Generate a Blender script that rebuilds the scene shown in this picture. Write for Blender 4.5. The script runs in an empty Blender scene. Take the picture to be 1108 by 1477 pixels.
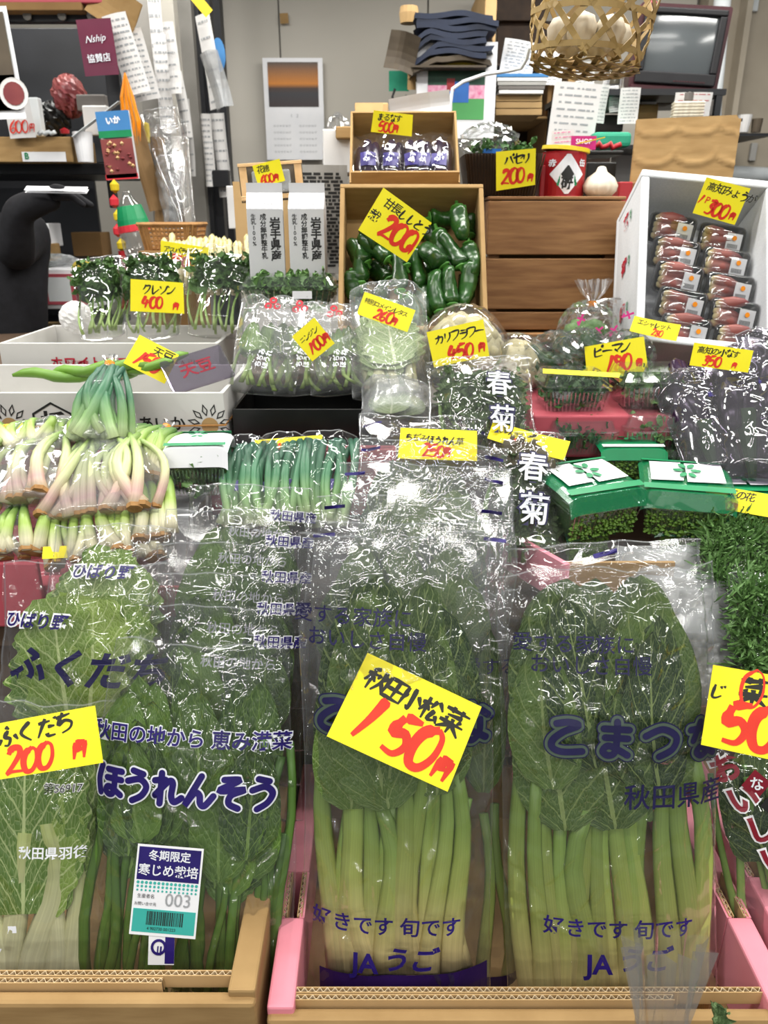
import bpy, math, random
import numpy as np
from mathutils import Vector, Matrix, noise
PI = math.pi
S = bpy.context.scene
COL = S.collection
# ---------------------------------------------------------------- camera, world, lamps, exposure
CAM = Vector((0, 0, 1.5)); PITCH = math.radians(21); FPX = 1110.0
cd = bpy.data.cameras.new('camera'); cam = bpy.data.objects.new('camera', cd); COL.objects.link(cam)
cam.location = CAM; cam.rotation_euler = (PI/2 - PITCH, 0, 0)
cd.sensor_fit = 'VERTICAL'; cd.sensor_height = 34.6; cd.lens = 34.6*FPX/1477
cd.clip_start = 0.02
cd.dof.use_dof = True; cd.dof.focus_distance = 0.98; cd.dof.aperture_fstop = 8.5
S.camera = cam
W = bpy.data.worlds.new('hall_air'); S.world = W; W.use_nodes = True
W.node_tree.nodes['Background'].inputs[0].default_value = (0.93, 0.97, 1.0, 1)
W.node_tree.nodes['Background'].inputs[1].default_value = 0.25
S.view_settings.view_transform = 'Standard'; S.view_settings.look = 'None'
S.view_settings.exposure = -0.33; S.view_settings.gamma = 1; S.view_settings.use_curve_mapping = False
S.cycles.max_bounces = 7; S.cycles.diffuse_bounces = 2; S.cycles.glossy_bounces = 2
S.cycles.transmission_bounces = 4; S.cycles.transparent_max_bounces = 28
S.cycles.use_denoising = True; S.cycles.caustics_reflective = False; S.cycles.caustics_refractive = False
S.cycles.sample_clamp_indirect = 4; S.cycles.adaptive_threshold = 0.03
# fluorescent tubes under the hall ceiling (two are mirrored in the television)
def tube_lamp(x, y, z, power, rz=0, L=1.2):
    l = bpy.data.lights.new('fluorescent_tube', 'AREA'); l.shape = 'RECTANGLE'; l.size = L; l.size_y = 0.11
    l.energy = power; l.color = (1.0, 0.98, 0.93)
    o = bpy.data.objects.new('fluorescent_tube', l); COL.objects.link(o)
    o.location = (x, y, z); o.rotation_euler = (0, 0, rz)
for x, y, p, r in ((-0.9, 0.25, 12, 0), (0.7, 0.35, 12, 0), (-0.4, -1.2, 11, 0), (1.1, -1.0, 11, 0), (-1.4, 1.5, 19, 0), (0.2, 1.75, 19, 0),
                   (1.5, 1.6, 16, 0), (-0.9, 2.75, 16, 0), (0.9, 2.8, 16, 0), (-2.0, -0.2, 12, PI/2), (2.1, 0.2, 12, PI/2), (-.7, -2.8, 16, 0), (.9, -2.6, 16, 0), (-.5, -4.6, 16, 0), (1.0, -4.4, 16, 0)):  # last four tubes are unseen, added behind the camera for glints on the film
    tube_lamp(x, y, 2.62, p*1.7, r)

# ---------------------------------------------------------------- helpers
RT = Vector((1, 0, 0)); FW = Vector((0, math.cos(PITCH), -math.sin(PITCH))); UP = Vector((0, math.sin(PITCH), math.cos(PITCH)))
def ray(px, py): return FW + RT*((px-554)/FPX) + UP*(-(py-738.5)/FPX)
def at(px, py, Y):
    d = ray(px, py); return CAM + d*(Y/d.y)
def mpp(p): return (p-CAM).dot(FW)/FPX          # metres per pixel at a point
def lin(h):
    h = h.lstrip('#'); return tuple((((int(h[i:i+2], 16)/255)+.055)/1.055)**2.4 if int(h[i:i+2], 16) > 10 else int(h[i:i+2], 16)/255/12.92 for i in (0, 2, 4))+(1,)
MATS = {}
def newmat(name):
    m = bpy.data.materials.new(name); m.use_nodes = True; nt = m.node_tree
    for n in list(nt.nodes): nt.nodes.remove(n)
    out = nt.nodes.new('ShaderNodeOutputMaterial'); MATS[name] = m
    return m, nt, out
def nd(nt, t, **k):
    n = nt.nodes.new('ShaderNode'+t)
    for a, b in k.items():
        if a.startswith('i_'):
            n.inputs[int(a[2:])].default_value = b
        else: setattr(n, a, b)
    return n
def lk(nt, a, b): nt.links.new(a, b)
def M(name, c1, c2=None, rough=.6, scale=8, bump=.1, stretch=(1, 1, 1), spec=.4, metal=0, detail=4, coord='Object', rnd=0, trans=0, bdist=.002):
    m, nt, out = newmat(name)
    b = nd(nt, 'BsdfPrincipled'); lk(nt, b.outputs[0], out.inputs[0])
    tc = nd(nt, 'TexCoord'); mp = nd(nt, 'Mapping'); mp.inputs['Scale'].default_value = stretch
    lk(nt, tc.outputs[coord], mp.inputs[0])
    nz = nd(nt, 'TexNoise'); nz.inputs['Scale'].default_value = scale; nz.inputs['Detail'].default_value = detail
    lk(nt, mp.outputs[0], nz.inputs[0])
    mr = nd(nt, 'MapRange'); mr.inputs[1].default_value = .3; mr.inputs[2].default_value = .7; lk(nt, nz.outputs[0], mr.inputs[0])
    mx = nd(nt, 'Mix', data_type='RGBA'); mx.inputs[6].default_value = lin(c1); mx.inputs[7].default_value = lin(c2 or c1)
    lk(nt, mr.outputs[0], mx.inputs[0]); col = mx.outputs[2]
    if rnd:
        oi = nd(nt, 'ObjectInfo'); hs = nd(nt, 'HueSaturation'); m2 = nd(nt, 'MapRange')
        m2.inputs[3].default_value = 1-rnd; m2.inputs[4].default_value = 1+rnd
        lk(nt, oi.outputs['Random'], m2.inputs[0]); lk(nt, m2.outputs[0], hs.inputs['Value']); lk(nt, col, hs.inputs['Color']); col = hs.outputs[0]
    lk(nt, col, b.inputs['Base Color'])
    b.inputs['Roughness'].default_value = rough; b.inputs['Metallic'].default_value = metal
    b.inputs['Specular IOR Level'].default_value = spec
    if bump:
        bp = nd(nt, 'Bump'); bp.inputs['Strength'].default_value = bump; bp.inputs['Distance'].default_value = bdist
        lk(nt, nz.outputs[0], bp.inputs['Height']); lk(nt, bp.outputs[0], b.inputs['Normal'])
    return m
def film_mat(name, haze=.06, tint='#ffffff', rough=.07, sc=38, strength=.55, stretch=(1, .6, 1), boost=1.3, base=.0, cap=.5):
    """clear wrinkled plastic: transparent + gloss by Fresnel on a creased normal, a little haze"""
    m, nt, out = newmat(name)
    tc = nd(nt, 'TexCoord'); mp = nd(nt, 'Mapping'); mp.inputs['Scale'].default_value = stretch; lk(nt, tc.outputs['Object'], mp.inputs[0])
    wn = nd(nt, 'TexNoise'); wn.inputs['Scale'].default_value = sc*.25; wn.inputs['Detail'].default_value = 1
    lk(nt, mp.outputs[0], wn.inputs[0])
    ad = nd(nt, 'VectorMath', operation='MULTIPLY_ADD'); ad.inputs[1].default_value = (.05, .05, .05); lk(nt, wn.outputs['Color'], ad.inputs[0]); lk(nt, mp.outputs[0], ad.inputs[2])
    v1 = nd(nt, 'TexVoronoi', feature='F1'); v1.inputs['Scale'].default_value = sc*.6; lk(nt, ad.outputs[0], v1.inputs[0])
    cs = nd(nt, 'VectorMath', operation='SUBTRACT'); cs.inputs[1].default_value = (.5, .5, .5); lk(nt, v1.outputs['Color'], cs.inputs[0])
    ps = nd(nt, 'VectorMath', operation='SUBTRACT'); lk(nt, ad.outputs[0], ps.inputs[0]); lk(nt, v1.outputs['Position'], ps.inputs[1])
    dt = nd(nt, 'VectorMath', operation='DOT_PRODUCT'); lk(nt, cs.outputs[0], dt.inputs[0]); lk(nt, ps.outputs[0], dt.inputs[1])
    d2 = nd(nt, 'Math', operation='MULTIPLY'); d2.inputs[1].default_value = sc*1.1; lk(nt, dt.outputs['Value'], d2.inputs[0])
    v2 = nd(nt, 'TexVoronoi', feature='DISTANCE_TO_EDGE'); v2.inputs['Scale'].default_value = sc*.42; lk(nt, ad.outputs[0], v2.inputs[0])
    e = nd(nt, 'Math', operation='MINIMUM'); e.inputs[1].default_value = .1; lk(nt, v2.outputs['Distance'], e.inputs[0])
    a = nd(nt, 'Math', operation='MULTIPLY_ADD'); a.inputs[1].default_value = 3.0; lk(nt, e.outputs[0], a.inputs[0]); lk(nt, d2.outputs[0], a.inputs[2])
    bp = nd(nt, 'Bump'); bp.inputs['Strength'].default_value = strength; bp.inputs['Distance'].default_value = .006
    lk(nt, a.outputs[0], bp.inputs['Height'])
    fr = nd(nt, 'Fresnel'); fr.inputs[0].default_value = 1.5; lk(nt, bp.outputs[0], fr.inputs[1])
    ml = nd(nt, 'Math', operation='MULTIPLY_ADD', use_clamp=True); ml.inputs[1].default_value = boost; ml.inputs[2].default_value = base; lk(nt, fr.outputs[0], ml.inputs[0])
    cp = nd(nt, 'Math', operation='MINIMUM'); cp.inputs[1].default_value = cap; lk(nt, ml.outputs[0], cp.inputs[0])
    tr = nd(nt, 'BsdfTransparent'); tr.inputs[0].default_value = lin(tint)
    gl = nd(nt, 'BsdfGlossy'); gl.inputs['Roughness'].default_value = rough; gl.inputs[0].default_value = (1, 1, 1, 1); lk(nt, bp.outputs[0], gl.inputs['Normal'])
    df = nd(nt, 'BsdfDiffuse'); df.inputs[0].default_value = (.85, .87, .88, 1)
    m1 = nd(nt, 'MixShader'); m1.inputs[0].default_value = haze; lk(nt, tr.outputs[0], m1.inputs[1]); lk(nt, df.outputs[0], m1.inputs[2])
    m2 = nd(nt, 'MixShader'); lk(nt, cp.outputs[0], m2.inputs[0]); lk(nt, m1.outputs[0], m2.inputs[1]); lk(nt, gl.outputs[0], m2.inputs[2])
    lk(nt, m2.outputs[0], out.inputs[0])
    return m
def leaf_mat(name, c1, c2, vein, nv=6.0, rough=.42, net=26, veinw=.05, spec=.4):
    m, nt, out = newmat(name); b = nd(nt, 'BsdfPrincipled'); lk(nt, b.outputs[0], out.inputs[0])
    uv = nd(nt, 'UVMap'); sp = nd(nt, 'SeparateXYZ'); lk(nt, uv.outputs[0], sp.inputs[0])
    def mth(op, x, y=None, z=None):
        n = nd(nt, 'Math', operation=op)
        for i, q in enumerate((x, y, z)):
            if q is None: continue
            if isinstance(q, (int, float)): n.inputs[i].default_value = q
            else: lk(nt, q, n.inputs[i])
        return n.outputs[0]
    u = mth('ABSOLUTE', mth('SUBTRACT', sp.outputs[0], .5)); v = sp.outputs[1]
    nz = nd(nt, 'TexNoise'); nz.inputs['Scale'].default_value = 6; lk(nt, uv.outputs[0], nz.inputs[0])
    t = mth('FRACT', mth('ADD', mth('SUBTRACT', mth('MULTIPLY', v, nv), mth('MULTIPLY', u, nv*.75)), mth('MULTIPLY', nz.outputs[0], .5)))
    lat = mth('LESS_THAN', mth('ABSOLUTE', mth('SUBTRACT', t, .5)), veinw)
    mid = mth('LESS_THAN', u, mth('MULTIPLY', mth('SUBTRACT', 1.05, v), .035))
    vo = nd(nt, 'TexVoronoi', feature='DISTANCE_TO_EDGE'); vo.inputs['Scale'].default_value = net; lk(nt, uv.outputs[0], vo.inputs[0])
    nt_ = mth('MULTIPLY', mth('LESS_THAN', vo.outputs['Distance'], .05), .35)
    mask = mth('MAXIMUM', mth('MAXIMUM', mth('MULTIPLY', lat, .75), mid), nt_)
    oi = nd(nt, 'ObjectInfo')
    mx = nd(nt, 'Mix', data_type='RGBA'); mx.inputs[6].default_value = lin(c1); mx.inputs[7].default_value = lin(c2)
    lk(nt, mth('MULTIPLY_ADD', nz.outputs[0], .6, mth('MULTIPLY_ADD', oi.outputs['Random'], 1.3, -.45)), mx.inputs[0])
    m2 = nd(nt, 'Mix', data_type='RGBA'); m2.inputs[7].default_value = lin(vein); lk(nt, mask, m2.inputs[0]); lk(nt, mx.outputs[2], m2.inputs[6])
    lk(nt, m2.outputs[2], b.inputs['Base Color']); b.inputs['Roughness'].default_value = rough; b.inputs['Specular IOR Level'].default_value = spec
    bp = nd(nt, 'Bump'); bp.inputs['Strength'].default_value = .5; bp.inputs['Distance'].default_value = .002
    lk(nt, mth('ADD', mth('MULTIPLY', mask, -.6), mth('MULTIPLY', vo.outputs['Distance'], 1.5)), bp.inputs['Height']); lk(nt, bp.outputs[0], b.inputs['Normal'])
    return m
def grad_mat(name, stops, rough=.4, rnd=.15, streak=40, spec=.4):
    """colour along the piece (UV v), with fine fibres along it"""
    m, nt, out = newmat(name); b = nd(nt, 'BsdfPrincipled'); lk(nt, b.outputs[0], out.inputs[0])
    uv = nd(nt, 'UVMap'); sp = nd(nt, 'SeparateXYZ'); lk(nt, uv.outputs[0], sp.inputs[0])
    rp = nd(nt, 'ValToRGB'); lk(nt, sp.outputs[1], rp.inputs[0]); el = rp.color_ramp.elements
    while len(el) < len(stops): el.new(.5)
    for e, (p, c) in zip(el, stops): e.position = p; e.color = lin(c)
    mp = nd(nt, 'Mapping'); mp.inputs['Scale'].default_value = (streak, 1.5, 1); lk(nt, uv.outputs[0], mp.inputs[0])
    nz = nd(nt, 'TexNoise'); nz.inputs['Scale'].default_value = 1; lk(nt, mp.outputs[0], nz.inputs[0])
    oi = nd(nt, 'ObjectInfo'); hs = nd(nt, 'HueSaturation')
    a = nd(nt, 'Math', operation='MULTIPLY_ADD'); a.inputs[1].default_value = .5; a.inputs[2].default_value = .75-rnd; lk(nt, nz.outputs[0], a.inputs[0])
    c = nd(nt, 'Math', operation='MULTIPLY_ADD'); c.inputs[1].default_value = 2*rnd; lk(nt, oi.outputs['Random'], c.inputs[0]); lk(nt, a.outputs[0], c.inputs[2])
    lk(nt, c.outputs[0], hs.inputs['Value']); lk(nt, rp.outputs[0], hs.inputs['Color']); lk(nt, hs.outputs[0], b.inputs['Base Color'])
    b.inputs['Roughness'].default_value = rough; b.inputs['Specular IOR Level'].default_value = spec
    bp = nd(nt, 'Bump'); bp.inputs['Strength'].default_value = .25; bp.inputs['Distance'].default_value = .001; lk(nt, nz.outputs[0], bp.inputs['Height']); lk(nt, bp.outputs[0], b.inputs['Normal'])
    return m

def thing(name, label, cat, mtx=None, group=None):
    o = bpy.data.objects.new(name, None); COL.objects.link(o); o.empty_display_size = .05
    if mtx is not None: o.matrix_world = mtx
    o['label'] = label; o['category'] = cat
    if group: o['group'] = group
    return o
def tag(o, label, cat, group=None):
    o['label'] = label; o['category'] = cat
    if group: o['group'] = group
    return o
def me(name, vs, fs, mat, uv=None, smooth=False):
    m = bpy.data.meshes.new(name); m.from_pydata([tuple(v) for v in vs], [], fs)
    m.materials.append(MATS[mat] if isinstance(mat, str) else mat)
    if uv is not None:
        l = m.uv_layers.new(name='UVMap'); idx = np.zeros(len(m.loops), dtype=np.int32); m.loops.foreach_get('vertex_index', idx)
        l.data.foreach_set('uv', np.asarray(uv, dtype=np.float32)[idx].ravel())
    if smooth: m.polygons.foreach_set('use_smooth', [True]*len(m.polygons))
    m.update(); return m
def ob(name, mesh, parent=None, mtx=None, label=None, bevel=0):
    o = bpy.data.objects.new(name, mesh); COL.objects.link(o)
    if parent is not None: o.parent = parent
    if mtx is not None: o.matrix_local = mtx
    if label: o['label'] = label
    if bevel:
        b = o.modifiers.new('bevel', 'BEVEL'); b.width = bevel; b.segments = 2; b.limit_method = 'ANGLE'
    return o
class MB:
    def __init__(s): s.v = []; s.f = []; s.u = []
    def add(s, vs, fs, uv=None):
        n = len(s.v); s.v += [tuple(v) for v in vs]; s.f += [tuple(i+n for i in f) for f in fs]
        s.u += list(uv) if uv is not None else [(0, 0)]*len(vs)
        return s
    def box(s, x0, x1, y0, y1, z0, z1, m=None):
        vs = [Vector((x, y, z)) for z in (z0, z1) for y in (y0, y1) for x in (x0, x1)]
        if m is not None: vs = [m @ v for v in vs]
        return s.add(vs, [(0, 2, 3, 1), (4, 5, 7, 6), (0, 1, 5, 4), (2, 6, 7, 3), (0, 4, 6, 2), (1, 3, 7, 5)])
    def tube(s, pts, r, n=6, cap=True, flat=1.0, m=None):
        pts = [Vector(p) for p in pts]; k = len(pts); rs = r if isinstance(r, (list, tuple)) else [r]*k
        vs = []; uv = []; side = None
        for i, p in enumerate(pts):
            d = (pts[min(i+1, k-1)]-pts[max(i-1, 0)]).normalized()
            ref = Vector((0, 0, 1)) if abs(d.z) < .9 else Vector((0, 1, 0))
            a = d.cross(ref).normalized() if side is None else (side - d*side.dot(d)).normalized()
            side = a; b = a.cross(d)
            for j in range(n):
                t = 2*PI*j/n; vs.append(p + a*math.cos(t)*rs[i] + b*math.sin(t)*rs[i]*flat); uv.append((j/n, i/(k-1)))
        fs = [(i*n+j, i*n+(j+1) % n, (i+1)*n+(j+1) % n, (i+1)*n+j) for i in range(k-1) for j in range(n)]
        if cap: fs += [tuple(range(n-1, -1, -1)), tuple((k-1)*n+j for j in range(n))]
        if m is not None: vs = [m @ v for v in vs]
        return s.add(vs, fs, uv)
    def lathe(s, prof, n=20, m=None, sx=1, sy=1):
        vs = [Vector((r*math.cos(2*PI*j/n)*sx, r*math.sin(2*PI*j/n)*sy, z)) for r, z in prof for j in range(n)]
        if m is not None: vs = [m @ v for v in vs]
        k = len(prof); uv = [(j/n, i/(k-1)) for i in range(k) for j in range(n)]
        return s.add(vs, [(i*n+j, i*n+(j+1) % n, (i+1)*n+(j+1) % n, (i+1)*n+j) for i in range(k-1) for j in range(n)], uv)
    def build(s, name, mat, parent=None, mtx=None, label=None, smooth=False, bevel=0):
        return ob(name, me(name, s.v, s.f, mat, s.u, smooth), parent, mtx, label, bevel)
def T3(x, y, z): return Matrix.Translation((x, y, z))
def RX(a): return Matrix.Rotation(math.radians(a), 4, 'X')
def RY(a): return Matrix.Rotation(math.radians(a), 4, 'Y')
def RZ(a): return Matrix.Rotation(math.radians(a), 4, 'Z')
def SC(x, y, z): return Matrix.Diagonal((x, y, z, 1))
def F2(b, t, yaw=0):
    """upright frame from a foot point to a top point, each (px, py, Y): X right, Y up along the thing, Z towards the shopper"""
    B = at(*b); T = at(*t); up = (T-B); h = up.length; up.normalize()
    xw = Vector((math.cos(math.radians(yaw)), math.sin(math.radians(yaw)), 0))
    x = (xw - up*xw.dot(up)).normalized(); z = x.cross(up)
    m = Matrix(((x.x, up.x, z.x, B.x), (x.y, up.y, z.y, B.y), (x.z, up.z, z.z, B.z), (0, 0, 0, 1)))
    return m, h, mpp((B+T)/2)
def FACE(px, py, Y, tilt=0, roll=0, yaw=0):
    """frame at a point whose Z leans towards the shopper's eye"""
    P = at(px, py, Y); z = (CAM-P).normalized(); x = Vector((0, 0, 1)).cross(z).normalized(); y = z.cross(x)
    m = Matrix(((x.x, y.x, z.x, P.x), (x.y, y.y, z.y, P.y), (x.z, y.z, z.z, P.z), (0, 0, 0, 1)))
    return m @ RY(yaw) @ RX(tilt) @ RZ(roll), mpp(P)
# ---- text
_tc = {}; _cu = bpy.data.curves.new('type', 'FONT'); _co = bpy.data.objects.new('type', _cu); _cu.align_x = 'CENTER'; _cu.align_y = 'CENTER'; _cu.resolution_u = 3
def glyphs(s, off=0.0, lines=1.0, space=1.0):
    k = (s, off, lines, space)
    if k not in _tc:
        _cu.body = s; _cu.offset = off; _cu.size = 1; _cu.space_line = lines; _cu.space_character = space
        m = bpy.data.meshes.new_from_object(_co)
        _tc[k] = ([tuple(v.co) for v in m.vertices], [tuple(p.vertices) for p in m.polygons]); bpy.data.meshes.remove(m)
    return _tc[k]
def text(parent, s, x, y, size, mat, off=0.0, rot=0, zf=None, eps=.0006, name='printed_text', shear=0, sx=1.0, lines=1.0, mtx=None, space=1.0):
    vs, fs = glyphs(s, off, lines, space); zf = getattr(zf, 'base', zf)
    if not vs: return None
    c, sn = math.cos(math.radians(rot)), math.sin(math.radians(rot)); a = np.array(vs)
    X = (a[:, 0]*sx + a[:, 1]*shear)*size; Y = a[:, 1]*size
    X, Y = X*c - Y*sn + x, X*sn + Y*c + y
    Z = (zf(X, Y) if zf else 0*X) + eps
    return ob(name, me(name, np.stack([X, Y, Z], 1).tolist(), fs, mat), parent, mtx)
# ---- brush strokes (x right, y up, 0-100 square)
GL = {
'0': "35,95 12,75 8,40 20,8 42,8 55,40 50,80 33,96", '1': "42,98 30,50 12,2", '2': "8,75 20,95 42,92 45,70 25,35 5,8 20,12 58,8",
'3': "10,90 45,92 25,58 48,40 35,8 6,10", '4': "30,98 5,40 58,46;44,72 28,0", '5': "15,90 8,52 35,58 50,35 35,8 5,10;15,92 55,97",
'6': "42,95 15,60 8,25 25,5 45,20 38,42 12,30", '8': "47,86 20,94 16,70 46,36 38,6 14,12 18,36 48,70 46,86", '円': "12,82 8,4;12,82 55,85;55,85 54,5;32,82 31,47;11,46 53,48",
'9': "45,80 20,92 10,65 40,55 46,85 30,5", 'ク': "35,95 22,65 5,45;33,80 76,84 60,40 20,2", 'レ': "22,92 24,8 50,25 85,55", 'ソ': "12,85 25,58;82,92 65,45 25,4",
'ン': "8,88 30,72;8,12 50,25 88,78", 'パ': "30,75 20,40 5,15;58,82 72,50 90,15;80,95 90,95 90,86 80,86 80,95", 'セ': "5,55 92,70 70,42;35,92 34,25 45,8 88,12",
'リ': "25,88 24,40;70,92 70,45 40,4", 'カ': "5,65 85,72 78,15 60,10;45,95 40,45 10,5", 'フ': "10,85 86,87 70,40 22,4", 'ラ': "20,90 75,92;10,62 86,64 70,25 28,3",
'ワ': "12,55 14,86 86,88 75,40 28,3", 'ー': "5,50 50,54 96,50", 'ピ': "25,90 22,20 36,10 86,14;80,66 50,56 25,50;82,97 93,95 92,84 81,86 82,97", 'マ': "8,82 90,84 70,50 48,32;34,50 62,22",
'ふ': "40,95 56,80;50,75 34,50 56,35 46,8 28,12;16,45 8,18;75,50 90,22", 'く': "62,96 20,52 66,4", 'だ': "6,75 60,82;36,96 8,8;50,55 82,56;48,25 56,10 88,12;78,99 84,87;91,96 97,84",
'ち': "10,78 76,84;42,98 20,45 50,58 80,42 70,15 33,2", '秋': "46,96 15,84;4,66 52,70;28,86 28,0;26,62 4,30;30,58 48,38;58,76 52,55;92,80 80,58;75,97 72,50 48,4;74,50 99,4",
'田': "12,85 9,8;12,84 89,88;89,88 86,8;50,86 49,10;12,47 86,49;10,10 86,11", '小': "50,96 50,8 36,18;25,66 6,30;72,70 94,34", '松': "4,68 48,72;28,96 28,0;26,62 4,28;30,58 46,40;62,90 48,55;72,92 99,58;68,50 52,8 86,14;78,32 94,2",
'菜': "4,84 96,88;32,98 32,74;66,99 66,74;76,70 20,62;22,55 28,44;48,56 50,44;78,60 68,44;4,36 96,40;50,50 50,0;46,34 6,4;54,34 96,2", 'し': "30,95 25,20 45,5 75,30", 'う': "32,94 64,86;16,60 54,70 76,50 64,22 34,3",
'と': "35,92 45,60;80,70 25,40 25,10 80,8", 'じ': "25,92 22,15 45,4 78,26;60,88 70,72;80,95 88,80", 'こ': "22,80 50,86 74,80 40,62 16,38 16,18 40,10 86,16", 'ま': "20,76 82,76;24,54 80,54;52,94 52,25 36,10 20,20 36,34 82,12", 'つ': "8,62 50,80 86,62 80,32 45,12", 'な': "10,76 54,78;38,94 20,48;66,82 88,66;66,58 66,24 48,8 32,18 46,30 86,10", 'ほ': "20,92 12,50 20,8;42,84 90,84;40,58 90,58;66,84 66,22 52,8 38,18 50,32 90,12", 'れ': "26,96 26,4;6,72 42,74 10,28;10,28 48,72 62,68 60,30 70,12 92,26", 'ん': "52,96 8,6 34,44 50,38 54,14 68,8 92,38", 'そ': "26,90 72,90 12,56 88,62 50,44 44,18 72,4", '品': "30,90 30,62 68,62 70,92 30,90;8,48 8,8 42,8 44,46 8,48;56,48 56,8 92,8 92,46 56,48"}
def round_text(parent, s, x, y, size, wd, mat, zf, eps, rot=0, adv=1.0, name='printed_text'):
    """rounded even-width lettering with round ends"""
    mb = MB(); c, sn = math.cos(math.radians(rot)), math.sin(math.radians(rot)); cx = -len(s)*size*adv/2; zf = getattr(zf, 'base', zf)
    for ch in s:
        for st in GL[ch].split(';'):
            P = [Vector(((float(a)/100*size+cx), (float(b)/100-.5)*size)) for a, b in (q.split(',') for q in st.split())]
            P = [Vector((p.x*c-p.y*sn+x, p.x*sn+p.y*c+y)) for p in P]
            Q = [P[0]]+P+[P[-1]]; R = []
            for i in range(1, len(Q)-2):
                a, b, e, d = Q[i-1], Q[i], Q[i+1], Q[i+2]
                R += [.5*((2*b)+(e-a)*t+(2*a-5*b+4*e-d)*t*t+(3*b-a-3*e+d)*t**3) for t in (0, .14, .28, .43, .57, .71, .86)]
            R.append(P[-1]); n = len(R); pts = []
            for i, p in enumerate(R):
                d = (R[min(i+1, n-1)]-R[max(i-1, 0)]).normalized(); q = Vector((-d.y, d.x))*wd*size*.5; pts += [p+q, p-q]
            fs = [(2*i, 2*i+1, 2*i+3, 2*i+2) for i in range(n-1)]
            for p in (R[0], R[-1]):
                k = len(pts); pts += [p+Vector((math.cos(j*PI/6), math.sin(j*PI/6)))*wd*size*.5 for j in range(12)]; fs.append(tuple(range(k, k+12)))
            A = np.array([(p.x, p.y) for p in pts]); Z = zf(A[:, 0], A[:, 1])+eps; mb.add([(a[0], a[1], z) for a, z in zip(A, Z)], fs)
        cx += size*adv
    return mb.build(name, mat, parent)
def ribbon(mb, pts, w, zf, z0):
    P = [Vector(p) for p in pts]
    if len(P) > 2:                                  # Catmull-Rom
        Q = [P[0]]+P+[P[-1]]; R = []
        for i in range(1, len(Q)-2):
            a, b, c, d = Q[i-1], Q[i], Q[i+1], Q[i+2]
            for k in range(5):
                t = k/5; R.append(.5*((2*b)+(c-a)*t+(2*a-5*b+4*c-d)*t*t+(3*b-a-3*c+d)*t**3))
        P = R+[Q[-1]]
    else: P = [P[0].lerp(P[1], t/4) for t in range(5)]
    n = len(P); vs = []
    for i, p in enumerate(P):
        d = (P[min(i+1, n-1)]-P[max(i-1, 0)]); d = d.normalized() if d.length > 0 else Vector((1, 0))
        q = Vector((-d.y, d.x)); t = i/(n-1); ww = w*.5*(1.15-.75*t if t > .08 else .7)
        for s in (1, -1):
            c = p+q*s*ww; vs.append((c.x, c.y, zf(c.x, c.y)+z0))
    mb.add(vs, [(2*i, 2*i+1, 2*i+3, 2*i+2) for i in range(n-1)])
def brush(mb, s, x, y, size, w, zf, z0, rng, adv=.82, rot=0, shear=.12, vertical=False):
    cx, cy = x, y; c, sn = math.cos(math.radians(rot)), math.sin(math.radians(rot))
    for ch in s:
        a = .62 if ch in '0123456789円' else 1.0
        if ch == ' ': cx += size*.4*c; cy += size*.4*sn; continue
        jr = math.radians(rot + rng.uniform(-4, 4)); jc, js = math.cos(jr), math.sin(jr); k = size*rng.uniform(.92, 1.08)
        if ch == '円' and a < 1: k *= .85
        def mp(u, v):
            u, v = (u + v*shear)*k, v*k; return (cx + u*jc - v*js, cy + u*js + v*jc)
        if ch in GL:
            for st in GL[ch].split(';'):
                ribbon(mb, [mp(*[float(q)/100 for q in pt.split(',')]) for pt in st.split()], w, zf, z0)
        else:
            vs, fs = glyphs(ch, .012 if size < .03 else .03)
            o = []
            for vx, vy, _ in vs:
                X, Y = mp(vx*.95+.45, vy*.95+.45); o.append((X, Y, zf(X, Y)+z0))
            mb.add(o, fs)
        st = size*a*adv*(1.0 if not vertical else 1.1)
        if vertical: cx += st*sn; cy -= st*c
        else: cx += st*c; cy += st*sn
GROUP_TAGS = 'handwritten yellow price tags'
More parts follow.
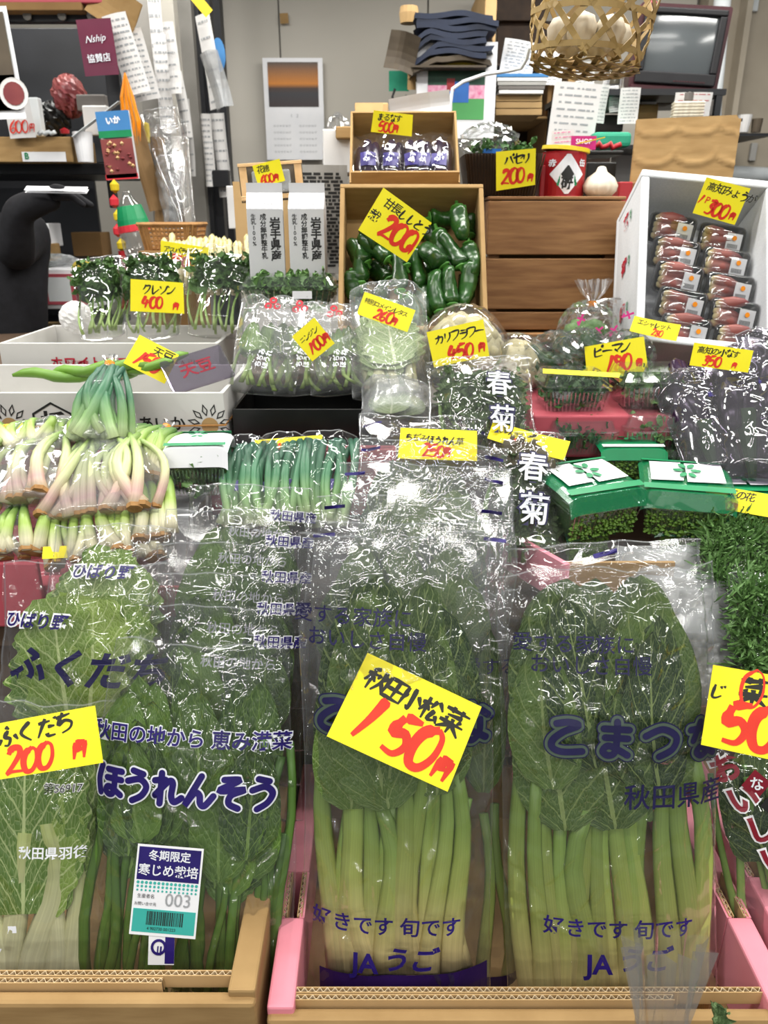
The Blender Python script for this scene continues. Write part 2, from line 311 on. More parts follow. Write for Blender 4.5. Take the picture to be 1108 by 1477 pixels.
def price_tag(label, px, py, Y, wpx, hpx, roll, items, tilt=0, bend=.0, yaw=0, fold=0, cut=None):
    """items: (text, 'k' or 'r', x, y, size) with x, y, size as fractions of width / height / height"""
    mt, k = FACE(px, py, Y, tilt, roll, yaw); w = wpx*k; h = hpx*k; rng = random.Random(int(px*7+py))
    zf = lambda x, y: -bend*(x*x)/(w*w)*4 + fold*y/h*math.sin(x/w*3)
    n = 8; vs = []; cr = [rng.uniform(-.03, .03) for _ in range(4)]
    for side in (0, 1):
        for j in range(3):
            for i in range(n+1):
                u = i/n-.5; v = j/2-.5; x = u*w*(1+cr[0]*v*2); y = v*h*(1+cr[1]*u*2)
                if cut and v < 0: y = v*h*(1+cut*u*2)
                vs.append((x, y, zf(x, y)-side*.0006))
    m_ = 3*(n+1); fs = []
    for j in range(2):
        for i in range(n):
            a = j*(n+1)+i; fs.append((a, a+1, a+n+2, a+n+1)); fs.append((m_+a, m_+a+n+1, m_+a+n+2, m_+a+1))
    rim = list(range(n+1))+[n+(n+1)*j for j in (1, 2)]+[2*(n+1)+i for i in range(n-1, -1, -1)]+[n+1]
    fs += [(rim[i], m_+rim[i], m_+rim[(i+1) % len(rim)], rim[(i+1) % len(rim)]) for i in range(len(rim))]
    o = ob('price_tag', me('price_tag', vs, fs, 'tag_yellow')); o.matrix_world = mt; tag(o, label, 'price tag', GROUP_TAGS)
    kb = MB(); rb = MB()
    for it in items:
        s, c, x, y, sz = it[:5]; rot = it[5] if len(it) > 5 else 0; vert = len(it) > 6
        mb = kb if c == 'k' else rb
        brush(mb, s, (x-.5)*w, (y-.5)*h, sz*h, sz*h*{'k': .19, 'r': .24, 'c': .09}[c], zf, .0004 if c == 'k' else .0006, rng, rot=rot, vertical=vert)
    if kb.v: kb.build('lettering', 'ink_black', o)
    if rb.v: rb.build('price_figures', 'ink_red', o)
    return o
# ---- plastic bags
def film_fn(w, h, T, seed, creases=40, amp=.0035, ridge=.0012, top=.28, flat=.0, side=.35):
    r = random.Random(seed); cs = []
    for _ in range(creases):
        if r.random() < .5:
            y0 = r.uniform(.55, 1)*h; a = r.uniform(-1.1, 1.1)
        else:
            y0 = r.uniform(0, .75)*h; a = r.choice((1, -1))*r.uniform(.9, 1.75)
        x0 = r.uniform(-.55, .5)*w; wd = r.uniform(.0018, .0042); ap = r.uniform(.4, 1)*amp*r.choice((1, 1, -1))
        for k in range(r.choice((1, 2, 3))):
            L = r.uniform(.06, .3)*w; x1, y1 = x0+L*math.cos(a), y0+L*math.sin(a); cs.append((x0, y0, x1, y1, wd, ap, k)); x0, y0 = x1, y1; a += r.uniform(-.7, .7)
    for _ in range(max(2, creases//9)):                     # stars of folds running out of one pinched point
        x0, y0 = r.uniform(-.45, .45)*w, h*(1-r.random()**1.6*.8); a0 = r.uniform(0, 6)
        for q in range(r.choice((3, 4, 5))):
            a = a0+q*1.3+r.uniform(-.3, .3); L = r.uniform(.06, .26)*w; cs.append((x0, y0, x0+L*math.cos(a), y0+L*math.sin(a), r.uniform(.002, .0036), amp*r.uniform(.5, 1)*r.choice((1, -1)), 0))
    ws = [(r.uniform(-70, 70), r.uniform(-60, 60), r.uniform(0, 6), r.uniform(.5, 1)) for _ in range(5)]
    wt = [(r.uniform(-50, 50), r.uniform(10, 90), r.uniform(0, 6), r.uniform(.4, 1)) for _ in range(4)]
    def f(X, Y, smooth=False):
        u = np.clip(np.abs(X/(w/2)), 0, 1); v = np.clip(Y/h, 0, 1)
        sv = np.minimum(1, side + v/.12); tp = np.clip((v-.68)/.32, 0, 1); sv = sv*(1-tp*(1-top))
        z = T*(1-u**3)*sv
        wob = X*0
        for kx, ky, ph, a in ws: wob = wob + a*np.abs(np.sin(kx*X+ky*Y+ph+1.5*np.sin(25*Y+ph)))
        if smooth: return z + ridge*(wob-1.5)*.5 + .0034
        z = z + ridge*(wob-1.5)
        wb = X*0
        for kx, ky, ph, a in wt: wb = wb + a*np.abs(np.sin(kx*X+ky*Y+ph+1.2*np.sin(30*X+ph)))
        z = z + ridge*2.6*(wb-1.2)*np.clip((v-.6)/.3, 0, 1)
        for x0, y0, x1, y1, wd, a, k in cs:
            dx, dy = x1-x0, y1-y0; t = np.clip(((X-x0)*dx+(Y-y0)*dy)/(dx*dx+dy*dy), 0, 1)
            d2 = (X-x0-t*dx)**2+(Y-y0-t*dy)**2
            z = z + a*np.exp(-d2/wd**2)*(1-np.abs(2*t-1)**3)
        return z
    f.base = lambda X, Y: f(X, Y, True)
    return f
def film_mesh(w, h, T, fz, seed, nu, nv, mat, flare=0, wave=.02, narrow=0, bot=0):
    r = random.Random(seed+5); ph = [r.uniform(0, 6) for _ in range(4)]
    U, V = np.meshgrid(np.linspace(-1, 1, nu+1), np.linspace(0, 1, nv+1))
    sx = 1 + wave*np.sin(V*9+ph[0])*np.sign(U) + flare*(V-.5)*2 - narrow*V**2 - bot*(1-V)**3
    X = U*w/2*sx; Y = V*h*(1+.007*np.sin(U*4+ph[1])*V**6+.004*np.sin(U*11+ph[2])*V**6)
    Z = fz(U*w/2, V*h)
    Zb = -.25*T*(1-np.abs(U)**3)
    n = (nu+1)*(nv+1)
    vs = np.concatenate([np.stack([X, Y, Z], -1).reshape(-1, 3), np.stack([X, Y, np.minimum(Zb, Z-.001)], -1).reshape(-1, 3)])
    I, J = np.meshgrid(np.arange(nu), np.arange(nv)); a = (J*(nu+1)+I).ravel()
    fr = np.stack([a, a+1, a+nu+2, a+nu+1], 1); bk = np.stack([a, a+nu+1, a+nu+2, a+1], 1)+n
    fs = fr.tolist()+bk.tolist()
    rim = list(range(nu+1))+[(j+1)*(nu+1)+nu for j in range(nv)]
    rim = [i for i in range(nu, -1, -1)]
    fs += [(i, i+1, i+1+n, i+n)[::-1] for i in range(nu)]                            # bottom seam
    fs += [(j*(nu+1), (j+1)*(nu+1), (j+1)*(nu+1)+n, j*(nu+1)+n)[::-1] for j in range(nv)]
    fs += [(j*(nu+1)+nu, (j+1)*(nu+1)+nu, (j+1)*(nu+1)+nu+n, j*(nu+1)+nu+n) for j in range(nv)]
    return me('film', vs.tolist(), fs, mat, smooth=True)
def patch(parent, x0, x1, y0, y1, mat, zf, eps=.001, name='printed_band', nx=10, ny=3, skew=0):
    X, Y = np.meshgrid(np.linspace(x0, x1, nx+1), np.linspace(y0, y1, ny+1)); Y = Y + skew*(X-x0); Z = zf(X, Y)+eps
    I, J = np.meshgrid(np.arange(nx), np.arange(ny)); a = (J*(nx+1)+I).ravel()
    return ob(name, me(name, np.stack([X, Y, Z], -1).reshape(-1, 3).tolist(), np.stack([a, a+1, a+nx+2, a+nx+1], 1).tolist(), mat), parent)
# ---- greens
_lm = {}
SHAPES = {
 'round': lambda v: max(.0, math.sin(PI*min(1, v**.75*.97+.03)))**.55, 'spear': lambda v: (min(1, v/.18)**.8)*(1-v)**.62*1.05,
 'spoon': lambda v: .25+.75*math.sin(PI*min(1, v**1.2))**.7 if v < .97 else .2, 'frill': lambda v: (.3+.7*math.sin(PI*min(1, v**1.1*.9+.05))**.6)}
def leaf_mesh(kind, shape, seed, mat, crinkle=.006, nx=8, ny=12, curl=.1, frill=0):
    k = (kind, shape, seed, mat)
    if k in _lm: return _lm[k]
    if frill: nx, ny = 12, 34
    r = random.Random(seed*13+1); b = r.uniform(-.15, .15); p1, p2 = r.uniform(0, 6), r.uniform(0, 6); vs = []; uv = []
    for j in range(ny+1):
        v = j/ny; wd = SHAPES[shape](v)*.5
        for i in range(nx+1):
            u = i/nx*2-1; e = 1+frill*math.sin(v*38+p1+u)*abs(u)**3
            x = u*wd*e + b*math.sin(v*2.5); z = curl*(u*u*.35) - curl*v*v*.8 + crinkle*math.sin(u*9+v*5+p1)*math.sin(v*17+p2) + frill*.35*abs(u)**4*math.sin(v*30+p2) - .03*max(0, .12-abs(u))
            vs.append((x, v, z)); uv.append((i/nx, v))
    fs = [(j*(nx+1)+i, j*(nx+1)+i+1, (j+1)*(nx+1)+i+1, (j+1)*(nx+1)+i) for j in range(ny) for i in range(nx)]
    _lm[k] = me(kind, vs, fs, mat, uv, True); return _lm[k]
def aim(x0, y0, z0, x1, y1, z1, sx, sz=None, spin=0):
    """matrix taking the unit +Y piece to the segment, scaled sx across"""
    a = Vector((x0, y0, z0)); d = Vector((x1, y1, z1))-a; L = d.length; y = d.normalized(); z = Vector((0, 0, 1)); x = y.cross(z).normalized(); z = x.cross(y)
    m = Matrix(((x.x, y.x, z.x, a.x), (x.y, y.y, z.y, a.y), (x.z, y.z, z.z, a.z), (0, 0, 0, 1)))
    return m @ RY(spin) @ SC(sx, L, sz if sz else sx)
def stalk_geo(seed, mat, r0, r1, L, bend=.05):
    """true-size stalk mesh"""
    r = random.Random(seed); b = r.uniform(-bend, bend)*L; b2 = r.uniform(-bend, bend)*L*.5
    pts = [(b*math.sin(t/7*PI)+b2*math.sin(t/7*2*PI), L*t/7, .1*b*math.sin(t/7*PI)) for t in range(8)]
    mb = MB(); mb.tube(pts, [r1+(r0-r1)*(1-t/7)**1.5 for t in range(8)], 8, True, .55)
    return me('stalk', mb.v, mb.f, mat, mb.u, True)
def fill_greens(parent, w, h, T, seed, nst, nlf, leafmat, stalkmat, shape='round', split=(.5, .35), lw=.1, ll=.2, sr=(.009, .005), ymin=.0, fan=.75, lname='leaf', frill=0, upper_only=False, crinkle=.02, gather=.8, leaftop=.93, curl=.1, nvar=4):
    r = random.Random(seed); sm = [stalk_geo(seed*10+i, stalkmat, sr[0], sr[1], .3, .06) for i in range(3)] if nst else []
    for i in range(nst):
        x0 = (i+.5)/nst*2-1; x1 = x0*fan*w*.5 + r.uniform(-.01, .01); x0 = x0*gather*w*.5 + r.uniform(-.006, .006); z0 = r.uniform(.0, .45)*T
        y1 = h*r.uniform(split[0], split[0]+.15); s = r.uniform(.8, 1.2)
        a = aim(x0, h*ymin+r.uniform(0, .01), z0+.004, x1, y1, r.uniform(.05, .4)*T, 1)
        m_ = a @ SC(s, 1/.3, s); ob('stalk', sm[i % 3], parent, m_)
    for i in range(nlf):
        t = i/max(1, nlf-1); zz = T*(.02+.68*t); x = ((i*.618+.2) % 1-.5)*w*1.1; y0 = h*r.uniform(split[1], max(split[1]+.02, leaftop-ll/h)); L = ll*r.uniform(.8, 1.15)
        if y0+L > h*leaftop: L = h*leaftop-y0
        if L < ll*.5: y0 = h*leaftop-ll*.7; L = ll*.7
        tl = r.uniform(-.3, .3); wd = lw*r.uniform(.8, 1.15); mx_ = max(.0, w*.44-wd*.5-abs(tl)*L*.5); x = max(-mx_, min(mx_, x))-tl*L*.3
        zz *= 1-.45*max(0, min(1, (y0+L*.5)/h/.32-2.1)); ze = zz*(1-.75*max(0, min(1, ((y0+L)/h-.66)/.3)))
        a = aim(x, y0, zz, x+tl*L*.6, y0+L, ze-abs(r.uniform(-.1, .1))*L*.1, wd, min(wd, .04), r.uniform(-8, 8))
        ob(lname, leaf_mesh(lname, shape, seed % 3*10+i % nvar, leafmat, crinkle, frill=frill, curl=curl), parent, a)
def seam(o, w, h, fn, narrow=0, flare=0, seed=1):
    r = random.Random(seed+5); ph = [r.uniform(0, 6) for _ in range(4)]; n = 24; vs = []
    for i in range(n+1):
        u = i/n*2-1; x = u*w/2*(1+flare-narrow)
        y = h*(1+.007*math.sin(u*4+ph[1])+.004*math.sin(u*11+ph[2])); z = float(fn(np.array(u*w/2), np.array(h)))
        for dy in (-.0022, -.0004): vs.append((x*.985, y+dy, z+.0006))
    ob('seam', me('seam', vs, [(2*i, 2*i+2, 2*i+3, 2*i+1) for i in range(n)], 'film_cloudy', smooth=True), o)
def bag(label, cat, b, t, wpx, T, seed, group=None, film='film', nu=36, nv=50, creases=40, amp=.0035, ridge=.0012, yaw=0, name='vegetable_bag', hide_film=False, **kw):
    m, h, k = F2(b, t, yaw); w = wpx*k; o = thing(name, label, cat, m, group)
    fn = film_fn(w, h, T, seed, creases, amp, ridge, kw.pop('top', .28), side=kw.pop('side', .35)); ob('film', film_mesh(w, h, T, fn, seed, nu, nv, film, **kw), o)
    if kw.get('narrow', 0) < .3: seam(o, w, h, fn, kw.get('narrow', 0), kw.get('flare', 0), seed)
    return o, w, h, fn
# ---------------------------------------------------------------- materials
M('tag_yellow', '#fbee2c', '#f3e21c', .45, 5, .02, spec=.3)
M('ink_black', '#17170f', '#26261c', .5, 30, 0); M('ink_red', '#e8391c', '#d22a14', .5, 20, 0)
M('print_purple', '#1c1157', '#281a6e', .4, 20, 0); M('print_dark', '#1a1840', '#221f4c', .45, 20, 0); M('print_white', '#e8eaf0', '#dfe3ea', .45, 20, 0)
M('print_haze', '#44534a', '#4c5b50', .5, 20, 0); M('print_band', '#1d0d3a', '#2a1450', .35, 10, 0); M('print_red', '#c01f3a', '#ad1a33', .45, 20, 0)
M('print_black', '#1b1b1b', '#242424', .5, 20, 0); M('print_teal', '#3fb0a6', '#38a89e', .4, 20, 0); M('print_grey', '#a3a6a9', '#96999c', .5, 20, 0)
M('print_green', '#0e8a55', '#0b7a4a', .4, 20, 0); M('print_blue', '#2a72c8', '#2264b4', .4, 20, 0); M('print_pink', '#d22f86', '#e04895', .4, 20, 0)
M('print_maroon', '#8c1b2e', '#7a1526', .4, 20, 0); M('sticker_white', '#f2f2f4', '#e9eaee', .4, 10, 0)
M('cardboard', '#ab8b5c', '#99794c', .8, 14, .25, (1, 1, 5)); M('cardboard_dark', '#8a6a41', '#7c5d38', .85, 10, .3); M('cardboard_pale', '#c9a878', '#bb9866', .8, 10, .2)
M('flute_paper', '#d8c3a2', '#bfa57f', .85, 60, .2); M('carton_pink', '#ee9aa8', '#e98c9c', .55, 9, .08, spec=.3); M('carton_pink_dull', '#b5505c', '#a84450', .6, 9, .08)
M('carton_white', '#cfcdc9', '#c2c0bb', .6, 9, .08); M('foam_white', '#dadcdf', '#cfd1d5', .75, 300, .35, bdist=.0006); M('black_plastic', '#0c0c0b', '#141413', .35, 20, .05)
M('milk_white', '#d2d2d4', '#c7c7ca', .4, 6, .03)
M('crate_wood', '#a0764a', '#764e2c', .6, 5, .3, (1.5, 8, 14), detail=8, rnd=.08); M('stand_wood', '#5a4636', '#463526', .8, 5, .3)
M('wall_paint', '#c3beb4', '#b9b4a9', .75, 1.6, .06, detail=8, bdist=.004); M('concrete', '#b5ab9a', '#9c9282', .9, 3, .5, detail=10, bdist=.006)
M('dark_steel', '#191a1d', '#232428', .45, 8, .1); M('grey_steel', '#8d8a84', '#7d7a74', .5, 8, .1, metal=.3); M('floor_concrete', '#5c5954', '#4d4a46', .8, 3, .2)
M('paper_white', '#e6e4e2', '#d8d6d4', .8, 6, .1); M('paper_grey', '#a9a7a3', '#999792', .8, 12, .2); M('kraft', '#a2825a', '#8f7049', .85, 6, .3)
M('bamboo', '#b39760', '#8a6d3c', .45, 9, .2, (1, 1, 1), rnd=.12); M('wicker', '#b98a52', '#94683a', .6, 30, .3, rnd=.1); M('dark_basket', '#3b2a1c', '#241810', .7, 20, .4)
M('navy_cloth', '#131a33', '#0d1226', .9, 60, .4); M('black_cloth', '#0f0f13', '#18181d', .9, 60, .4)
M('pepper_skin', '#2b5420', '#1a3c16', .27, 6, .12, (1, 1, 1), rnd=.25, spec=.6, bdist=.004); M('pepper_cap', '#3f7a2c', '#56903a', .5, 10, .1)
M('bean_green', '#6f9a34', '#557d28', .5, 10, .15, rnd=.1); M('orange_tape', '#f0930f', '#e88608', .4, 10, 0); M('purple_tape', '#6a64a8', '#5a5498', .45, 10, .05)
M('rubber_tan', '#b98548', '#a87438', .5, 30, .1); M('red_plastic', '#a81f26', '#8e161d', .4, 10, 0); M('yellow_plastic', '#d9c02a', '#c9ae1c', .45, 10, 0)
M('teal_cloth', '#2f9c7b', '#258a6a', .7, 20, .1); M('blue_plastic', '#3f7fb8', '#3674ac', .5, 10, 0); M('magenta_card', '#b0206c', '#a01a60', .4, 10, 0); M('wine_card', '#6a1739', '#571030', .35, 6, 0)
M('tv_maroon', '#4a1c24', '#3b141b', .4, 10, .05); M('tv_black', '#18171a', '#201f22', .4, 10, .05)
M('tv_glass', '#63686a', '#5b6063', .12, 3, 0, spec=.8); M('garlic_skin', '#e3dccb', '#cbbfa8', .5, 10, .3, (8, 8, 1)); M('eggplant', '#231226', '#35183a', .2, 6, .05, spec=.6)
M('cauli_curd', '#d8d0ae', '#c3b98e', .7, 60, .8, bdist=.004); M('herb', '#3d6a2a', '#26491c', .5, 20, .2, rnd=.1); M('herb_light', '#6b8f52', '#4d7338', .5, 20, .2); M('herb_yellow', '#8d9a3c', '#6c7c2c', .6, 30, .2)
M('corn_tip', '#dccf8e', '#bfae66', .6, 30, .3, rnd=.1); M('root_tan', '#b58a56', '#8f6638', .8, 60, .6); M('nanohana', '#5e8222', '#3f5f18', .6, 60, .6, bdist=.004)
M('ginger_bud', '#8e4a44', '#6d2f34', .35, 8, .1, rnd=.15); M('navy_plastic', '#18253f', '#101b33', .5, 20, .3); M('brown_bag', '#5c5142', '#4b4135', .7, 12, .3)
M('straw_pale', '#dcb98a', '#c79f6c', .6, 30, .2); M('red_cherry', '#d23540', '#c02a36', .45, 10, 0); M('glass_clear_white', '#dfe3e4', '#cfd4d6', .3, 10, .1); M('tile_grey', '#716c68', '#625d59', .7, 5, .1)
M('ochre_and_tag_shade', '#4d4112', '#3b320d', .35, 8, .05); M('skin', '#b98a70', '#a87a62', .6, 20, .1); M('hair', '#15120f', '#1e1a16', .6, 80, .3)
film_mat('film', .012, sc=22, strength=.35); film_mat('film_soft', .1, rough=.12, sc=22, strength=.35); film_mat('film_crisp', .03, rough=.07, sc=20, strength=.4, boost=1.6)
film_mat('film_cloudy', .38, rough=.22, sc=24, strength=.4, boost=1.0); MATS['film_cloudy'].node_tree.nodes['Diffuse BSDF'].inputs[0].default_value = (.55, .57, .58, 1); film_mat('film_green', .55, rough=.2, sc=30, strength=.3, boost=1.2); MATS['film_green'].node_tree.nodes['Diffuse BSDF'].inputs[0].default_value = lin('#0e8a55')
film_mat('film_tray', .03, rough=.06, sc=14, strength=.12, boost=2.2); film_mat('film_silver', .05, tint='#c4bccb', rough=.08, sc=20, strength=.5, boost=1.8, stretch=(2.2, .5, 1), cap=.6)
leaf_mat('leaf_komatsuna', '#233c1a', '#587332', '#84965a', 6); leaf_mat('leaf_spinach', '#28431a', '#5d7e30', '#75914a', 5, .35, 14, .035); leaf_mat('leaf_fukudachi', '#587a28', '#86a044', '#bccb8c', 7, .45, 20, .06)
leaf_mat('leaf_shungiku', '#3b5530', '#586f42', '#84a06a', 8, .5, 16, .05); leaf_mat('leaf_cress', '#2d4d24', '#4d7034', '#6f9a54', 5, .4, 14, .04); leaf_mat('leaf_lettuce', '#7d9a5c', '#a9bd86', '#d4deb8', 7, .5, 18, .07)
grad_mat('stalk_komatsuna', [(0, '#d8c090'), (.2, '#c4b878'), (.42, '#a0aa58'), (.7, '#839c4c'), (1, '#6a8840')]); grad_mat('stalk_spinach', [(0, '#56702e'), (.4, '#587a30'), (1, '#44662a')])
grad_mat('stalk_fukudachi', [(0, '#d9d6bc'), (.5, '#d2d2a4'), (1, '#a8b468')]); grad_mat('stalk_thin', [(0, '#9db36c'), (.5, '#7f9e50'), (1, '#5c8240')])
grad_mat('scallion', [(0, '#d8cdb0'), (.18, '#dcd8b4'), (.4, '#9db75c'), (1, '#4f7a3e')]); grad_mat('scallion_blue', [(0, '#cfdcae'), (.2, '#8fb376'), (.5, '#4d7d5c'), (1, '#2f5c4a')])
grad_mat('scallion_pink', [(0, '#d9c9a8'), (.15, '#c9a49c'), (.4, '#cfd3a0'), (1, '#7c9c50')]); grad_mat('asparagus', [(0, '#efe6c0'), (.75, '#dfd49c'), (1, '#6b6a3c')]); grad_mat('bud', [(0, '#c4b884'), (.3, '#935248'), (1, '#5c262d')])
grad_mat('leaf_cut', [(0, '#a9b77c'), (1, '#3f6638')])
# ---------------------------------------------------------------- front row
K = dict(leafmat='leaf_komatsuna', stalkmat='stalk_komatsuna')
def komatsuna_print(o, fn, w, h, ax, first=True, low=True, dx=0):
    if first:
        text(o, '愛する家族に', -w*.17+dx, h*.845, .0235, 'print_dark', .008, -3, fn, .003); text(o, 'おいしさ自慢', -w*.1+dx, h*.80, .0235, 'print_dark', .008, -3, fn, .003)
    [round_text(o, 'こまつな', w*.11+dx, h*.645, .047, q, m_, fn, e, -5, 1.16) for q, m_, e in ((.37, 'print_dark', .002), (.31, 'print_haze', .0026), (.17, 'print_dark', .0032))]
    if low:
        text(o, '秋田県産', w*.27+dx, h*.515, .032, 'print_dark', .012, -3, fn, .0012)
    text(o, '好きです 旬です', ax, h*.235, .0245, 'print_purple', .016, -3, fn, .0012)
    text(o, 'JA', ax-.026, h*.16, .033, 'print_purple', .03, -2, fn, .0012, shear=0); text(o, 'うご', ax+.028, h*.165, .032, 'print_purple', .028, -2, fn, .0012, shear=.25)
# right komatsuna
o, w, h, fn = bag('clear bag of komatsuna greens, rightmost of the large front pair, fully showing its lettering', 'bag of greens', (884, 1462, .665), (872, 818, .83), 308, .034, 11, 'bags of komatsuna greens', nu=100, nv=150, creases=95, amp=.0048, ridge=.0012, wave=.008)
fill_greens(o, w, h, .024, 21, 8, 19, 'leaf_komatsuna', 'stalk_komatsuna', split=(.47, .43), lw=.098, ll=.19, sr=(.0175, .009), leaftop=.955, crinkle=.05, fan=.72, gather=.78, lname='leaf')
fill_greens(o, w, h, .008, 121, 9, 5, 'leaf_komatsuna', 'stalk_komatsuna', split=(.5, .45), lw=.12, ll=.2, sr=(.014, .009), leaftop=.95, fan=.8, gather=.85)
komatsuna_print(o, fn, w, h, .0)
# centre komatsuna
o, w, h, fn = bag('clear bag of komatsuna greens behind the large 150 yen tag, purple band along its foot', 'bag of greens', (576, 1470, .665), (570, 772, .845), 272, .034, 12, 'bags of komatsuna greens', nu=100, nv=150, creases=95, amp=.0048, wave=.02)
fill_greens(o, w, h, .024, 22, 7, 17, 'leaf_komatsuna', 'stalk_komatsuna', split=(.46, .45), lw=.095, ll=.18, crinkle=.05, sr=(.017, .009), leaftop=.92, fan=.8, gather=.6, lname='leaf', ymin=.1)
fill_greens(o, w, h, .008, 122, 8, 5, 'leaf_komatsuna', 'stalk_komatsuna', split=(.46, .45), lw=.12, ll=.2, sr=(.014, .009), leaftop=.92, fan=.85, gather=.75, ymin=.1)
komatsuna_print(o, fn, w, h, -.015, dx=-.012, low=False)
patch(o, -w*.42, w*.47, h*.035, h*.135, 'print_band', fn, .0012, nx=24); text(o, '小松菜', -.0, h*.012, .04, 'print_black', .03, 0, fn, .0012)
price_tag('large yellow tag reading 150 yen for komatsuna, leaning on the centre front bag', 585, 1040, .735, 186, 130, -24,
          [('秋田小松菜', 'k', .05, .64, .285, -3), ('1', 'r', .12, .1, .5), ('50', 'r', .38, .1, .52, -2), ('円', 'r', .82, .08, .34)], bend=.004, cut=-.04)
# slim side bag between the two
o, w, h, fn = bag('slim komatsuna bag squeezed between the two big front bags, only its edge showing', 'bag of greens', (704, 1455, .70), (705, 850, .85), 92, .02, 13, 'bags of komatsuna greens', nu=24, nv=80, creases=26, amp=.005)
fill_greens(o, w, h, .018, 23, 2, 3, 'leaf_komatsuna', 'stalk_komatsuna', split=(.47, .45), lw=.05, ll=.2, sr=(.011, .006))
text(o, '愛する', .0, h*.83, .022, 'print_dark', .004, 0, fn, .0012)
patch(o, -w*.45, w*.45, h*.03, h*.11, 'print_band', fn, .0012)
# spinach
o, w, h, fn = bag('clear bag of spinach with a white and purple 003 sticker, front left', 'bag of greens', (266, 1440, .665), (292, 925, .83), 306, .034, 14, 'bags of spinach', nu=100, nv=140, creases=95, amp=.0048, ridge=.0011, wave=.015, narrow=.18, top=.5)
fill_greens(o, w, h, .022, 24, 15, 30, 'leaf_spinach', 'stalk_spinach', 'round', split=(.42, .24), lw=.07, ll=.145, sr=(.0065, .0045), leaftop=.9, fan=.9, gather=.9, crinkle=.05, nvar=6)
fill_greens(o, w, h, .012, 34, 16, 6, 'leaf_spinach', 'stalk_spinach', 'spear', split=(.6, .3), lw=.07, ll=.15, sr=(.007, .005), fan=.9, gather=.95, leaftop=.9)
text(o, '秋田の地から 恵み満菜', -.002, h*.745, .0235, 'print_white', .06, -1, fn, .0026); text(o, '秋田の地から 恵み満菜', -.002, h*.745, .0235, 'print_purple', .02, -1, fn, .0034)
[round_text(o, 'ほうれんそう', -.004, h*.612, .0385, q, m_, fn, e, -2, .96) for q, m_, e in ((.3, 'print_white', .0026), (.2, 'print_purple', .0034))]
st = FACE(246, 1276, .70, tilt=-4, roll=-1)[0]; l = o.matrix_world.inverted() @ st; k = mpp(st.translation); sw, sh = 47*k, 62*k
def flat(x, y): return x*0
s_ = Matrix(T3(l.translation.x, l.translation.y, float(fn(np.array(l.translation.x), np.array(l.translation.y)))+.0045)) @ RZ(-2) @ RX(-3)
mb = MB(); mb.box(-sw, sw, -sh, sh, -.0004, 0, s_); stk = mb.build('sticker', 'sticker_white', o, label='white purple and teal producer sticker', bevel=.0)
def stp(x0, x1, y0, y1, mat, e=.0004): 
    m = MB(); m.box(x0, x1, y0, y1, 0, e, s_); m.build('sticker_print', mat, stk)
stp(-sw*.94, sw*.94, sh*.22, sh*.95, 'print_purple'); stp(-sw*.94, sw*.94, -sh*.93, -sh*.42, 'print_teal')
m = MB()
for r_ in range(3):
    for c_ in range(15):
        m.lathe([(.0019-.0003*r_, 0), (.0019-.0003*r_, .0003)], 6, s_ @ T3(-sw*.88+c_*sw*.126, sh*(.16-.085*r_), .0003))
        m.f.append(tuple(range(len(m.v)-6, len(m.v))))
m.build('sticker_print', 'print_teal', stk)
def stt(s, x, y, sz, mat, off=.0, **k): text(stk, s, x, y, sz, mat, off, 0, None, .0008, 'sticker_lettering', mtx=s_, **k)
stt('冬期限定', 0, sh*.76, .0125, 'print_white', .02); stt('寒じめ栽培', 0, sh*.43, .0142, 'print_white', .015); stt('生産者名', -sw*.6, -sh*.14, .0052, 'print_black'); stt('お問い合せ先', -sw*.6, -sh*.31, .0044, 'print_black')
stt('003', sw*.38, -sh*.2, .021, 'print_grey', .0)
m = MB(); r_ = random.Random(3); x = -sw*.52
while x < sw*.55:
    q = r_.choice((.0005, .0008, .0013)); m.box(x, x+q, -sh*.76, -sh*.46, .0004, .0007, s_); x += q+r_.choice((.0006, .001))
m.build('barcode', 'print_black', stk); stt('4 902730 001223', -.002, -sh*.84, .0048, 'print_black')
s2 = s_ @ T3(0, -sh*1.3, -.001)
m = MB(); m.box(-sw*.38, sw*.4, -sh*.33, sh*.36, -.0004, 0, s2 @ RZ(4)); m2 = m.build('sticker', 'sticker_white', o, label='small white sticker with a round black mark')
m = MB(); m.lathe([(.0062, 0), (.0092, 0), (.0092, .0003), (.0062, .0003)], 20, s2 @ T3(-.003, .003, .0005)); m.box(sw*.12, sw*.4, -sh*.3, sh*.3, .0001, .0004, s2 @ RZ(4)); m.box(-.0045, -.003, -.006, .004, .0003, .0006, s2); m.box(-.0012, .0008, -.006, .004, .0003, .0006, s2)
m.build('sticker_print', 'print_purple', m2)
text(o, '・JA・JA全農あきた', .0, h*.045, .02, 'print_dark', .004, 0, fn, .0012)
# fukudachi, front left
o, w, h, fn = bag('clear bag of pale fukudachi greens under the 200 yen tag, front left edge', 'bag of greens', (52, 1445, .665), (70, 1010, .81), 200, .034, 15, 'bags of fukudachi greens', nu=64, nv=90, creases=40, wave=.02)
fill_greens(o, w, h, .02, 25, 5, 6, 'leaf_fukudachi', 'stalk_fukudachi', 'frill', split=(.5, .3), lw=.11, ll=.22, sr=(.021, .011), frill=.07, gather=.8, fan=.8)
text(o, '第56917', .036, h*.735, .0125, 'sticker_white', .06, 0, fn, .0035); text(o, '第56917', .036, h*.735, .0125, 'print_black', .0, 0, fn, .0042); text(o, '秋田県羽後', .028, h*.53, .0155, 'print_white', .02, -1, fn, .0035); text(o, 'うご', -.055, h*.27, .04, 'print_white', .03, -15, fn, .0035, shear=.2)
price_tag('yellow tag reading fukudachi 200 yen, at the left edge of the front row', 66, 1072, .715, 146, 80, -4, [('ふくだち', 'k', .08, .55, .38, 3), ('200', 'r', .12, .08, .46, -2), ('円', 'r', .72, .1, .42)], bend=.006, cut=.12)
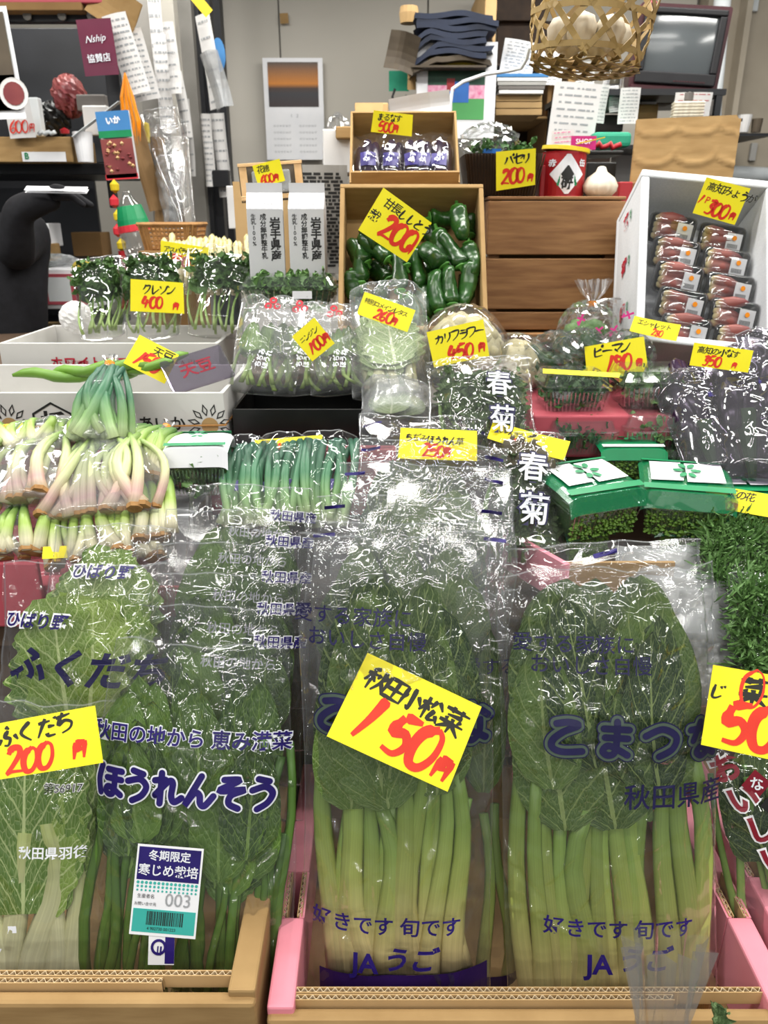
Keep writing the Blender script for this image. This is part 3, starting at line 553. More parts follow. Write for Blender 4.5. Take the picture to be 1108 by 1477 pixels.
# fukudachi behind
for i, (lb, b, t, wp, ytx) in enumerate((('fukudachi bag with a large purple brush title, second from the front on the left', (125, 1180, .80), (128, 812, .91), 262, 1), ('bag of fukudachi greens at the back of its row, below the scallion bunches', (150, 1080, .86), (165, 758, 1.0), 190, 0))):
    o, w, h, fn = bag(lb, 'bag of greens', b, t, wp, .03, 16+i, 'bags of fukudachi greens', nu=60, nv=64, creases=46, amp=.004, ridge=.0014, wave=.03, narrow=.08)
    fill_greens(o, w, h, .026, 26+i, 0, 9, 'leaf_fukudachi', 'stalk_fukudachi', 'frill', split=(.4, .3), lw=.11, ll=.16, frill=.1, leaftop=.9)
    text(o, 'ひばり野', -w*.24 if i == 0 else -w*.02, h*.78, .021, 'sticker_white', .12, -2, fn, .0012, shear=.15); text(o, 'ひばり野', -w*.24 if i == 0 else -w*.02, h*.78, .021, 'print_purple', .02, -2, fn, .002, shear=.15)
    if i == 0: text(o, 'ふくだち', w*.05, h*.6, .05, 'print_dark', .035, -3, fn, .0012, shear=.25)
# spinach bags behind
for i, (b, t, wp, lb) in enumerate((((318, 1180, .80), (322, 872, .89), 236, 'bag of spinach directly behind the stickered front bag'), ((328, 1130, .84), (330, 826, .93), 222, 'bag of spinach, third from the front'), ((335, 1080, .88), (338, 782, .97), 216, 'bag of spinach, fourth from the front'), ((340, 1020, .92), (345, 735, 1.02), 210, 'bag of spinach, second from the back of its row'), ((352, 980, .97), (362, 700, 1.08), 180, 'bag of spinach at the very back of its row'))):
    o, w, h, fn = bag(lb, 'bag of greens', b, t, wp, .028, 40+i, 'bags of spinach', nu=56, nv=56, creases=44, amp=.0045, ridge=.0016, wave=.02, top=.35)
    fill_greens(o, w, h, .022, 60+i, 0, 12, 'leaf_spinach', 'stalk_spinach', 'round', split=(.4, .35), lw=.07, ll=.11, leaftop=.84, crinkle=.05)
    text(o, '秋田県産', w*.36, h*.84, .0165, 'sticker_white', .08, -3, fn, .0012); text(o, '秋田県産', w*.36, h*.84, .0165, 'print_purple', .02, -3, fn, .002); text(o, '秋田の地から', w*.12, h*.75, .016, 'print_grey', .01, -3, fn, .001)
# komatsuna stack behind the centre bag
for i, (b, t, wp, lb) in enumerate((((585, 1090, .82), (590, 752, .915), 300, 'komatsuna bag first behind the tagged centre bag'), ((590, 1030, .86), (596, 716, .97), 280, 'komatsuna bag second behind the tagged centre bag'), ((600, 980, .9), (612, 672, 1.03), 250, 'komatsuna bag third behind the tagged centre bag'), ((606, 930, .95), (624, 640, 1.1), 225, 'komatsuna bag fourth behind the tagged centre bag, under the 250 yen tag'), ((600, 880, 1.0), (612, 606, 1.17), 190, 'komatsuna bag at the back of its row under the upper greens'))):
    o, w, h, fn = bag(lb, 'bag of greens', b, t, wp, .03, 50+i, 'bags of komatsuna greens', nu=64, nv=60, creases=70, amp=.007, ridge=.0026, wave=.04, top=.45, film='film_crisp')
    fill_greens(o, w, h, .02, 70+i, 0, 6, 'leaf_komatsuna', 'stalk_komatsuna', lw=.09, ll=.13, split=(.4, .35), leaftop=.77)
    for s in (-1, 1): patch(o, s*w*.4-.014, s*w*.4+.014, h*.93, h*.945, 'print_purple', fn, .001, nx=3, skew=-s*.1)
price_tag('yellow tag for spinach lying on the stacked bags, glare across its middle', 632, 641, 1.09, 112, 46, -1, [('ちぢみほうれん草', 'k', .06, .58, .28, -4), ('250円', 'r', .3, .06, .42)], tilt=-18)
# bag tops right of the front pair, grey sheets
o, w, h, fn = bag('komatsuna bag behind the right front bag, only its crinkled top showing', 'bag of greens', (885, 1100, .82), (865, 782, .93), 290, .03, 58, 'bags of komatsuna greens', nu=64, nv=50, creases=50, amp=.005, ridge=.002)
fill_greens(o, w, h, .02, 78, 0, 5, 'leaf_komatsuna', 'stalk_komatsuna', lw=.1, ll=.15, split=(.4, .4), leaftop=.84); patch(o, -w*.06, w*.06, h*.93, h*.95, 'print_purple', fn, .001, nx=4, skew=.2)
# ---------------------------------------------------------------- more builders
def setkind(o, k): o['kind'] = k; return o
def flute(parent, p0, p1, th=.006, hgt=.018, period=.0085, mtx=None, seed=0):
    """edge of a corrugated board: two liners and the wave between, seen from above"""
    p0, p1 = Vector(p0), Vector(p1); d = p1-p0; L = d.length; d.normalize(); q = Vector((-d.y, d.x, 0)); mb = MB(); n = int(L/period*6)
    vs = []
    for i in range(n+1):
        s = L*i/n; a = math.sin(i/6*2*PI)*(th*.5-.0006)
        for e in (-.0005, .0005):
            for z in (0, -hgt): c = p0+d*s+q*(a+e); vs.append((c.x, c.y, c.z+z))
    fs = []
    for i in range(n):
        a = i*4; fs += [(a, a+2, a+6, a+4), (a, a+4, a+5, a+1), (a+2, a+3, a+7, a+6)]
    mb.add(vs, fs); mb.build('flute', 'flute_paper', parent, mtx)
    for s, nm in ((-1, 'liner'), (1, 'liner')):
        mb = MB(); c0, c1 = p0+q*s*th*.5, p1+q*s*th*.5; e = q*.0005
        v = [c0-e, c0+e, c1-e, c1+e]; v = v+[Vector((a.x, a.y, a.z-hgt)) for a in v]
        mb.add(v, [(0, 2, 3, 1), (0, 1, 5, 4), (2, 6, 7, 3), (0, 4, 6, 2), (1, 3, 7, 5)]); mb.build(nm, 'cardboard_pale', parent, mtx)
def carton(label, x0, x1, y0, y1, z0, z1, th=.006, outer='cardboard', inner=None, cat='box', name='carton', rz=0, group=None, taper=0):
    cx, cy = (x0+x1)/2, (y0+y1)/2; o = thing(name, label, cat, T3(cx, cy, z0) @ RZ(rz), group)
    hx, hy, h = (x1-x0)/2, (y1-y0)/2, z1-z0; inner = inner or outer
    for nm, a in (('base', (-hx, hx, -hy, hy, 0, th)), ('front_panel', (-hx, hx, -hy, -hy+th, 0, h)), ('back_panel', (-hx, hx, hy-th, hy, 0, h)), ('side_panel', (-hx, -hx+th, -hy+th, hy-th, th, h)), ('side_panel', (hx-th, hx, -hy+th, hy-th, th, h))):
        mb = MB(); mb.box(*a); mb.build(nm, outer, o, bevel=min(.0012, th*.2))
    return o
def frizz(parent, name, w, d, h, n, size, mat, seed=1, mtx=None, dome=0, thin=1, long=1.5):
    """a mass of small curly leaves, one mesh"""
    r = random.Random(seed); vs = []; fs = []; uv = []
    for _ in range(n):
        x, y = r.uniform(-.5, .5), r.uniform(-.5, .5); t = 1-dome*(x*x+y*y)*4
        z = h*t*(r.random()**.5); p = Vector((x*w, y*d, z)); a = Vector((r.gauss(0, 1), r.gauss(0, 1), r.gauss(.5, 1))).normalized(); b = a.cross(Vector((r.gauss(0, 1), r.gauss(0, 1), r.gauss(0, 1)))).normalized(); c = a.cross(b)
        s = size*r.uniform(.6, 1.3); k = len(vs)
        for t_, wd, bu in ((0, .15, 0), (.45, .5, .15), (.8, .35, -.1), (1, .08, .15)):
            for q in (-1, 1): vs.append(p+a*s*long*t_+b*wd*thin*s*q+c*s*bu*q*.8); uv.append((.5+q*.5, t_))
        fs += [(k+2*i, k+2*i+1, k+2*i+3, k+2*i+2) for i in range(3)]
    o = ob(name, me(name, vs, fs, mat, uv), parent, mtx); o['kind'] = 'stuff'; return o
def rrect(hx, hy, r, n=4):
    P = []
    for cx, cy, a0 in ((hx-r, hy-r, 0), (-hx+r, hy-r, 90), (-hx+r, -hy+r, 180), (hx-r, -hy+r, 270)):
        for i in range(n+1): a = math.radians(a0+90*i/n); P.append((cx+r*math.cos(a), cy+r*math.sin(a)))
    return P
def loft(mb, levels, cap0=True, cap1=True, m=None, y0=0):
    """levels: (half x, half y, corner radius, z)"""
    n = None; vs = []
    for hx, hy, r, z in levels:
        P = rrect(hx, hy, r); n = len(P); vs += [Vector((x, y, z)) for x, y in P]
    if m is not None: vs = [m @ v for v in vs]
    k = len(levels); fs = [(i*n+j, i*n+(j+1) % n, (i+1)*n+(j+1) % n, (i+1)*n+j) for i in range(k-1) for j in range(n)]
    if cap0: fs.append(tuple(range(n-1, -1, -1)))
    if cap1: fs.append(tuple((k-1)*n+j for j in range(n)))
    return mb.add(vs, fs)
def clamshell(label, px, py, Y, wpx, d, h, fill='herb', rz=0, lid=.35, seed=1, wrapper=None, group='clear packs of greens', nfill=420, size=.014, tilt=0, name='clear_pack', cat='pack of greens', fillname='greens'):
    P = at(px, py, Y); w = wpx*mpp(P); o = thing(name, label, cat, T3(*P) @ RZ(rz) @ RX(tilt), group); hx, hy = w/2, d/2; c = T3(0, hy, 0)
    hb = h*(1-lid)
    mb = MB(); loft(mb, [(hx*.82, hy*.82, .012, 0), (hx*.93, hy*.93, .012, hb*.92), (hx, hy, .012, hb*.94), (hx, hy, .012, hb)], True, False, c); mb.build('tray', 'film_tray', o, smooth=False)
    mb = MB(); loft(mb, [(hx, hy, .012, hb+.001), (hx, hy, .012, hb+.004), (hx*.92, hy*.92, .012, hb+.005), (hx*.84, hy*.84, .014, h)], False, True, c); mb.build('lid', 'film_tray', o)
    mb = MB()
    for j in range(16):
        x = -hx*.82+j*hx*1.64/15; mb.tube([(x*.98, hy-hy*.84, .004), (x*1.08, hy-hy*.955, hb*.9)], .0012, 4)
    mb.build('tray_ribs', 'film_tray', o)
    if fill == 'nanohana':
        r = random.Random(seed); mb = MB(); mb2 = MB(); loft(mb2, [(hx*.78, hy*.78, .012, .003), (hx*.86, hy*.86, .012, hb*.9), (hx*.8, hy*.8, .012, h*.86)], True, True, c); mb2.build('stem_bundle', 'herb', o)
        for i in range(520):
            if r.random() < .7: x = r.uniform(-1, 1)*hx*.86; y = hy-hy*.9+r.uniform(-.002, .006); z = r.uniform(.03, .95)*hb
            else: x = r.uniform(-1, 1)*hx*.8; y = hy+r.uniform(-1, 1)*hy*.8; z = h*.86
            s = r.uniform(.0022, .004); mb.lathe([(0.0001, -s), (s, 0), (.0001, s)], 5, T3(x, y, z))
        setkind(mb.build('flower_buds', 'nanohana', o), 'stuff')
    else: frizz(o, fillname, w*.72, d*.74, h*.7, nfill, size, fill, seed, T3(0, hy, .002))
    if wrapper:
        n = 24; vs = []; prof = [(-.02, hb*.45), (.0, hb*.98), (.08, h*1.0+.001), (.35, h+.004), (.65, h+.004), (.92, h+.001), (1.0, hb)]
        for (t, z) in prof:
            for i in range(n+1):
                u = i/n*2-1; e = abs(u)**10; vs.append((u*(hx+.003), -.002+t*(d+.004), z*(1-.12*e)+.001))
        q = len(prof); fs = [(j*(n+1)+i, j*(n+1)+i+1, (j+1)*(n+1)+i+1, (j+1)*(n+1)+i) for j in range(1, q-1) for i in range(n)]
        wr = ob('wrapper', me('wrapper', vs, fs, wrapper), o)
        fz = lambda X, Y_: np.interp(Y_, [-.002+t*(d+.004) for t, z in prof], [z+.001 for t, z in prof])
        for yy, hh in ((.1, .07), (.86, .06)): patch(o, -hx*.99, hx*.99, d*yy, d*(yy+hh*1.6), 'print_green' if wrapper != 'print_green' else 'sticker_white', fz, .0025, 'printed_band', 10, 2)
        if wrapper == 'film_green':
            for u0, u1 in ((-.82, -.1), (-.02, .82)): patch(o, hx*u0, hx*u1, d*.28, d*.8, 'sticker_white', fz, .003, 'printed_panel', 8, 4, .06)
        m = MB()
        for a in range(6): m.lathe([(.0001, 0), (hx*.13, 0)], 8, T3(math.cos(a*PI/3)*hx*.2, d*.54+math.sin(a*PI/3)*d*.14, h+.0105) @ RZ(a*60) @ SC(1, .6, 1))
        m.build('printed_flower', 'print_green', o)
    return o
def scallions(o, w, h, T, seed, n, mat, fan_top=.35, r0=.006, r1=.0035, root=True, spread=.9, arc=0, y0=.03):
    r = random.Random(seed)
    for i in range(n):
        t = (i+.5)/n*2-1; z = r.uniform(.1, .95)*T; x0 = t*spread*w*.5*(1-.3*(z/T > .8))+r.uniform(-.004, .004); x1 = t*fan_top*w*.5+r.uniform(-.018, .018); yy = y0*h+r.uniform(0, .06)*h; s = r.uniform(.75, 1.25); b = r.uniform(-.2, .2)*w
        pts = []
        for k in range(9):
            q = k/8; pts.append((x0+(x1-x0)*q+b*math.sin(q*PI), yy+(h*.96-yy)*q-arc*q*q*h*.0, z*(1-.5*q)+arc*math.sin(q*PI)*.02))
        rr = [r0*s*(1.25 if k == 0 else 1.0 if k < 3 else 1-(1-r1/r0)*(k-2)/6) for k in range(9)]
        mb = MB(); mb.tube(pts, rr, 7); mb.build('scallion', mat, o, smooth=True)
        if root and i % 4 != 3:
            mb = MB(); mb.lathe([(.0005, -.006), (r0*s*1.25, -.005), (r0*s*1.35, .001), (r0*s*.8, .006)], 7, T3(x0, yy, z) @ RX(-90)); mb.build('root', 'root_tan', o)
def tuft(parent, mtx, r=.02, h=.03, seed=1, mat='film_crisp', tape='orange_tape', tr=.006):
    """gathered neck of a tied bag: tape ring and a crumpled fan of film above"""
    rr = random.Random(seed); mb = MB(); n = 28; prof = [(tr*.8, 0), (tr, .004), (r*.7, h*.45), (r, h)]; vs = []
    for q, z in prof:
        for j in range(n): a = 2*PI*j/n; f = 1+.35*math.sin(j*2.3+seed)*(z/h)+rr.uniform(-.12, .12)*(z/h); vs.append((q*f*math.cos(a), z+rr.uniform(-.003, .003)*(z/h), q*f*.6*math.sin(a)))
    fs = [(i*n+j, i*n+(j+1) % n, (i+1)*n+(j+1) % n, (i+1)*n+j) for i in range(3) for j in range(n)]
    ob('gathered_top', me('gathered_top', vs, fs, mat, smooth=False), parent, mtx)
    if tape: mb = MB(); mb.lathe([(tr*1.25, -.003), (tr*1.35, 0), (tr*1.25, .006)], 12); mb.build('tape', tape, parent, mtx @ RX(-90))
def sheet(name, label, cat, px0, py0, px1, py1, Y, mat='paper_white', roll=0, bend=.01, lines=0, lmat='print_grey', yaw=0, tilt=0, group=None, seed=1, th=.0006):
    c = at((px0+px1)/2, (py0+py1)/2, Y); k = mpp(c); w, h = (px1-px0)*k, (py1-py0)*k
    mt = T3(*c) @ RZ(yaw) @ RX(90+tilt) @ RZ(roll); r = random.Random(seed); n = 6; vs = []; a1, a2 = r.uniform(-1, 1), r.uniform(2, 5)
    zf = lambda x, y: bend*(math.sin((x/w+.5)*a2+a1)+.6*math.sin(y/h*4+a1)+(y/h)**2*1.5)
    for s in (0, 1):
        for j in range(n+1):
            for i in range(n+1):
                x, y = (i/n-.5)*w, (j/n-.5)*h; vs.append((x, y, zf(x, y)-s*th))
    m = (n+1)**2; fs = []
    for j in range(n):
        for i in range(n): a = j*(n+1)+i; fs += [(a, a+1, a+n+2, a+n+1), (m+a, m+a+n+1, m+a+n+2, m+a+1)]
    o = ob(name, me(name, vs, fs, mat)); o.matrix_world = mt; tag(o, label, cat, group)
    if lines:
        mb = MB()
        for q in range(lines):
            y = h*(.42-.84*q/max(1, lines-1)); x0 = -w*r.uniform(.36, .42)
            while x0 < w*.36:
                L = w*r.uniform(.04, .2); x1 = min(x0+L, w*.42); e = h*.012
                mb.add([(x0, y-e, zf(x0, y)+.001), (x1, y-e, zf(x1, y)+.001), (x1, y+e, zf(x1, y)+.001), (x0, y+e, zf(x0, y)+.001)], [(0, 1, 2, 3)]); x0 = x1+w*r.uniform(.02, .08)
        mb.build('printed_lines', lmat, o)
    return o, w, h, zf
def slab(px0, py0, px1, py1, Y, dep):
    """world box whose front face spans the pixel rectangle at distance Y"""
    a, b = at(px0, py1, Y), at(px1, py0, Y); k = mpp(at((px0+px1)/2, (py0+py1)/2, Y)); cx = ((px0+px1)/2-554)*k; hw = (px1-px0)*k/2
    return cx-hw, cx+hw, Y, Y+dep, a.z, b.z
def block(name, label, cat, rect, Y, dep, mat, bevel=.003, kind=None, parent=None, group=None):
    x0, x1, y0, y1, z0, z1 = slab(*rect, Y, dep); mb = MB()
    if parent is None:
        mb.box(-(x1-x0)/2, (x1-x0)/2, 0, dep, 0, z1-z0); o = mb.build(name, mat, None, bevel=bevel); o.location = ((x0+x1)/2, y0, z0)
        if kind: o['kind'] = kind
        if cat: tag(o, label, cat, group)
        return o
    pm = parent.matrix_world.inverted() if parent.matrix_world else Matrix()
    mb.box(x0, x1, y0, y1, z0, z1, pm); return mb.build(name, mat, parent, bevel=bevel, label=label)
# ---------------------------------------------------------------- room shell
def wallbox(name, x0, x1, y0, y1, z0, z1, mat, par=None):
    mb = MB(); mb.box(x0, x1, y0, y1, z0, z1); o = mb.build(name, mat, par)
    if par is None: o['kind'] = 'structure'
    return o
wallbox('floor', -3.2, 3.4, -3.5, 4.2, -.05, 0, 'floor_concrete')
wb = wallbox('wall_back', -3.2, 3.4, 3.92, 4.1, 0, 3.2, 'grey_steel')
edges = [at(p, 40, 3.9).x for p in (322, 403, 617, 700)]; xs = [-3.2, edges[0]-.02]+edges[1:]
xs = [-3.2, edges[0], edges[1], edges[2], 1.36]
for a, b in zip(xs, xs[1:]): wallbox('wall_panel', a+.004, b-.004, 3.9, 3.93, 0, 3.2, 'wall_paint', wb)
wallbox('wall_panel', 1.37, 3.4, 3.8, 3.93, 0, 3.2, 'concrete', wb)
wallbox('ceiling', -3.2, 3.4, 2.9, 4.1, 3.2, 3.3, 'wall_paint')
# door track and posts on the left of the back wall
tr = thing('sliding_door_track', 'grey steel posts of a sliding door left of the calendar, hung with papers', 'door frame')
for a, b, Y, m in ((205, 236, 2.95, 'grey_steel'), (238, 262, 3.1, 'wall_paint'), (264, 286, 3.25, 'grey_steel'), (296, 312, 3.35, 'dark_steel'), (287, 296, 3.3, 'dark_steel'), (316, 326, 3.6, 'dark_steel')):
    x0, x1 = at(a, 150, Y).x, at(b, 150, Y).x; wallbox('post', x0, x1, Y, Y+.06, 0, 3.0, m, tr)
for i, (a, y0, b, y1, Y, rl, ln) in enumerate(((222, 0, 240, 175, 2.9, 4, 9), (236, 40, 258, 130, 2.95, 6, 6), (228, 60, 248, 185, 2.88, 5, 10), (253, 110, 273, 195, 3.05, 9, 6), (290, 30, 318, 150, 3.1, 10, 6), (293, 170, 308, 265, 3.2, 3, 12), (310, 170, 330, 280, 3.25, 6, 8), (262, 150, 282, 250, 3.2, 3, 5))):
    sheet('pinned_paper', ('long white paper strip at the top left of the door posts', 'narrow note under the top of the door posts', 'curling stack of receipts on the door post', 'white note curling away beside the receipts', 'papers in a clear sleeve beside the blue disc', 'long printed strip low on the dark post', 'curled paper low beside the back wall', 'faded note between the door posts')[i], 'paper', a, y0, b, y1, Y, 'paper_white', rl-4, .008, ln, 'print_grey', yaw=-25, seed=i, group='papers on the door posts')
o = MB(); o.lathe([(.001, 0), (.052, 0), (.055, .008), (.001, .012)], 20, None, .45, 1.0); d = o.build('round_disc', 'blue_plastic'); d.matrix_world = T3(*at(316, 80, 3.2)) @ RX(90); tag(d, 'blue oval plastic disc hanging beside the clear sleeve', 'fan')
# calendars
def calendar(label, px0, py0, px1, py1, Y, split, kind):
    o, w, h, zf = sheet('wall_calendar', label, 'calendar', px0, py0, px1, py1, Y, 'sticker_white', 0, .0005, 0)
    def pl(x0, x1, y0, y1, mat, nm='picture', e=.0025): m = MB(); m.box(x0*w, x1*w, y0*h, y1*h, e-.001, e); return m.build(nm, mat, o)
    if kind == 0:
        pl(-.42, .42, .03, .46, 'sunset')
        text(o, '1   2', .0, -.06*h, .04*h*1.2, 'print_grey'); 
        for c in (-1, 1):
            for r_ in range(5): text(o, '12 13 14 15 16 17', c*.22*w, h*(-.16-.065*r_), .026*h, 'print_grey', .02)
    else:
        pl(-.36, .36, .24, .40, 'yellow_plastic'); pl(-.36, .36, -.02, .24, 'print_dotgreen', e=.002); pl(-.36, .36, -.08, .06, 'print_pinkcheck', e=.0028); pl(-.36, .36, -.3, -.08, 'calendar_green'); pl(-.1, .16, -.12, .1, 'print_blue', 'figure', .0034); pl(-.12, -.02, .0, .13, 'red_plastic', 'figure', .0038)
        text(o, '4', -.05*w, -.42*h, .07*h, 'print_black', .03)
    return o
m, nt, out = newmat('sunset'); b = nd(nt, 'BsdfPrincipled'); lk(nt, b.outputs[0], out.inputs[0]); tc = nd(nt, 'TexCoord'); gr = nd(nt, 'SeparateXYZ'); lk(nt, tc.outputs['Generated'], gr.inputs[0]); rp = nd(nt, 'ValToRGB'); lk(nt, gr.outputs[1], rp.inputs[0])
el = rp.color_ramp.elements; [el.new(.5) for _ in range(3)]
for e, (p, c) in zip(el, ((0, '#3a2a2a'), (.3, '#33333a'), (.42, '#4a3022'), (.52, '#e08a20'), (1, '#5a5048'))): e.position = p; e.color = lin(c)
wv = nd(nt, 'TexWave'); wv.inputs['Scale'].default_value = 9; wv.inputs['Distortion'].default_value = 3; lk(nt, tc.outputs['Generated'], wv.inputs[0]); mx = nd(nt, 'Mix', data_type='RGBA', blend_type='MULTIPLY'); mx.inputs[0].default_value = .4; lk(nt, rp.outputs[0], mx.inputs[6]); lk(nt, wv.outputs[0], mx.inputs[7]); lk(nt, mx.outputs[2], b.inputs[0])
M('print_dotgreen', '#1d4030', '#24503a', .5, 30, 0); M('print_pinkcheck', '#d86a96', '#efc4d6', .5, 60, 0); M('calendar_green', '#52a25c', '#4a9854', .5, 10, 0)
calendar('wall calendar with a sunset over water above two months of dates', 382, 93, 467, 224, 3.86, .5, 0)
calendar('wall calendar with a dotted green and pink cartoon-style print', 601, 70, 715, 193, 3.0, .5, 1)
# ---------------------------------------------------------------- stand and front boxes
st = thing('display_stand', 'dark wooden stepped stand that carries the whole display', 'stand')
for a in ((-.95, 1.0, .56, 1.02, .55, .585), (-1.0, 1.1, 1.0, 1.34, .90, .95), (-1.05, 1.15, 1.24, 1.62, 1.10, 1.128), (-1.1, 1.2, 1.55, 2.15, 1.18, 1.205)):
    mb = MB(); mb.box(*a); mb.build('shelf_board', 'stand_wood', st, bevel=.003)
for x in (-.9, 0, 1.0):
    for y, z in ((.6, .55), (1.3, .90), (2.1, 1.18)): mb = MB(); mb.box(x-.03, x+.03, y-.03, y+.03, 0, z); mb.build('leg', 'stand_wood', st)
for y, z0, z1 in ((1.02, .585, .9), (1.3, .95, 1.1)): mb = MB(); mb.box(-.95, 1.05, y, y+.015, z0, z1); mb.build('riser', 'stand_wood', st)
def front_box(label, x0, x1, y0, y1, z0, z1, sides, slotY=None):
    o = thing('produce_box', label, 'box', T3((x0+x1)/2, y0, z0), 'open cardboard produce boxes'); hx = (x1-x0)/2; d = y1-y0; h = z1-z0
    mb = MB(); mb.box(-hx, hx, 0, d, 0, .006); mb.build('base', 'cardboard', o)
    mb = MB(); mb.box(-hx, hx, -.004, .012, 0, h-.006); mb.build('front_panel', 'cardboard', o, bevel=.005)
    flute(o, (-hx+.004, .019, h), (hx*.55, .019, h), seed=1); flute(o, (-hx+.02, .027, h+.001), (hx-.004, .027, h+.001), seed=2)
    mb = MB(); mb.box(-hx, hx, d-.006, d, 0, h); mb.build('back_panel', 'cardboard', o)
    for s, mat in zip((-1, 1), sides):
        a, b = (s*hx, s*(hx-.03)) if s > 0 else (s*hx, s*(hx-.03)); lo, hi = min(a, b), max(a, b)
        segs = [(0.004, d)] if not slotY else [(.004, slotY[0]), (slotY[1], d)]
        for p, q in segs: mb = MB(); mb.box(lo, hi, p, q, .006, h+.004); mb.build('side_panel', mat, o, bevel=.003)
        if slotY:
            mb = MB(); mb.box(lo, lo+.006, *slotY, .006, h+.003); mb.box(hi-.006, hi, *slotY, .006, h+.003); mb.build('slot_wall', mat, o)
            flute(o, (lo+.006, slotY[0]+.001, h+.0045), (lo+.006, slotY[1]-.001, h+.0045), th=.005); flute(o, (hi-.006, slotY[0]+.001, h+.0045), (hi-.006, slotY[1]-.001, h+.0045), th=.005)
    return o
front_box('open cardboard box with pink sides holding the large komatsuna bags', -.128, .452, .585, .99, .586, .692, ('carton_pink', 'carton_pink'), (.12, .19))
front_box('plain brown box holding the spinach and fukudachi bags, front left', -.60, -.138, .582, .99, .586, .722, ('cardboard', 'cardboard'))
front_box('pink sided box at the right edge under the bag with maroon lettering', .470, .80, .62, .99, .586, .700, ('carton_pink', 'carton_pink'), (.14, .21))
# right edge bag with maroon lettering, tag
o, w, h, fn = bag('bag with maroon lettering and thin stems, right edge', 'bag of greens', (1150, 1420, .70), (1085, 1040, .82), 190, .03, 31, 'bags of flowering greens', nu=50, nv=80, creases=36)
fill_greens(o, w, h, .026, 32, 9, 6, 'leaf_komatsuna', 'stalk_thin', split=(.7, .5), lw=.06, ll=.14, sr=(.006, .004)); 
for i, c in enumerate('おいしい菜'): text(o, c, -w*.3+i*.012, h*(.86-.11*i), .036, 'sticker_white', .1, 12, fn, .001); text(o, c, -w*.3+i*.012, h*(.86-.11*i), .036, 'print_maroon', .04, 12, fn, .002)
for c, x, y, m_ in (('な', -.12, .8, 'print_maroon'), ('花', -.02, .72, 'print_black')):
    mb = MB(); mb.box(-.013, .013, -.013, .013, 0, .0004, T3(x*w, y*h, float(fn(np.array(x*w), np.array(y*h)))+.003) @ RZ(40)); mb.build('printed_diamond', m_, o); text(o, c, x*w, y*h, .017, 'print_white', .02, -5, fn, .0045)
price_tag('yellow tag at the right edge with a large red 50 and a circled character', 1092, 1030, .725, 134, 118, 5, [('じ', 'k', .0, .6, .2), ('菜', 'k', .28, .58, .36), ('50', 'r', .16, .06, .54), ('0', 'c', .27, .53, .48)], bend=.002)
# foreground gathered bag top at the bottom edge
o = thing('vegetable_bag', 'gathered clear bag top rising in front of the right bag at the bottom edge', 'bag of greens', T3(*at(950, 1560, .5)), 'foreground bags')
tuft(o, T3(0, .0, .0) @ RX(78), .034, .15, 3, 'film_crisp', None, .03)
mb = MB()
for i in range(7): mb.tube([(-.012+.004*i, 0, -.01), (-.012+.004*i, 0, .045+.006*(i % 3))], .0018, 5)
mb.build('stem_bundle', 'herb_light', o)
for lb, px, py, s in (('curled green leaf tip poking up at the bottom edge, left of the pair', 1031, 1475, 1), ('curled green leaf tip at the bottom right corner', 1085, 1500, 2)):
    m_ = T3(*at(px, py+25, .54)) @ RX(100) @ RY(40 if s == 1 else 75) @ SC(.032, .05, .04); l = ob('leaf_tip', leaf_mesh('leaf_tip', 'round', 70+s, 'leaf_shungiku', .05, frill=.2, curl=.5)); l.matrix_world = m_; tag(l, lb, 'leaf')
# ---------------------------------------------------------------- middle left: scallion bunches
def sbag(label, b, t, wpx, T, seed, n, mat, group='bagged scallion bunches', fan=.35, r0=.0088, film='film_soft', narrow=.45, tie=None, arc=1, root=True, **kw):
    o, w, h, fn = bag(label, 'bag of scallions', b, t, wpx, T, seed, group, film, nu=34, nv=34, creases=26, amp=.003, ridge=.0014, name='scallion_bag', narrow=narrow, top=.3, side=.8, **kw)
    scallions(o, w, h, T*.85, seed, n, mat, fan, r0, r0*.5, root, arc=arc)
    if tie: tuft(o, T3(0, h*1.0, T*.15), tie, tie*1.4, seed)
    return o, w, h, fn
sbag('large triangular bag of scallions with pink-white bulbs, middle of the left pile', (150, 752, 1.03), (160, 632, 1.14), 186, .035, 101, 15, 'scallion_pink', fan=.5, narrow=.5)
sbag('bag of white scallions lying under the large triangular one', (155, 818, 1.0), (160, 715, 1.1), 176, .034, 102, 15, 'scallion', fan=.8, narrow=.25)
sbag('bag of scallions with pink bulbs, top at the left edge of the pile', (30, 735, 1.04), (60, 632, 1.16), 130, .035, 103, 11, 'scallion_pink', fan=.7, narrow=.2)
sbag('bag of scallions at the left edge, bottom of the pile', (10, 810, 1.0), (15, 735, 1.06), 120, .03, 104, 11, 'scallion', fan=.9, narrow=.1)
sbag('standing tied bag of green scallions in front of the patterned box', (146, 645, 1.14), (160, 530, 1.22), 100, .04, 105, 18, 'scallion_blue', fan=.25, narrow=.82, tie=.012, root=False)
sbag('tied bag of scallions lying to the right of the standing one', (200, 700, 1.1), (240, 622, 1.2), 100, .035, 106, 16, 'scallion', fan=.25, narrow=.8, tie=.01)
sbag('small bag of scallion roots below the lying tied bag', (218, 790, 1.02), (215, 690, 1.12), 70, .03, 107, 8, 'scallion', fan=.5, narrow=.3)
sbag('bag of pale scallion tops behind the left pile', (55, 660, 1.14), (60, 612, 1.2), 150, .03, 108, 12, 'scallion', fan=.9, narrow=.1, root=False)
price_tag('yellow tag at the left edge on the back scallion bag', 5, 618, 1.15, 60, 18, 0, [('150円', 'r', .3, .1, .7)], tilt=-50)
price_tag('yellow tag trapped under the lowest scallion bag', 92, 796, .99, 56, 20, -8, [], tilt=-30)
o = carton('dull red carton under the left scallion pile', -.75, -.27, 1.0, 1.24, .951, 1.0, outer='carton_pink_dull')
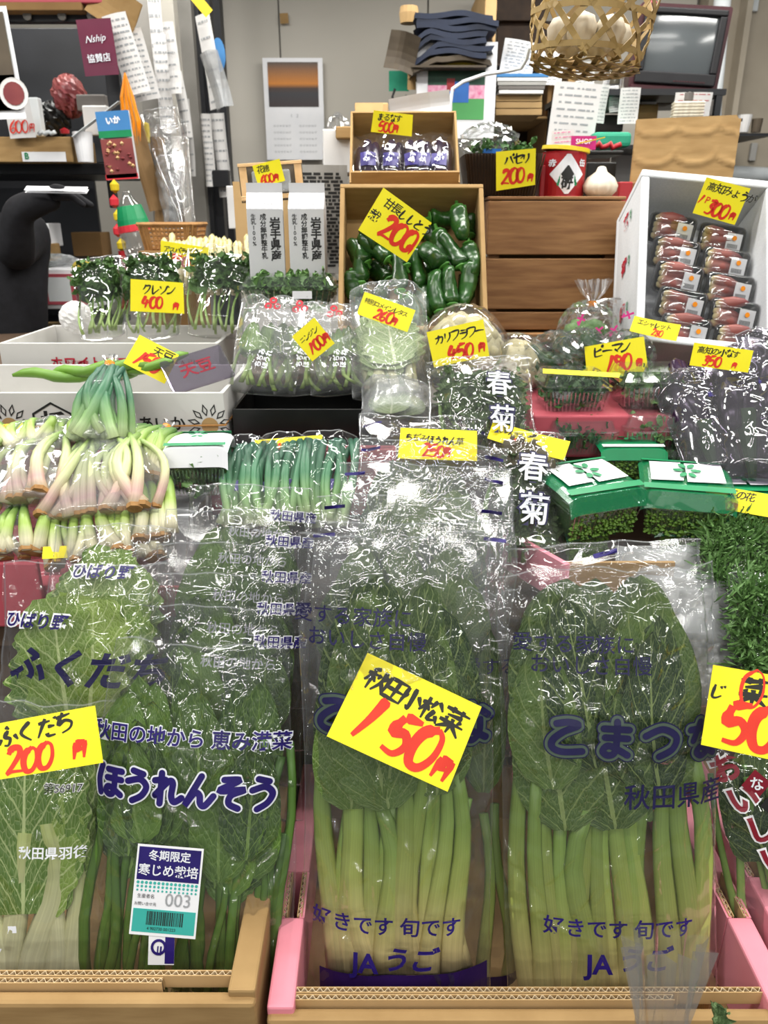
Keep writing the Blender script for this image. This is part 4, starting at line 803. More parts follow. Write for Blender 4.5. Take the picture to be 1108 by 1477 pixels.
block('foam_box', 'white foam box beside the scallion pile, behind the spinach bags', 'box', (175, 745, 282, 850), 1.08, .16, 'foam_white')
block('carton', 'closed dull red carton behind the fukudachi bags at the left edge', 'box', (-60, 812, 60, 905), .985, .012, 'carton_pink_dull')
# green onions with purple tape
for i, (x, wp) in enumerate(((352, 66), (405, 78), (468, 86))):
    o, w, h, fn = bag(('bag of blue-green onions, leftmost of the three with purple tape', 'middle bag of blue-green onions with purple tape', 'right bag of blue-green onions, darkest leaves, with purple tape')[i], 'bag of green onions', (x, 770, 1.09), (x+6, 640-4*i, 1.2), wp, .04, 120+i, 'bags of green onions', 'film', nu=34, nv=40, creases=30, amp=.003, name='green_onion_bag', top=.7)
    scallions(o, w, h*.98, .03, 120+i, 18, 'scallion_blue', .85, .0065, .0055, False, arc=1); patch(o, -w*.36, w*.3, h*.36, h*.47, 'purple_tape', fn, -.004, 'tape', 6, 2)
price_tag('yellow tag seen almost edge-on above the green onion bags', 417, 638, 1.2, 96, 17, 3, [('特別ねぎ', 'k', .1, .5, .4), ('150円', 'r', .3, .0, .5)], tilt=-35)
# pink carton with upside-down lettering
o = carton('pink carton with upside-down lettering behind the green onions', -.372, .02, 1.21, 1.235, 1.03, 1.145, outer='carton_pink_dull')
text(o, '湯沢野菜生産組合', .02, 0, .022, 'print_dark', .02, 180, None, .0008, mtx=T3(.02, -.0135, .086) @ RX(90)); text(o, '号  77', 0, 0, .028, 'print_dark', .01, 180, None, .0008, mtx=T3(-.14, -.0135, .06) @ RX(90)); 
o2 = carton('dark red carton left of the pink lettered one', -.60, -.376, 1.215, 1.235, 1.0, 1.14, outer='carton_pink_dull')
clamshell('clear pack of small green sprouts under a white label with a green flower', 285, 718, 1.1, 88, .10, .075, 'herb_light', 4, seed=5, wrapper='sticker_white')
# patterned white box
o = carton('white carton with hexagon crest and ornamental corners, holding broad beans', -.80, -.262, 1.24, 1.50, 1.129, 1.232, .007, 'carton_white', cat='box')
fm = T3(0, -.1305, 0) @ RX(90)
def ptx(s, x, z, sz, mat, off=.02, **k): return text(o, s, 0, 0, sz, mat, off, 0, None, .001, mtx=T3(x, -.13, z) @ RX(90), **k)
X_ = lambda px, py=575: (at(px, py, 1.24).x-o.location.x) if False else at(px, py, 1.24).x-o.matrix_world.translation.x
ptx('あいか', X_(230), .05, .026, 'print_black', .02); ptx('栃', X_(72), .05, .04, 'print_black', .04)
mb = MB(); hexp = [(math.cos(math.radians(30+60*i)), math.sin(math.radians(30+60*i))) for i in range(6)]
for i in range(6):
    a, b = hexp[i], hexp[(i+1) % 6]; q = [(a[0]*.038, a[1]*.038), (b[0]*.038, b[1]*.038), (b[0]*.034, b[1]*.034), (a[0]*.034, a[1]*.034)]; mb.add([(X_(72)+x, -.131, .05+z) for x, z in q], [(0, 1, 2, 3)])
mb.build('printed_crest', 'print_black', o)
mb = MB(); mb.add([(X_(98)+a, -.1308, .05+b) for a, b in ((-.003, 0), (.022, .028), (.045, .02), (.03, -.02))], [(0, 3, 2, 1)]); mb.build('printed_diamond', 'print_maroon', o)
for px in (8, 300):
    for a in range(12):
        ang = a*PI/6; m_ = T3(X_(px), -.131, .048) @ RX(90) @ RZ(a*30+15); mb = MB()
        mb.add([(.016, 0, 0), (.026, .005, 0), (.038, 0, 0), (.026, -.005, 0), (.02, 0, .0), (.026, .003, 0.0), (.034, 0, 0), (.026, -.003, 0)], [(0, 1, 5, 4), (1, 2, 6, 5), (2, 3, 7, 6), (3, 0, 4, 7)]); mb.build('printed_petal', 'print_black', o, m_)
    mb = MB(); mb.lathe([(.0001, 0), (.014, 0)], 20); mb.build('cardboard_patch', 'cardboard', o, T3(X_(px), -.1312, .048) @ RX(90))
mb = MB(); mb.tube([(-.27, -.1335, .046), (-.1, -.1345, .048), (.1, -.1345, .047), (.2695, -.1335, .05), (.2715, .12, .05)], .0016, 6); mb.build('rubber_band', 'rubber_tan', o)
for i, (px, py, L, rz, tl) in enumerate(((90, 541, .17, 2, 0), (195, 530, .15, -18, 8), (215, 524, .14, 25, 6), (175, 538, .12, 60, 4), (120, 533, .13, -8, 10))):
    mb = MB(); mb.tube([(L*(q/9-.5), .006*math.sin(q), .004*math.sin(q*.9)) for q in range(10)], [.004, .011, .0135, .0125, .0145, .0125, .0145, .013, .0115, .004], 8, flat=.7); b_ = mb.build('broad_bean_pod', 'bean_green', smooth=True)
    b_.matrix_world = T3(*at(px, py, 1.33)) @ RZ(rz) @ RY(-tl) ; tag(b_, ('long broad bean pod lying along the front of the patterned box', 'broad bean pod slanting under the yellow tag', 'broad bean pod crossing behind the tag', 'short broad bean pod behind the tied bag', 'broad bean pod at the back of the patterned box')[i], 'bean pod', 'broad beans')
price_tag('yellow tag for broad beans standing in the patterned box, written along a slant', 219, 518, 1.32, 62, 48, -32, [('天豆', 'k', .42, .6, .36, 0), ('150', 'r', .12, .12, .5, 0)], tilt=-15)
sp = MB(); sp.box(-.055, .055, -.035, .035, -.004, .004); s_ = sp.build('seed_packet', 'film_silver', bevel=.004); s_.matrix_world = FACE(285, 533, 1.31, -35, 18)[0]; tag(s_, 'shiny dark seed packet lying at the right end of the patterned box', 'packet'); text(s_, '天豆', 0, 0, .03, 'print_maroon', .02, eps=.0046)
# white carton with watercress
o = carton('white carton with red katakana print holding bagged watercress', -.758, -.326, 1.53, 1.80, 1.206, 1.268, .008, 'carton_white')
X2 = lambda px: at(px, 500, 1.53).x-o.matrix_world.translation.x
text(o, 'ホワイトアスパラガス', 0, 0, .026, 'print_red', .02, 0, None, .001, mtx=T3(X2(165), -.1355, .022) @ RX(90)); text(o, '北海道産', 0, 0, .012, 'print_red', .01, 0, None, .001, mtx=T3(X2(108), -.1355, .022) @ RX(90)); text(o, 'A 出荷', 0, 0, .016, 'print_red', .01, 0, None, .001, mtx=T3(X2(275), -.1355, .022) @ RX(90))
for i, (x, wp, yt, dx) in enumerate(((150, 72, 378, -6), (222, 88, 372, 0), (318, 110, 362, 14))):
    o, w, h, fn = bag(('bag of watercress at the left end of the white carton', 'middle bag of watercress behind its 400 yen tag', 'widest bag of watercress, right end of the white carton')[i], 'bag of greens', (x, 485, 1.6), (x+dx, yt, 1.72), wp, .05, 130+i, 'bags of watercress', 'film', nu=34, nv=40, creases=30, amp=.005, ridge=.002, flare=.15)
    fill_greens(o, w, h, .04, 130+i, 12, 26, 'leaf_cress', 'stalk_thin', 'round', split=(.5, .42), lw=.04, ll=.05, sr=(.003, .0018), leaftop=.95, gather=.7, fan=.9)
    frizz(o, 'small_leaves', w*.78, h*.36, .03, 300, .012, 'leaf_cress', i, T3(0, h*.68, .008))
price_tag('yellow tag reading watercress 400 yen, in katakana', 227, 428, 1.57, 74, 44, -5, [('クレソン', 'k', .22, .55, .3, 2), ('400', 'r', .2, .12, .42, 0), ('円', 'r', .78, .1, .34)], bend=.003)
o = thing('asparagus_bundle', 'bundle of white asparagus tips standing behind the watercress', 'asparagus', F2((295, 400, 1.78), (300, 330, 1.84))[0], 'white asparagus')
r_ = random.Random(9)
for i in range(34):
    x = (i % 12-5.5)*.016+r_.uniform(-.004, .004); z = -(i//12)*.02; y1 = .085+.012*(i//12)+r_.uniform(0, .02); tl = r_.uniform(-.01, .01)
    mb = MB(); mb.tube([(x, -.02, z), (x, .04, z), (x+tl, y1-.02, z), (x+tl, y1-.008, z), (x+tl, y1, z)], [.0065, .0065, .006, .0072, .002], 7); mb.build('asparagus_spear', 'asparagus', o, smooth=True)
    for k in range(3): mb = MB(); mb.lathe([(.0001, .01), (.004, .003), (.003, -.004)], 5, T3(x+tl+.004*math.cos(k*2.1), y1-.018+k*.006, z+.004*math.sin(k*2.1)) @ RX(-90)); mb.build('spear_scale', 'corn_tip', o)
price_tag('yellow tag with red 350 yen clipped to the white asparagus', 266, 370, 1.76, 66, 34, -8, [('アスパラガス', 'k', .05, .55, .28), ('350円', 'r', .2, .08, .45)])
def basket(label, px, py, Y, wpx, d, h, mat='wicker', name='wicker_basket', rz=0):
    P = at(px, py, Y); w = wpx*mpp(P); o = thing(name, label, 'basket', T3(*P) @ RZ(rz)); hx, hy = w/2, d/2; n = 6
    for k in range(n):
        z = h*(k+.5)/n; f = .85+.15*k/n; mb = MB(); pts = [Vector((x*f, y*f+hy, z)) for x, y in rrect(hx, hy, .02)]; mb.tube(pts+[pts[0]], .0028, 5); mb.build('hoop', mat, o)
    P_ = rrect(hx, hy, .02, 5)
    for k, (x, y) in enumerate(P_): mb = MB(); mb.tube([(x*.85, y*.85+hy, 0), (x, y+hy, h)], .0025, 5); mb.build('stake', mat, o)
    for k in range(14): x = -hx+2*hx*(k+.5)/14; mb = MB(); mb.tube([(x*.85, hy-hy*.86, 0), (x, 0, h)], .0022, 5); mb.build('stake', mat, o)
    mb = MB(); pts = [Vector((x*1.01, y*1.01+hy, h)) for x, y in rrect(hx, hy, .02)]; mb.tube(pts+[pts[0]], .005, 6); mb.build('rim', mat, o)
    mb = MB(); mb.box(-hx*.85, hx*.85, hy-hy*.85, hy+hy*.85, 0, .004); mb.build('base', mat, o)
    return o
block('carton', 'tan carton carrying the open woven basket', 'box', (205, 362, 282, 480), 1.94, .16, 'cardboard_dark')
basket('open woven basket beside the white asparagus', 242, 362, 1.95, 84, .14, .06)
# clear box of greens behind the bagged greens, milk cartons, wicker tray, newspaper
clamshell('wide clear bag of fine green herbs below the milk cartons', 418, 446, 1.5, 150, .13, .058, 'herb_light', 0, seed=8, nfill=900, size=.016)
block('white_label', 'small white label on the wide pack of herbs', 'label', (422, 420, 450, 431), 1.497, .001, 'sticker_white', 0)
for i, px in enumerate((386, 444)):
    P = at(px, 386, 1.62); k = mpp(P); w = .0705; h = .14; o = thing('milk_carton', ('white milk carton with black vertical lettering, left of the pair', 'white milk carton with black vertical lettering, right of the pair')[i], 'milk carton', T3(*P) @ RZ(6 if i == 0 else 0), 'milk cartons')
    mb = MB(); mb.box(-w/2, w/2, 0, w, -.03, .11); mb.build('body', 'milk_white', o, bevel=.001)
    mb = MB(); a = w/2; mb.add([(-a, 0, .11), (a, 0, .11), (a, w, .11), (-a, w, .11), (-a, a, .142), (a, a, .142)], [(0, 1, 5, 4), (2, 3, 4, 5), (1, 2, 5), (3, 0, 4)]); mb.build('gable', 'milk_white', o)
    mb = MB(); mb.box(-a, a, a-.0015, a+.0015, .141, .158); mb.build('top_seal', 'milk_white', o)
    V = lambda s, x, z, sz, off=.03, ls=1.0: text(o, '\n'.join(s), 0, 0, sz, 'print_black', off, 0, None, .0006, lines=ls, mtx=T3(x, 0, z) @ RX(90))
    V('岩手県産', .019, .052, .0215, .03, .95); V('成分無調整牛乳', -.004, .058, .0125, .025, .97); V('生乳100%', -.023, .07, .0105, .015, .95)
    text(o, 'YUDA', 0, 0, .01, 'print_grey', .02, 0, None, .001, mtx=T3(0, .0095, .121) @ RX(42), sx=1.4)
    if i == 1: block('red_corner', None, None, (415, 300, 419, 306), 1.6, .001, 'orange_tape', 0) if False else None
o = thing('wicker_tray', 'small bamboo framed tray leaning above the left milk carton, with dried goods', 'tray', FACE(392, 262, 1.72, -14, 4)[0]); k = mpp(at(392, 262, 1.72)); w, h = 92*k, 50*k
mb = MB(); mb.box(-w/2, w/2, -h/2, h/2, -.01, -.004); mb.build('tray_base', 'brown_bag', o)
for j in range(9): mb = MB(); mb.tube([(-w/2+.003+j*.0016, -h/2, 0), (-w/2+.003+j*.0016, h/2, 0)], .0011, 5); mb.build('slat', 'straw_pale', o); mb = MB(); mb.tube([(w/2-.003-j*.0016, -h/2, 0), (w/2-.003-j*.0016, h/2, 0)], .0011, 5); mb.build('slat', 'straw_pale', o)
for j in range(3): mb = MB(); mb.tube([(-w/2, -h/2+.003+j*.003, .002), (w/2, -h/2+.003+j*.003, .002)], .0018, 5); mb.tube([(-w/2, h/2-.003+j*.002, .002), (w/2, h/2-.003+j*.002, .002)], .0014, 5); mb.build('rail', 'straw_pale', o)
mb = MB(); mb.box(-w*.3, w*.3, -h*.3, h*.3, -.004, .008); mb.build('dried_goods', 'film_cloudy', o, bevel=.004)
price_tag('yellow tag with 600 yen on the small bamboo tray', 388, 250, 1.7, 40, 30, 14, [('花穂', 'k', .1, .55, .36), ('600円', 'r', .12, .08, .42)])
for i, a in enumerate(((433, 245, 502, 392, 1.9), (418, 250, 470, 390, 1.94))): sheet('newspaper', ('folded grey newspaper standing between the milk cartons and the pepper box', 'second newspaper sheet behind the folded one')[i], 'newspaper', *a, 'paper_grey', 0, .006, 26, 'print_black', seed=20+i)
block('cardboard_sheet', 'pale cardboard sheet standing behind the milk cartons', 'cardboard', (340, 262, 430, 400), 1.98, .01, 'cardboard_pale', 0)
# black tray with bagged greens
o = carton('black plastic tray holding bagged greens with red cherry marks', at(334, 580, 1.26).x, at(534, 580, 1.26).x, 1.26, 1.46, 1.13, 1.2, .004, 'black_plastic', name='plastic_tray', cat='tray')
for i, (x, xt, wp, yt) in enumerate(((378, 395, 96, 440), (440, 430, 90, 446), (492, 478, 84, 452))):
    o, w, h, fn = bag(('bagged spring greens at the left end of the black tray', 'bagged spring greens in the middle of the black tray behind the 100 yen tag', 'bagged spring greens at the right end of the black tray')[i], 'bag of greens', (x, 566, 1.31), (xt, yt, 1.42), wp, .045, 140+i, 'bags in the black tray', 'film_soft', nu=44, nv=48, creases=40, amp=.005, ridge=.003, top=.5)
    fill_greens(o, w, h, .035, 140+i, 10, 10, 'leaf_spinach', 'stalk_thin', 'spear', split=(.5, .35), lw=.04, ll=.08, sr=(.004, .003), leaftop=.75, gather=.9)
    m = MB()
    for dx, dy in ((0, .006), (.006, -.003), (-.006, -.003)): m.lathe([(.003, 0), (.0065, 0)], 14, T3(dx*1.3+w*.05, dy*1.3+h*.88, float(fn(np.array(w*.05), np.array(h*.88)))+.002))
    m.build('printed_cherries', 'red_cherry', o); text(o, 'ちぢみ\nほうれ', w*.05, h*.22, .012, 'print_white', .03, 80, fn, .001)
price_tag('yellow tag with 100 yen hanging on the bagged greens in the black tray', 452, 490, 1.275, 42, 46, 38, [('ニンジン', 'k', .1, .6, .2, 0), ('100円', 'r', .12, .15, .38, 0)])
# pale lettuce bag, silver bag, cauliflowers
o, w, h, fn = bag('rounded clear bag of pale lettuce hearts under the 260 yen tag', 'bag of lettuce', (566, 574, 1.3), (560, 424, 1.42), 112, .06, 150, 'lettuce bags', 'film_soft', nu=40, nv=46, creases=36, amp=.005, ridge=.003, name='lettuce_bag', top=.6, side=.6)
fill_greens(o, w, h, .05, 150, 6, 12, 'leaf_lettuce', 'stalk_fukudachi', 'round', split=(.4, .1), lw=.09, ll=.12, sr=(.01, .006), frill=.12)
o, w, h, fn = bag('second pale lettuce bag lying beneath, cloudy film', 'bag of lettuce', (570, 616, 1.24), (572, 560, 1.31), 100, .05, 151, 'lettuce bags', 'film_cloudy', nu=30, nv=24, creases=20, amp=.004, ridge=.002, name='lettuce_bag', top=.6, side=.6)
fill_greens(o, w, h, .03, 151, 0, 4, 'leaf_lettuce', 'stalk_fukudachi', 'round', lw=.07, ll=.06, split=(.1, .1))
price_tag('yellow tag with 260 yen lying on the pale lettuce bag', 557, 450, 1.315, 78, 34, -20, [('特別ロメインレタス', 'k', .05, .55, .26), ('260円', 'r', .3, .05, .5)], tilt=-15)
def cauli(label, px, py, Y, R, seed):
    o = thing('cauliflower', label, 'cauliflower', T3(*at(px, py, Y)), 'cauliflowers in film'); r = random.Random(seed)
    mb = MB(); mb.lathe([(.001, -.5*R), (.8*R, -.35*R), (.95*R, .0), (.85*R, .45*R), (.5*R, .78*R), (.001, .9*R)], 18); mb.build('heart', 'cauli_curd', o, smooth=True)
    for i in range(46):
        a = r.uniform(0, 2*PI); e = math.acos(r.uniform(.0, 1)); s = R*r.uniform(.13, .22); p = Vector((math.cos(a)*math.sin(e), math.sin(a)*math.sin(e), math.cos(e)*.9))*R*.86
        mb = MB(); mb.lathe([(s*.5, -s*.8), (s, -.1*s), (s*.85, .45*s), (.4*s, .85*s), (.0001, s)], 8, Matrix.Translation(p)); mb.build('floret', 'cauli_curd', o, smooth=True)
    for i in range(7):
        a = i*51+r.uniform(-10, 10); ob('leaf', leaf_mesh('leaf', 'round', 80+i % 3, 'leaf_lettuce', .03, frill=.08, curl=-.6), o, RZ(a) @ T3(0, R*.55, -R*.6) @ RX(80) @ SC(R*1.0, R*1.1, R*.8))
    mb = MB(); n = 24; k = 14; vs = []
    for j in range(k+1):
        e = PI*j/k
        for i in range(n):
            a = 2*PI*i/n; q = R*(1.14+.05*math.sin(i*2.7+j*1.9+seed)*math.sin(j*2.2+i)); vs.append((q*math.sin(e)*math.cos(a), q*math.sin(e)*math.sin(a), q*math.cos(e)*.98))
    mb.add(vs, [(j*n+i, (j+1)*n+i, (j+1)*n+(i+1) % n, j*n+(i+1) % n) for j in range(k) for i in range(n)]); mb.build('film', 'film_crisp', o, smooth=True)
    return o
cauli('large wrapped cauliflower under the 450 yen tag', 668, 507, 1.40, .074, 4); cauli('wrapped cauliflower behind and right of the tagged one', 742, 536, 1.46, .064, 5)
price_tag('yellow tag reading cauliflower 450 yen, in katakana', 661, 496, 1.285, 82, 52, 13, [('カリフラワー', 'k', .1, .6, .27), ('450', 'r', .28, .1, .44, -2), ('円', 'r', .82, .14, .34)])
# shungiku bags
def shungiku(label, b, t, wpx, seed, tx, ty, sz, ochre=False):
    o, w, h, fn = bag(label, 'bag of greens', b, t, wpx, .045, seed, 'bags of chrysanthemum greens', 'film_crisp', nu=44, nv=60, creases=44, amp=.005, ridge=.002, top=.4)
    fill_greens(o, w, h, .035, seed, 10, 16, 'leaf_shungiku', 'stalk_thin', 'round', split=(.6, .2), lw=.035, ll=.07, sr=(.004, .003), frill=.3)
    frizz(o, 'small_leaves', w*.74, h*.72, .026, 420, .009, 'leaf_shungiku', seed, T3(0, h*.46, .004))
    for i, c in enumerate('春菊'):
        text(o, c, tx*w, h*ty-i*sz*1.3, sz, 'print_dark', .07, -4, fn, .003, sx=.9, name='printed_text'); text(o, c, tx*w, h*ty-i*sz*1.3, sz, 'print_white', .012, -4, fn, .004, sx=.9)
    if ochre: patch(o, -w*.4, w*.32, h*.7, h*.98, 'ochre_and_tag_shade', fn, -.003, 'printed_band', 30, 20)  # not print: dark ochre painted in for the shadow and back of the tag
    return o
shungiku('tall bag of chrysanthemum greens with white vertical characters and tag shadow painted on top', (762, 815, 1.03), (760, 630, 1.15), 112, 160, 0, .66, .05, True)
shungiku('bag of chrysanthemum greens lying under the cauliflower, top character beside the clear packs', (700, 655, 1.16), (688, 522, 1.25), 150, 161, .14, .6, .045)
price_tag('yellow tag bent over the top of the chrysanthemum greens bag', 762, 636, 1.12, 114, 30, -14, [('しゅんぎく', 'k', .1, .5, .3), ('200円', 'r', .3, .0, .4)], tilt=-25, bend=-.004)
# ---------------------------------------------------------------- pepper box and top row
def tilt_box(label, b, t, wpx, dep, mat='cardboard', th=.005, name='carton', yaw=0, cat='box', group=None, front=1.0):
    """open box tipped towards the shopper: local Y up the slope, Z towards the eye"""
    m, h, k = F2(b, t, yaw); w = wpx*k; o = thing(name, label, cat, m, group); hx = w/2
    for nm, a in (('base', (-hx, hx, 0, h, -dep, -dep+th)), ('front_panel', (-hx, hx, 0, th, -dep+th, -dep*(1-front))), ('back_panel', (-hx, hx, h-th, h, -dep+th, 0)), ('side_panel', (-hx, -hx+th, th, h-th, -dep+th, 0)), ('side_panel', (hx-th, hx, th, h-th, -dep+th, 0))):
        mb = MB(); mb.box(*a); mb.build(nm, mat, o, bevel=th*.2)
    return o, w, h, m
o, w, h, m0 = tilt_box('cardboard box tipped forward and filled with long green peppers', (596, 476, 1.44), (594, 265, 1.62), 212, .11, th=.009)
_pm = []
for s in range(5):
    r_ = random.Random(200+s); mb = MB(); n = 10; k = 14; b1 = r_.uniform(-.25, .25); ph = [r_.uniform(0, 6) for _ in range(3)]; vs = []; uv = []
    for j in range(k+1):
        v = j/k; rr = .17*(min(1, v/.08)**.5)*(1-.35*v)*((1-v)/.1 if v > .92 else 1)+.01
        for i in range(n):
            a = 2*PI*i/n; q = rr*(1+.12*math.sin(3*a+ph[0]+v*3)+.08*math.sin(2*a+v*9+ph[1])+.04*math.sin(v*34+ph[2])); vs.append((q*math.cos(a)+b1*math.sin(v*PI)*.3, v, q*math.sin(a)+.04*math.sin(v*5+ph[1]))); uv.append((i/n, v))
    mb.add(vs, [(j*n+i, j*n+(i+1) % n, (j+1)*n+(i+1) % n, (j+1)*n+i)[::-1] for j in range(k) for i in range(n)]+[tuple(range(n)), tuple(k*n+i for i in range(n))[::-1]], uv); _pm.append(me('pepper', mb.v, mb.f, 'pepper_skin', mb.u, True))
cm = MB(); cm.lathe([(.001, -.005), (.13, .0), (.10, -.03), (.035, -.05), (.03, -.2), (.001, -.2)][::-1], 8, RX(-90)); capm = me('cap', cm.v, cm.f, 'pepper_cap', cm.u, True)
spots = [(515, 440, 530, 380, 1), (545, 436, 555, 385, 0), (520, 410, 508, 350, 2), (560, 375, 525, 340, 3), (530, 380, 503, 350, 2), (552, 350, 524, 335, 3), (585, 385, 560, 345, 3), (577, 420, 565, 345, 3), (600, 360, 600, 410, 2), (615, 400, 590, 355, 1), (545, 320, 575, 345, 0), (640, 385, 612, 350, 3), (632, 335, 652, 385, 2), (664, 385, 640, 335, 3), (660, 300, 668, 345, 3), (676, 352, 688, 400, 3), (620, 315, 650, 312, 1), (690, 380, 672, 440, 3), (676, 395, 660, 440, 2), (652, 440, 646, 390, 3), (636, 450, 630, 395, 3), (610, 460, 618, 408, 2), (590, 430, 600, 470, 3), (570, 465, 590, 425, 1), (600, 455, 575, 470, 0), (640, 465, 668, 455, 2), (665, 470, 690, 445, 1), (625, 440, 605, 415, 0), (560, 440, 580, 460, 1), (505, 395, 510, 430, 2), (540, 460, 520, 440, 1), (690, 340, 680, 310, 1), (600, 330, 625, 345, 0), (560, 405, 545, 385, 0)]
inv = m0.inverted(); r_ = random.Random(77)
def onplane(px, py, z):
    C = inv @ CAM; D = (inv.to_3x3() @ ray(px, py)); t = (z-C.z)/D.z; return C+D*t
for i, (x0, y0, x1, y1, lv) in enumerate(spots):
    z = -.085+.02*lv; A, B = onplane(x0, y0, z), onplane(x1, y1, z+r_.uniform(-.006, .006)); L = (B-A).length*r_.uniform(1.02, 1.15)
    L = max(L, .055); B = A+(B-A).normalized()*L
    for P in (A, B): P.x = max(-w/2+.022, min(w/2-.022, P.x)); P.y = max(.02, min(h-.02, P.y))
    wd = r_.uniform(.092, .115); mm = m0 @ aim(A.x, A.y, A.z, B.x, B.y, B.z, wd, wd, r_.uniform(0, 360)); p_ = thing('green_pepper', 'glossy dark green pepper %s, %s part of the tipped box' % (('pointing up' if y1 < y0-25 else 'pointing down' if y1 > y0+25 else 'lying across'), ('top', 'upper', 'middle', 'lower', 'bottom')[min(4, int((((y0+y1)/2)-310)//32))] + ' ' + ('left', 'centre-left', 'centre', 'centre-right', 'right')[min(4, int((((x0+x1)/2)-495)//42))]), 'pepper', mm, 'green peppers piled in the box')
    ob('body', _pm[i % 5], p_); ob('cap', capm, p_)
price_tag('large yellow tag for sweet green peppers, 200 yen, tilted among them', 570, 326, 1.46, 84, 66, -33, [('甘長ししとう', 'k', .12, .68, .24, 0), ('栽', 'k', .0, .3, .28, 0), ('200', 'r', .3, .12, .5, 4), ('円', 'r', .84, .15, .26)], bend=.003)
o, w, h, m1 = tilt_box('small open carton with bagged dark vegetables, on top of the pepper box', (584, 263, 1.72), (582, 160, 1.86), 156, .10, th=.005)
mb = MB(); mb.box(-w/2+.004, w/2-.004, -.004, .0, -.1, .03); mb.build('front_flap', 'cardboard', o); mb = MB(); mb.box(-w/2+.01, -w/2+.07, h-.004, h+.03, -.01, -.004); mb.build('side_flap', 'cardboard', o)
for i, (x, y, s) in enumerate(((-.075, .07, 1), (-.03, .065, 2), (.02, .07, 3), (.07, .075, 4), (.045, .06, 5))):
    t = thing('eggplant_bag', ('clear bag of dark eggplants at the left end of the small carton', 'clear bag of dark eggplants second from the left in the small carton', 'middle bag of dark eggplants in the small carton', 'bag of dark eggplants at the right end of the small carton', 'bag of dark eggplants lying in front in the small carton')[i], 'bag of eggplants', m1 @ T3(x, .03, -.04) @ RZ(8*math.sin(s*3)) @ SC(1.35, 1.4, 1.3), 'bagged eggplants')
    for k in range(3):
        mb = MB(); mb.lathe([(.001, 0), (.008, .004), (.0115, .025), (.009, .06), (.006, .075), (.001, .08)], 9, T3(-.012+k*.012, 0, .01*(k % 2)) @ RX(-90+4*k)); mb.build('eggplant', 'eggplant', t, smooth=True)
    fn = film_fn(.052, .1, .022, 300+s, 16, .003, .0015); ob('film', film_mesh(.052, .1, .022, fn, s, 18, 20, 'film'), t)
    patch(t, -.012, .012, .02, .045, 'print_purple', fn, .0008, 'printed_band', 4, 2); text(t, 'なす', 0, .033, .011, 'print_white', .02, 70, fn, .002)
mb = MB(); mb.box(-.04, .04, -.012, .012, -.003, .003); p_ = mb.build('white_packet', 'film_cloudy', bevel=.003); p_.matrix_world = m1 @ T3(.01, .02, -.02) @ RZ(4); tag(p_, 'white packet lying across the front of the small carton', 'packet')
price_tag('yellow tag with 500 yen standing in the small carton', 566, 178, 1.78, 58, 28, -6, [('まるなす', 'k', .1, .55, .38), ('500円', 'r', .15, .05, .5)], bend=-.003)
block('carton', 'closed tan carton standing behind the small carton', 'box', (512, 148, 560, 200), 2.15, .12, 'cardboard_pale')
a = sheet('white_envelope', 'white folded paper leaning behind the small carton, its corner pointing up', 'paper', 562, 138, 650, 166, 2.05, 'sticker_white', 8, .01)
block('plastic_crate', 'pinkish box edge just left of the small carton', 'box', (466, 186, 506, 250), 1.98, .15, 'paper_white'); block('paper_roll', 'tan cardboard flap left of the small carton', 'cardboard', (484, 182, 508, 200), 1.95, .05, 'cardboard')
# wooden crate
x0, x1, y0, y1, z0, z1 = slab(701, 286, 893, 492, 1.80, .30)
o = thing('wooden_crate', 'weathered wooden crate of horizontal boards carrying the basket and the tin', 'crate', T3((x0+x1)/2, 1.80, z0)); hx = (x1-x0)/2; H = z1-z0
for a, b in ((.0, .07), (.085, .22), (.235, .60), (.62, .99)):
    mb = MB(); mb.box(-hx, hx, 0 if a > .08 else -.02, .015, a*H, b*H-.002); mb.build('board', 'crate_wood', o, bevel=.002)
for s in (-1, 1):
    for a, b in ((.0, .22), (.235, .60), (.62, .99)): mb = MB(); mb.box(s*hx-(.012 if s > 0 else 0), s*hx+(0 if s > 0 else .012), .017, .28, a*H, b*H-.002); mb.build('side_board', 'crate_wood', o, bevel=.002)
    mb = MB(); mb.box(s*(hx-.018)-.012, s*(hx-.018)+.012, .016, .04, 0, H*.99); mb.build('corner_post', 'crate_wood', o)
mb = MB(); mb.box(-hx, hx, .0, .28, H*.99, H*1.0+.004); mb.build('lid_board', 'crate_wood', o, bevel=.002); mb = MB(); mb.box(-hx+.014, hx-.014, .05, .06, 0, H*.98); mb.build('back_panel', 'cardboard_dark', o)
block('crate_end', 'dark wooden crate end seen between the crate and the white foam box', 'crate', (890, 262, 914, 478), 1.95, .2, 'crate_wood')
# parsley basket
P = at(726, 284, 1.84); k = mpp(P); o = thing('dark_basket', 'dark flared wooden basket with a yellow parsley tag on the crate', 'basket', T3(*P)); w = 112*k
mb = MB(); loft(mb, [(w*.42, .07, .015, 0), (w*.5, .09, .02, .085), (w*.48, .08, .02, .085), (w*.4, .06, .015, .008)], True, True, T3(0, .09, .003)); mb.build('body', 'dark_basket', o); frizz(o, 'parsley', w*.8, .12, .09, 260, .012, 'herb', 4, T3(0, .09, .02))
mb = MB(); 
for q in range(26): mb.tube([(-w*.42+q*w*.84/25, .018, .002), (-w*.5+q*w/25, -.003, .086)], .0016, 4)
setkind(mb.build('staves', 'dark_basket', o), 'stuff')
price_tag('yellow tag reading parsley 200 yen, in katakana', 744, 244, 1.8, 56, 50, 3, [('パセリ', 'k', .2, .6, .3, 3), ('200', 'r', .12, .1, .42, 3), ('円', 'r', .78, .14, .3)], cut=-.1)
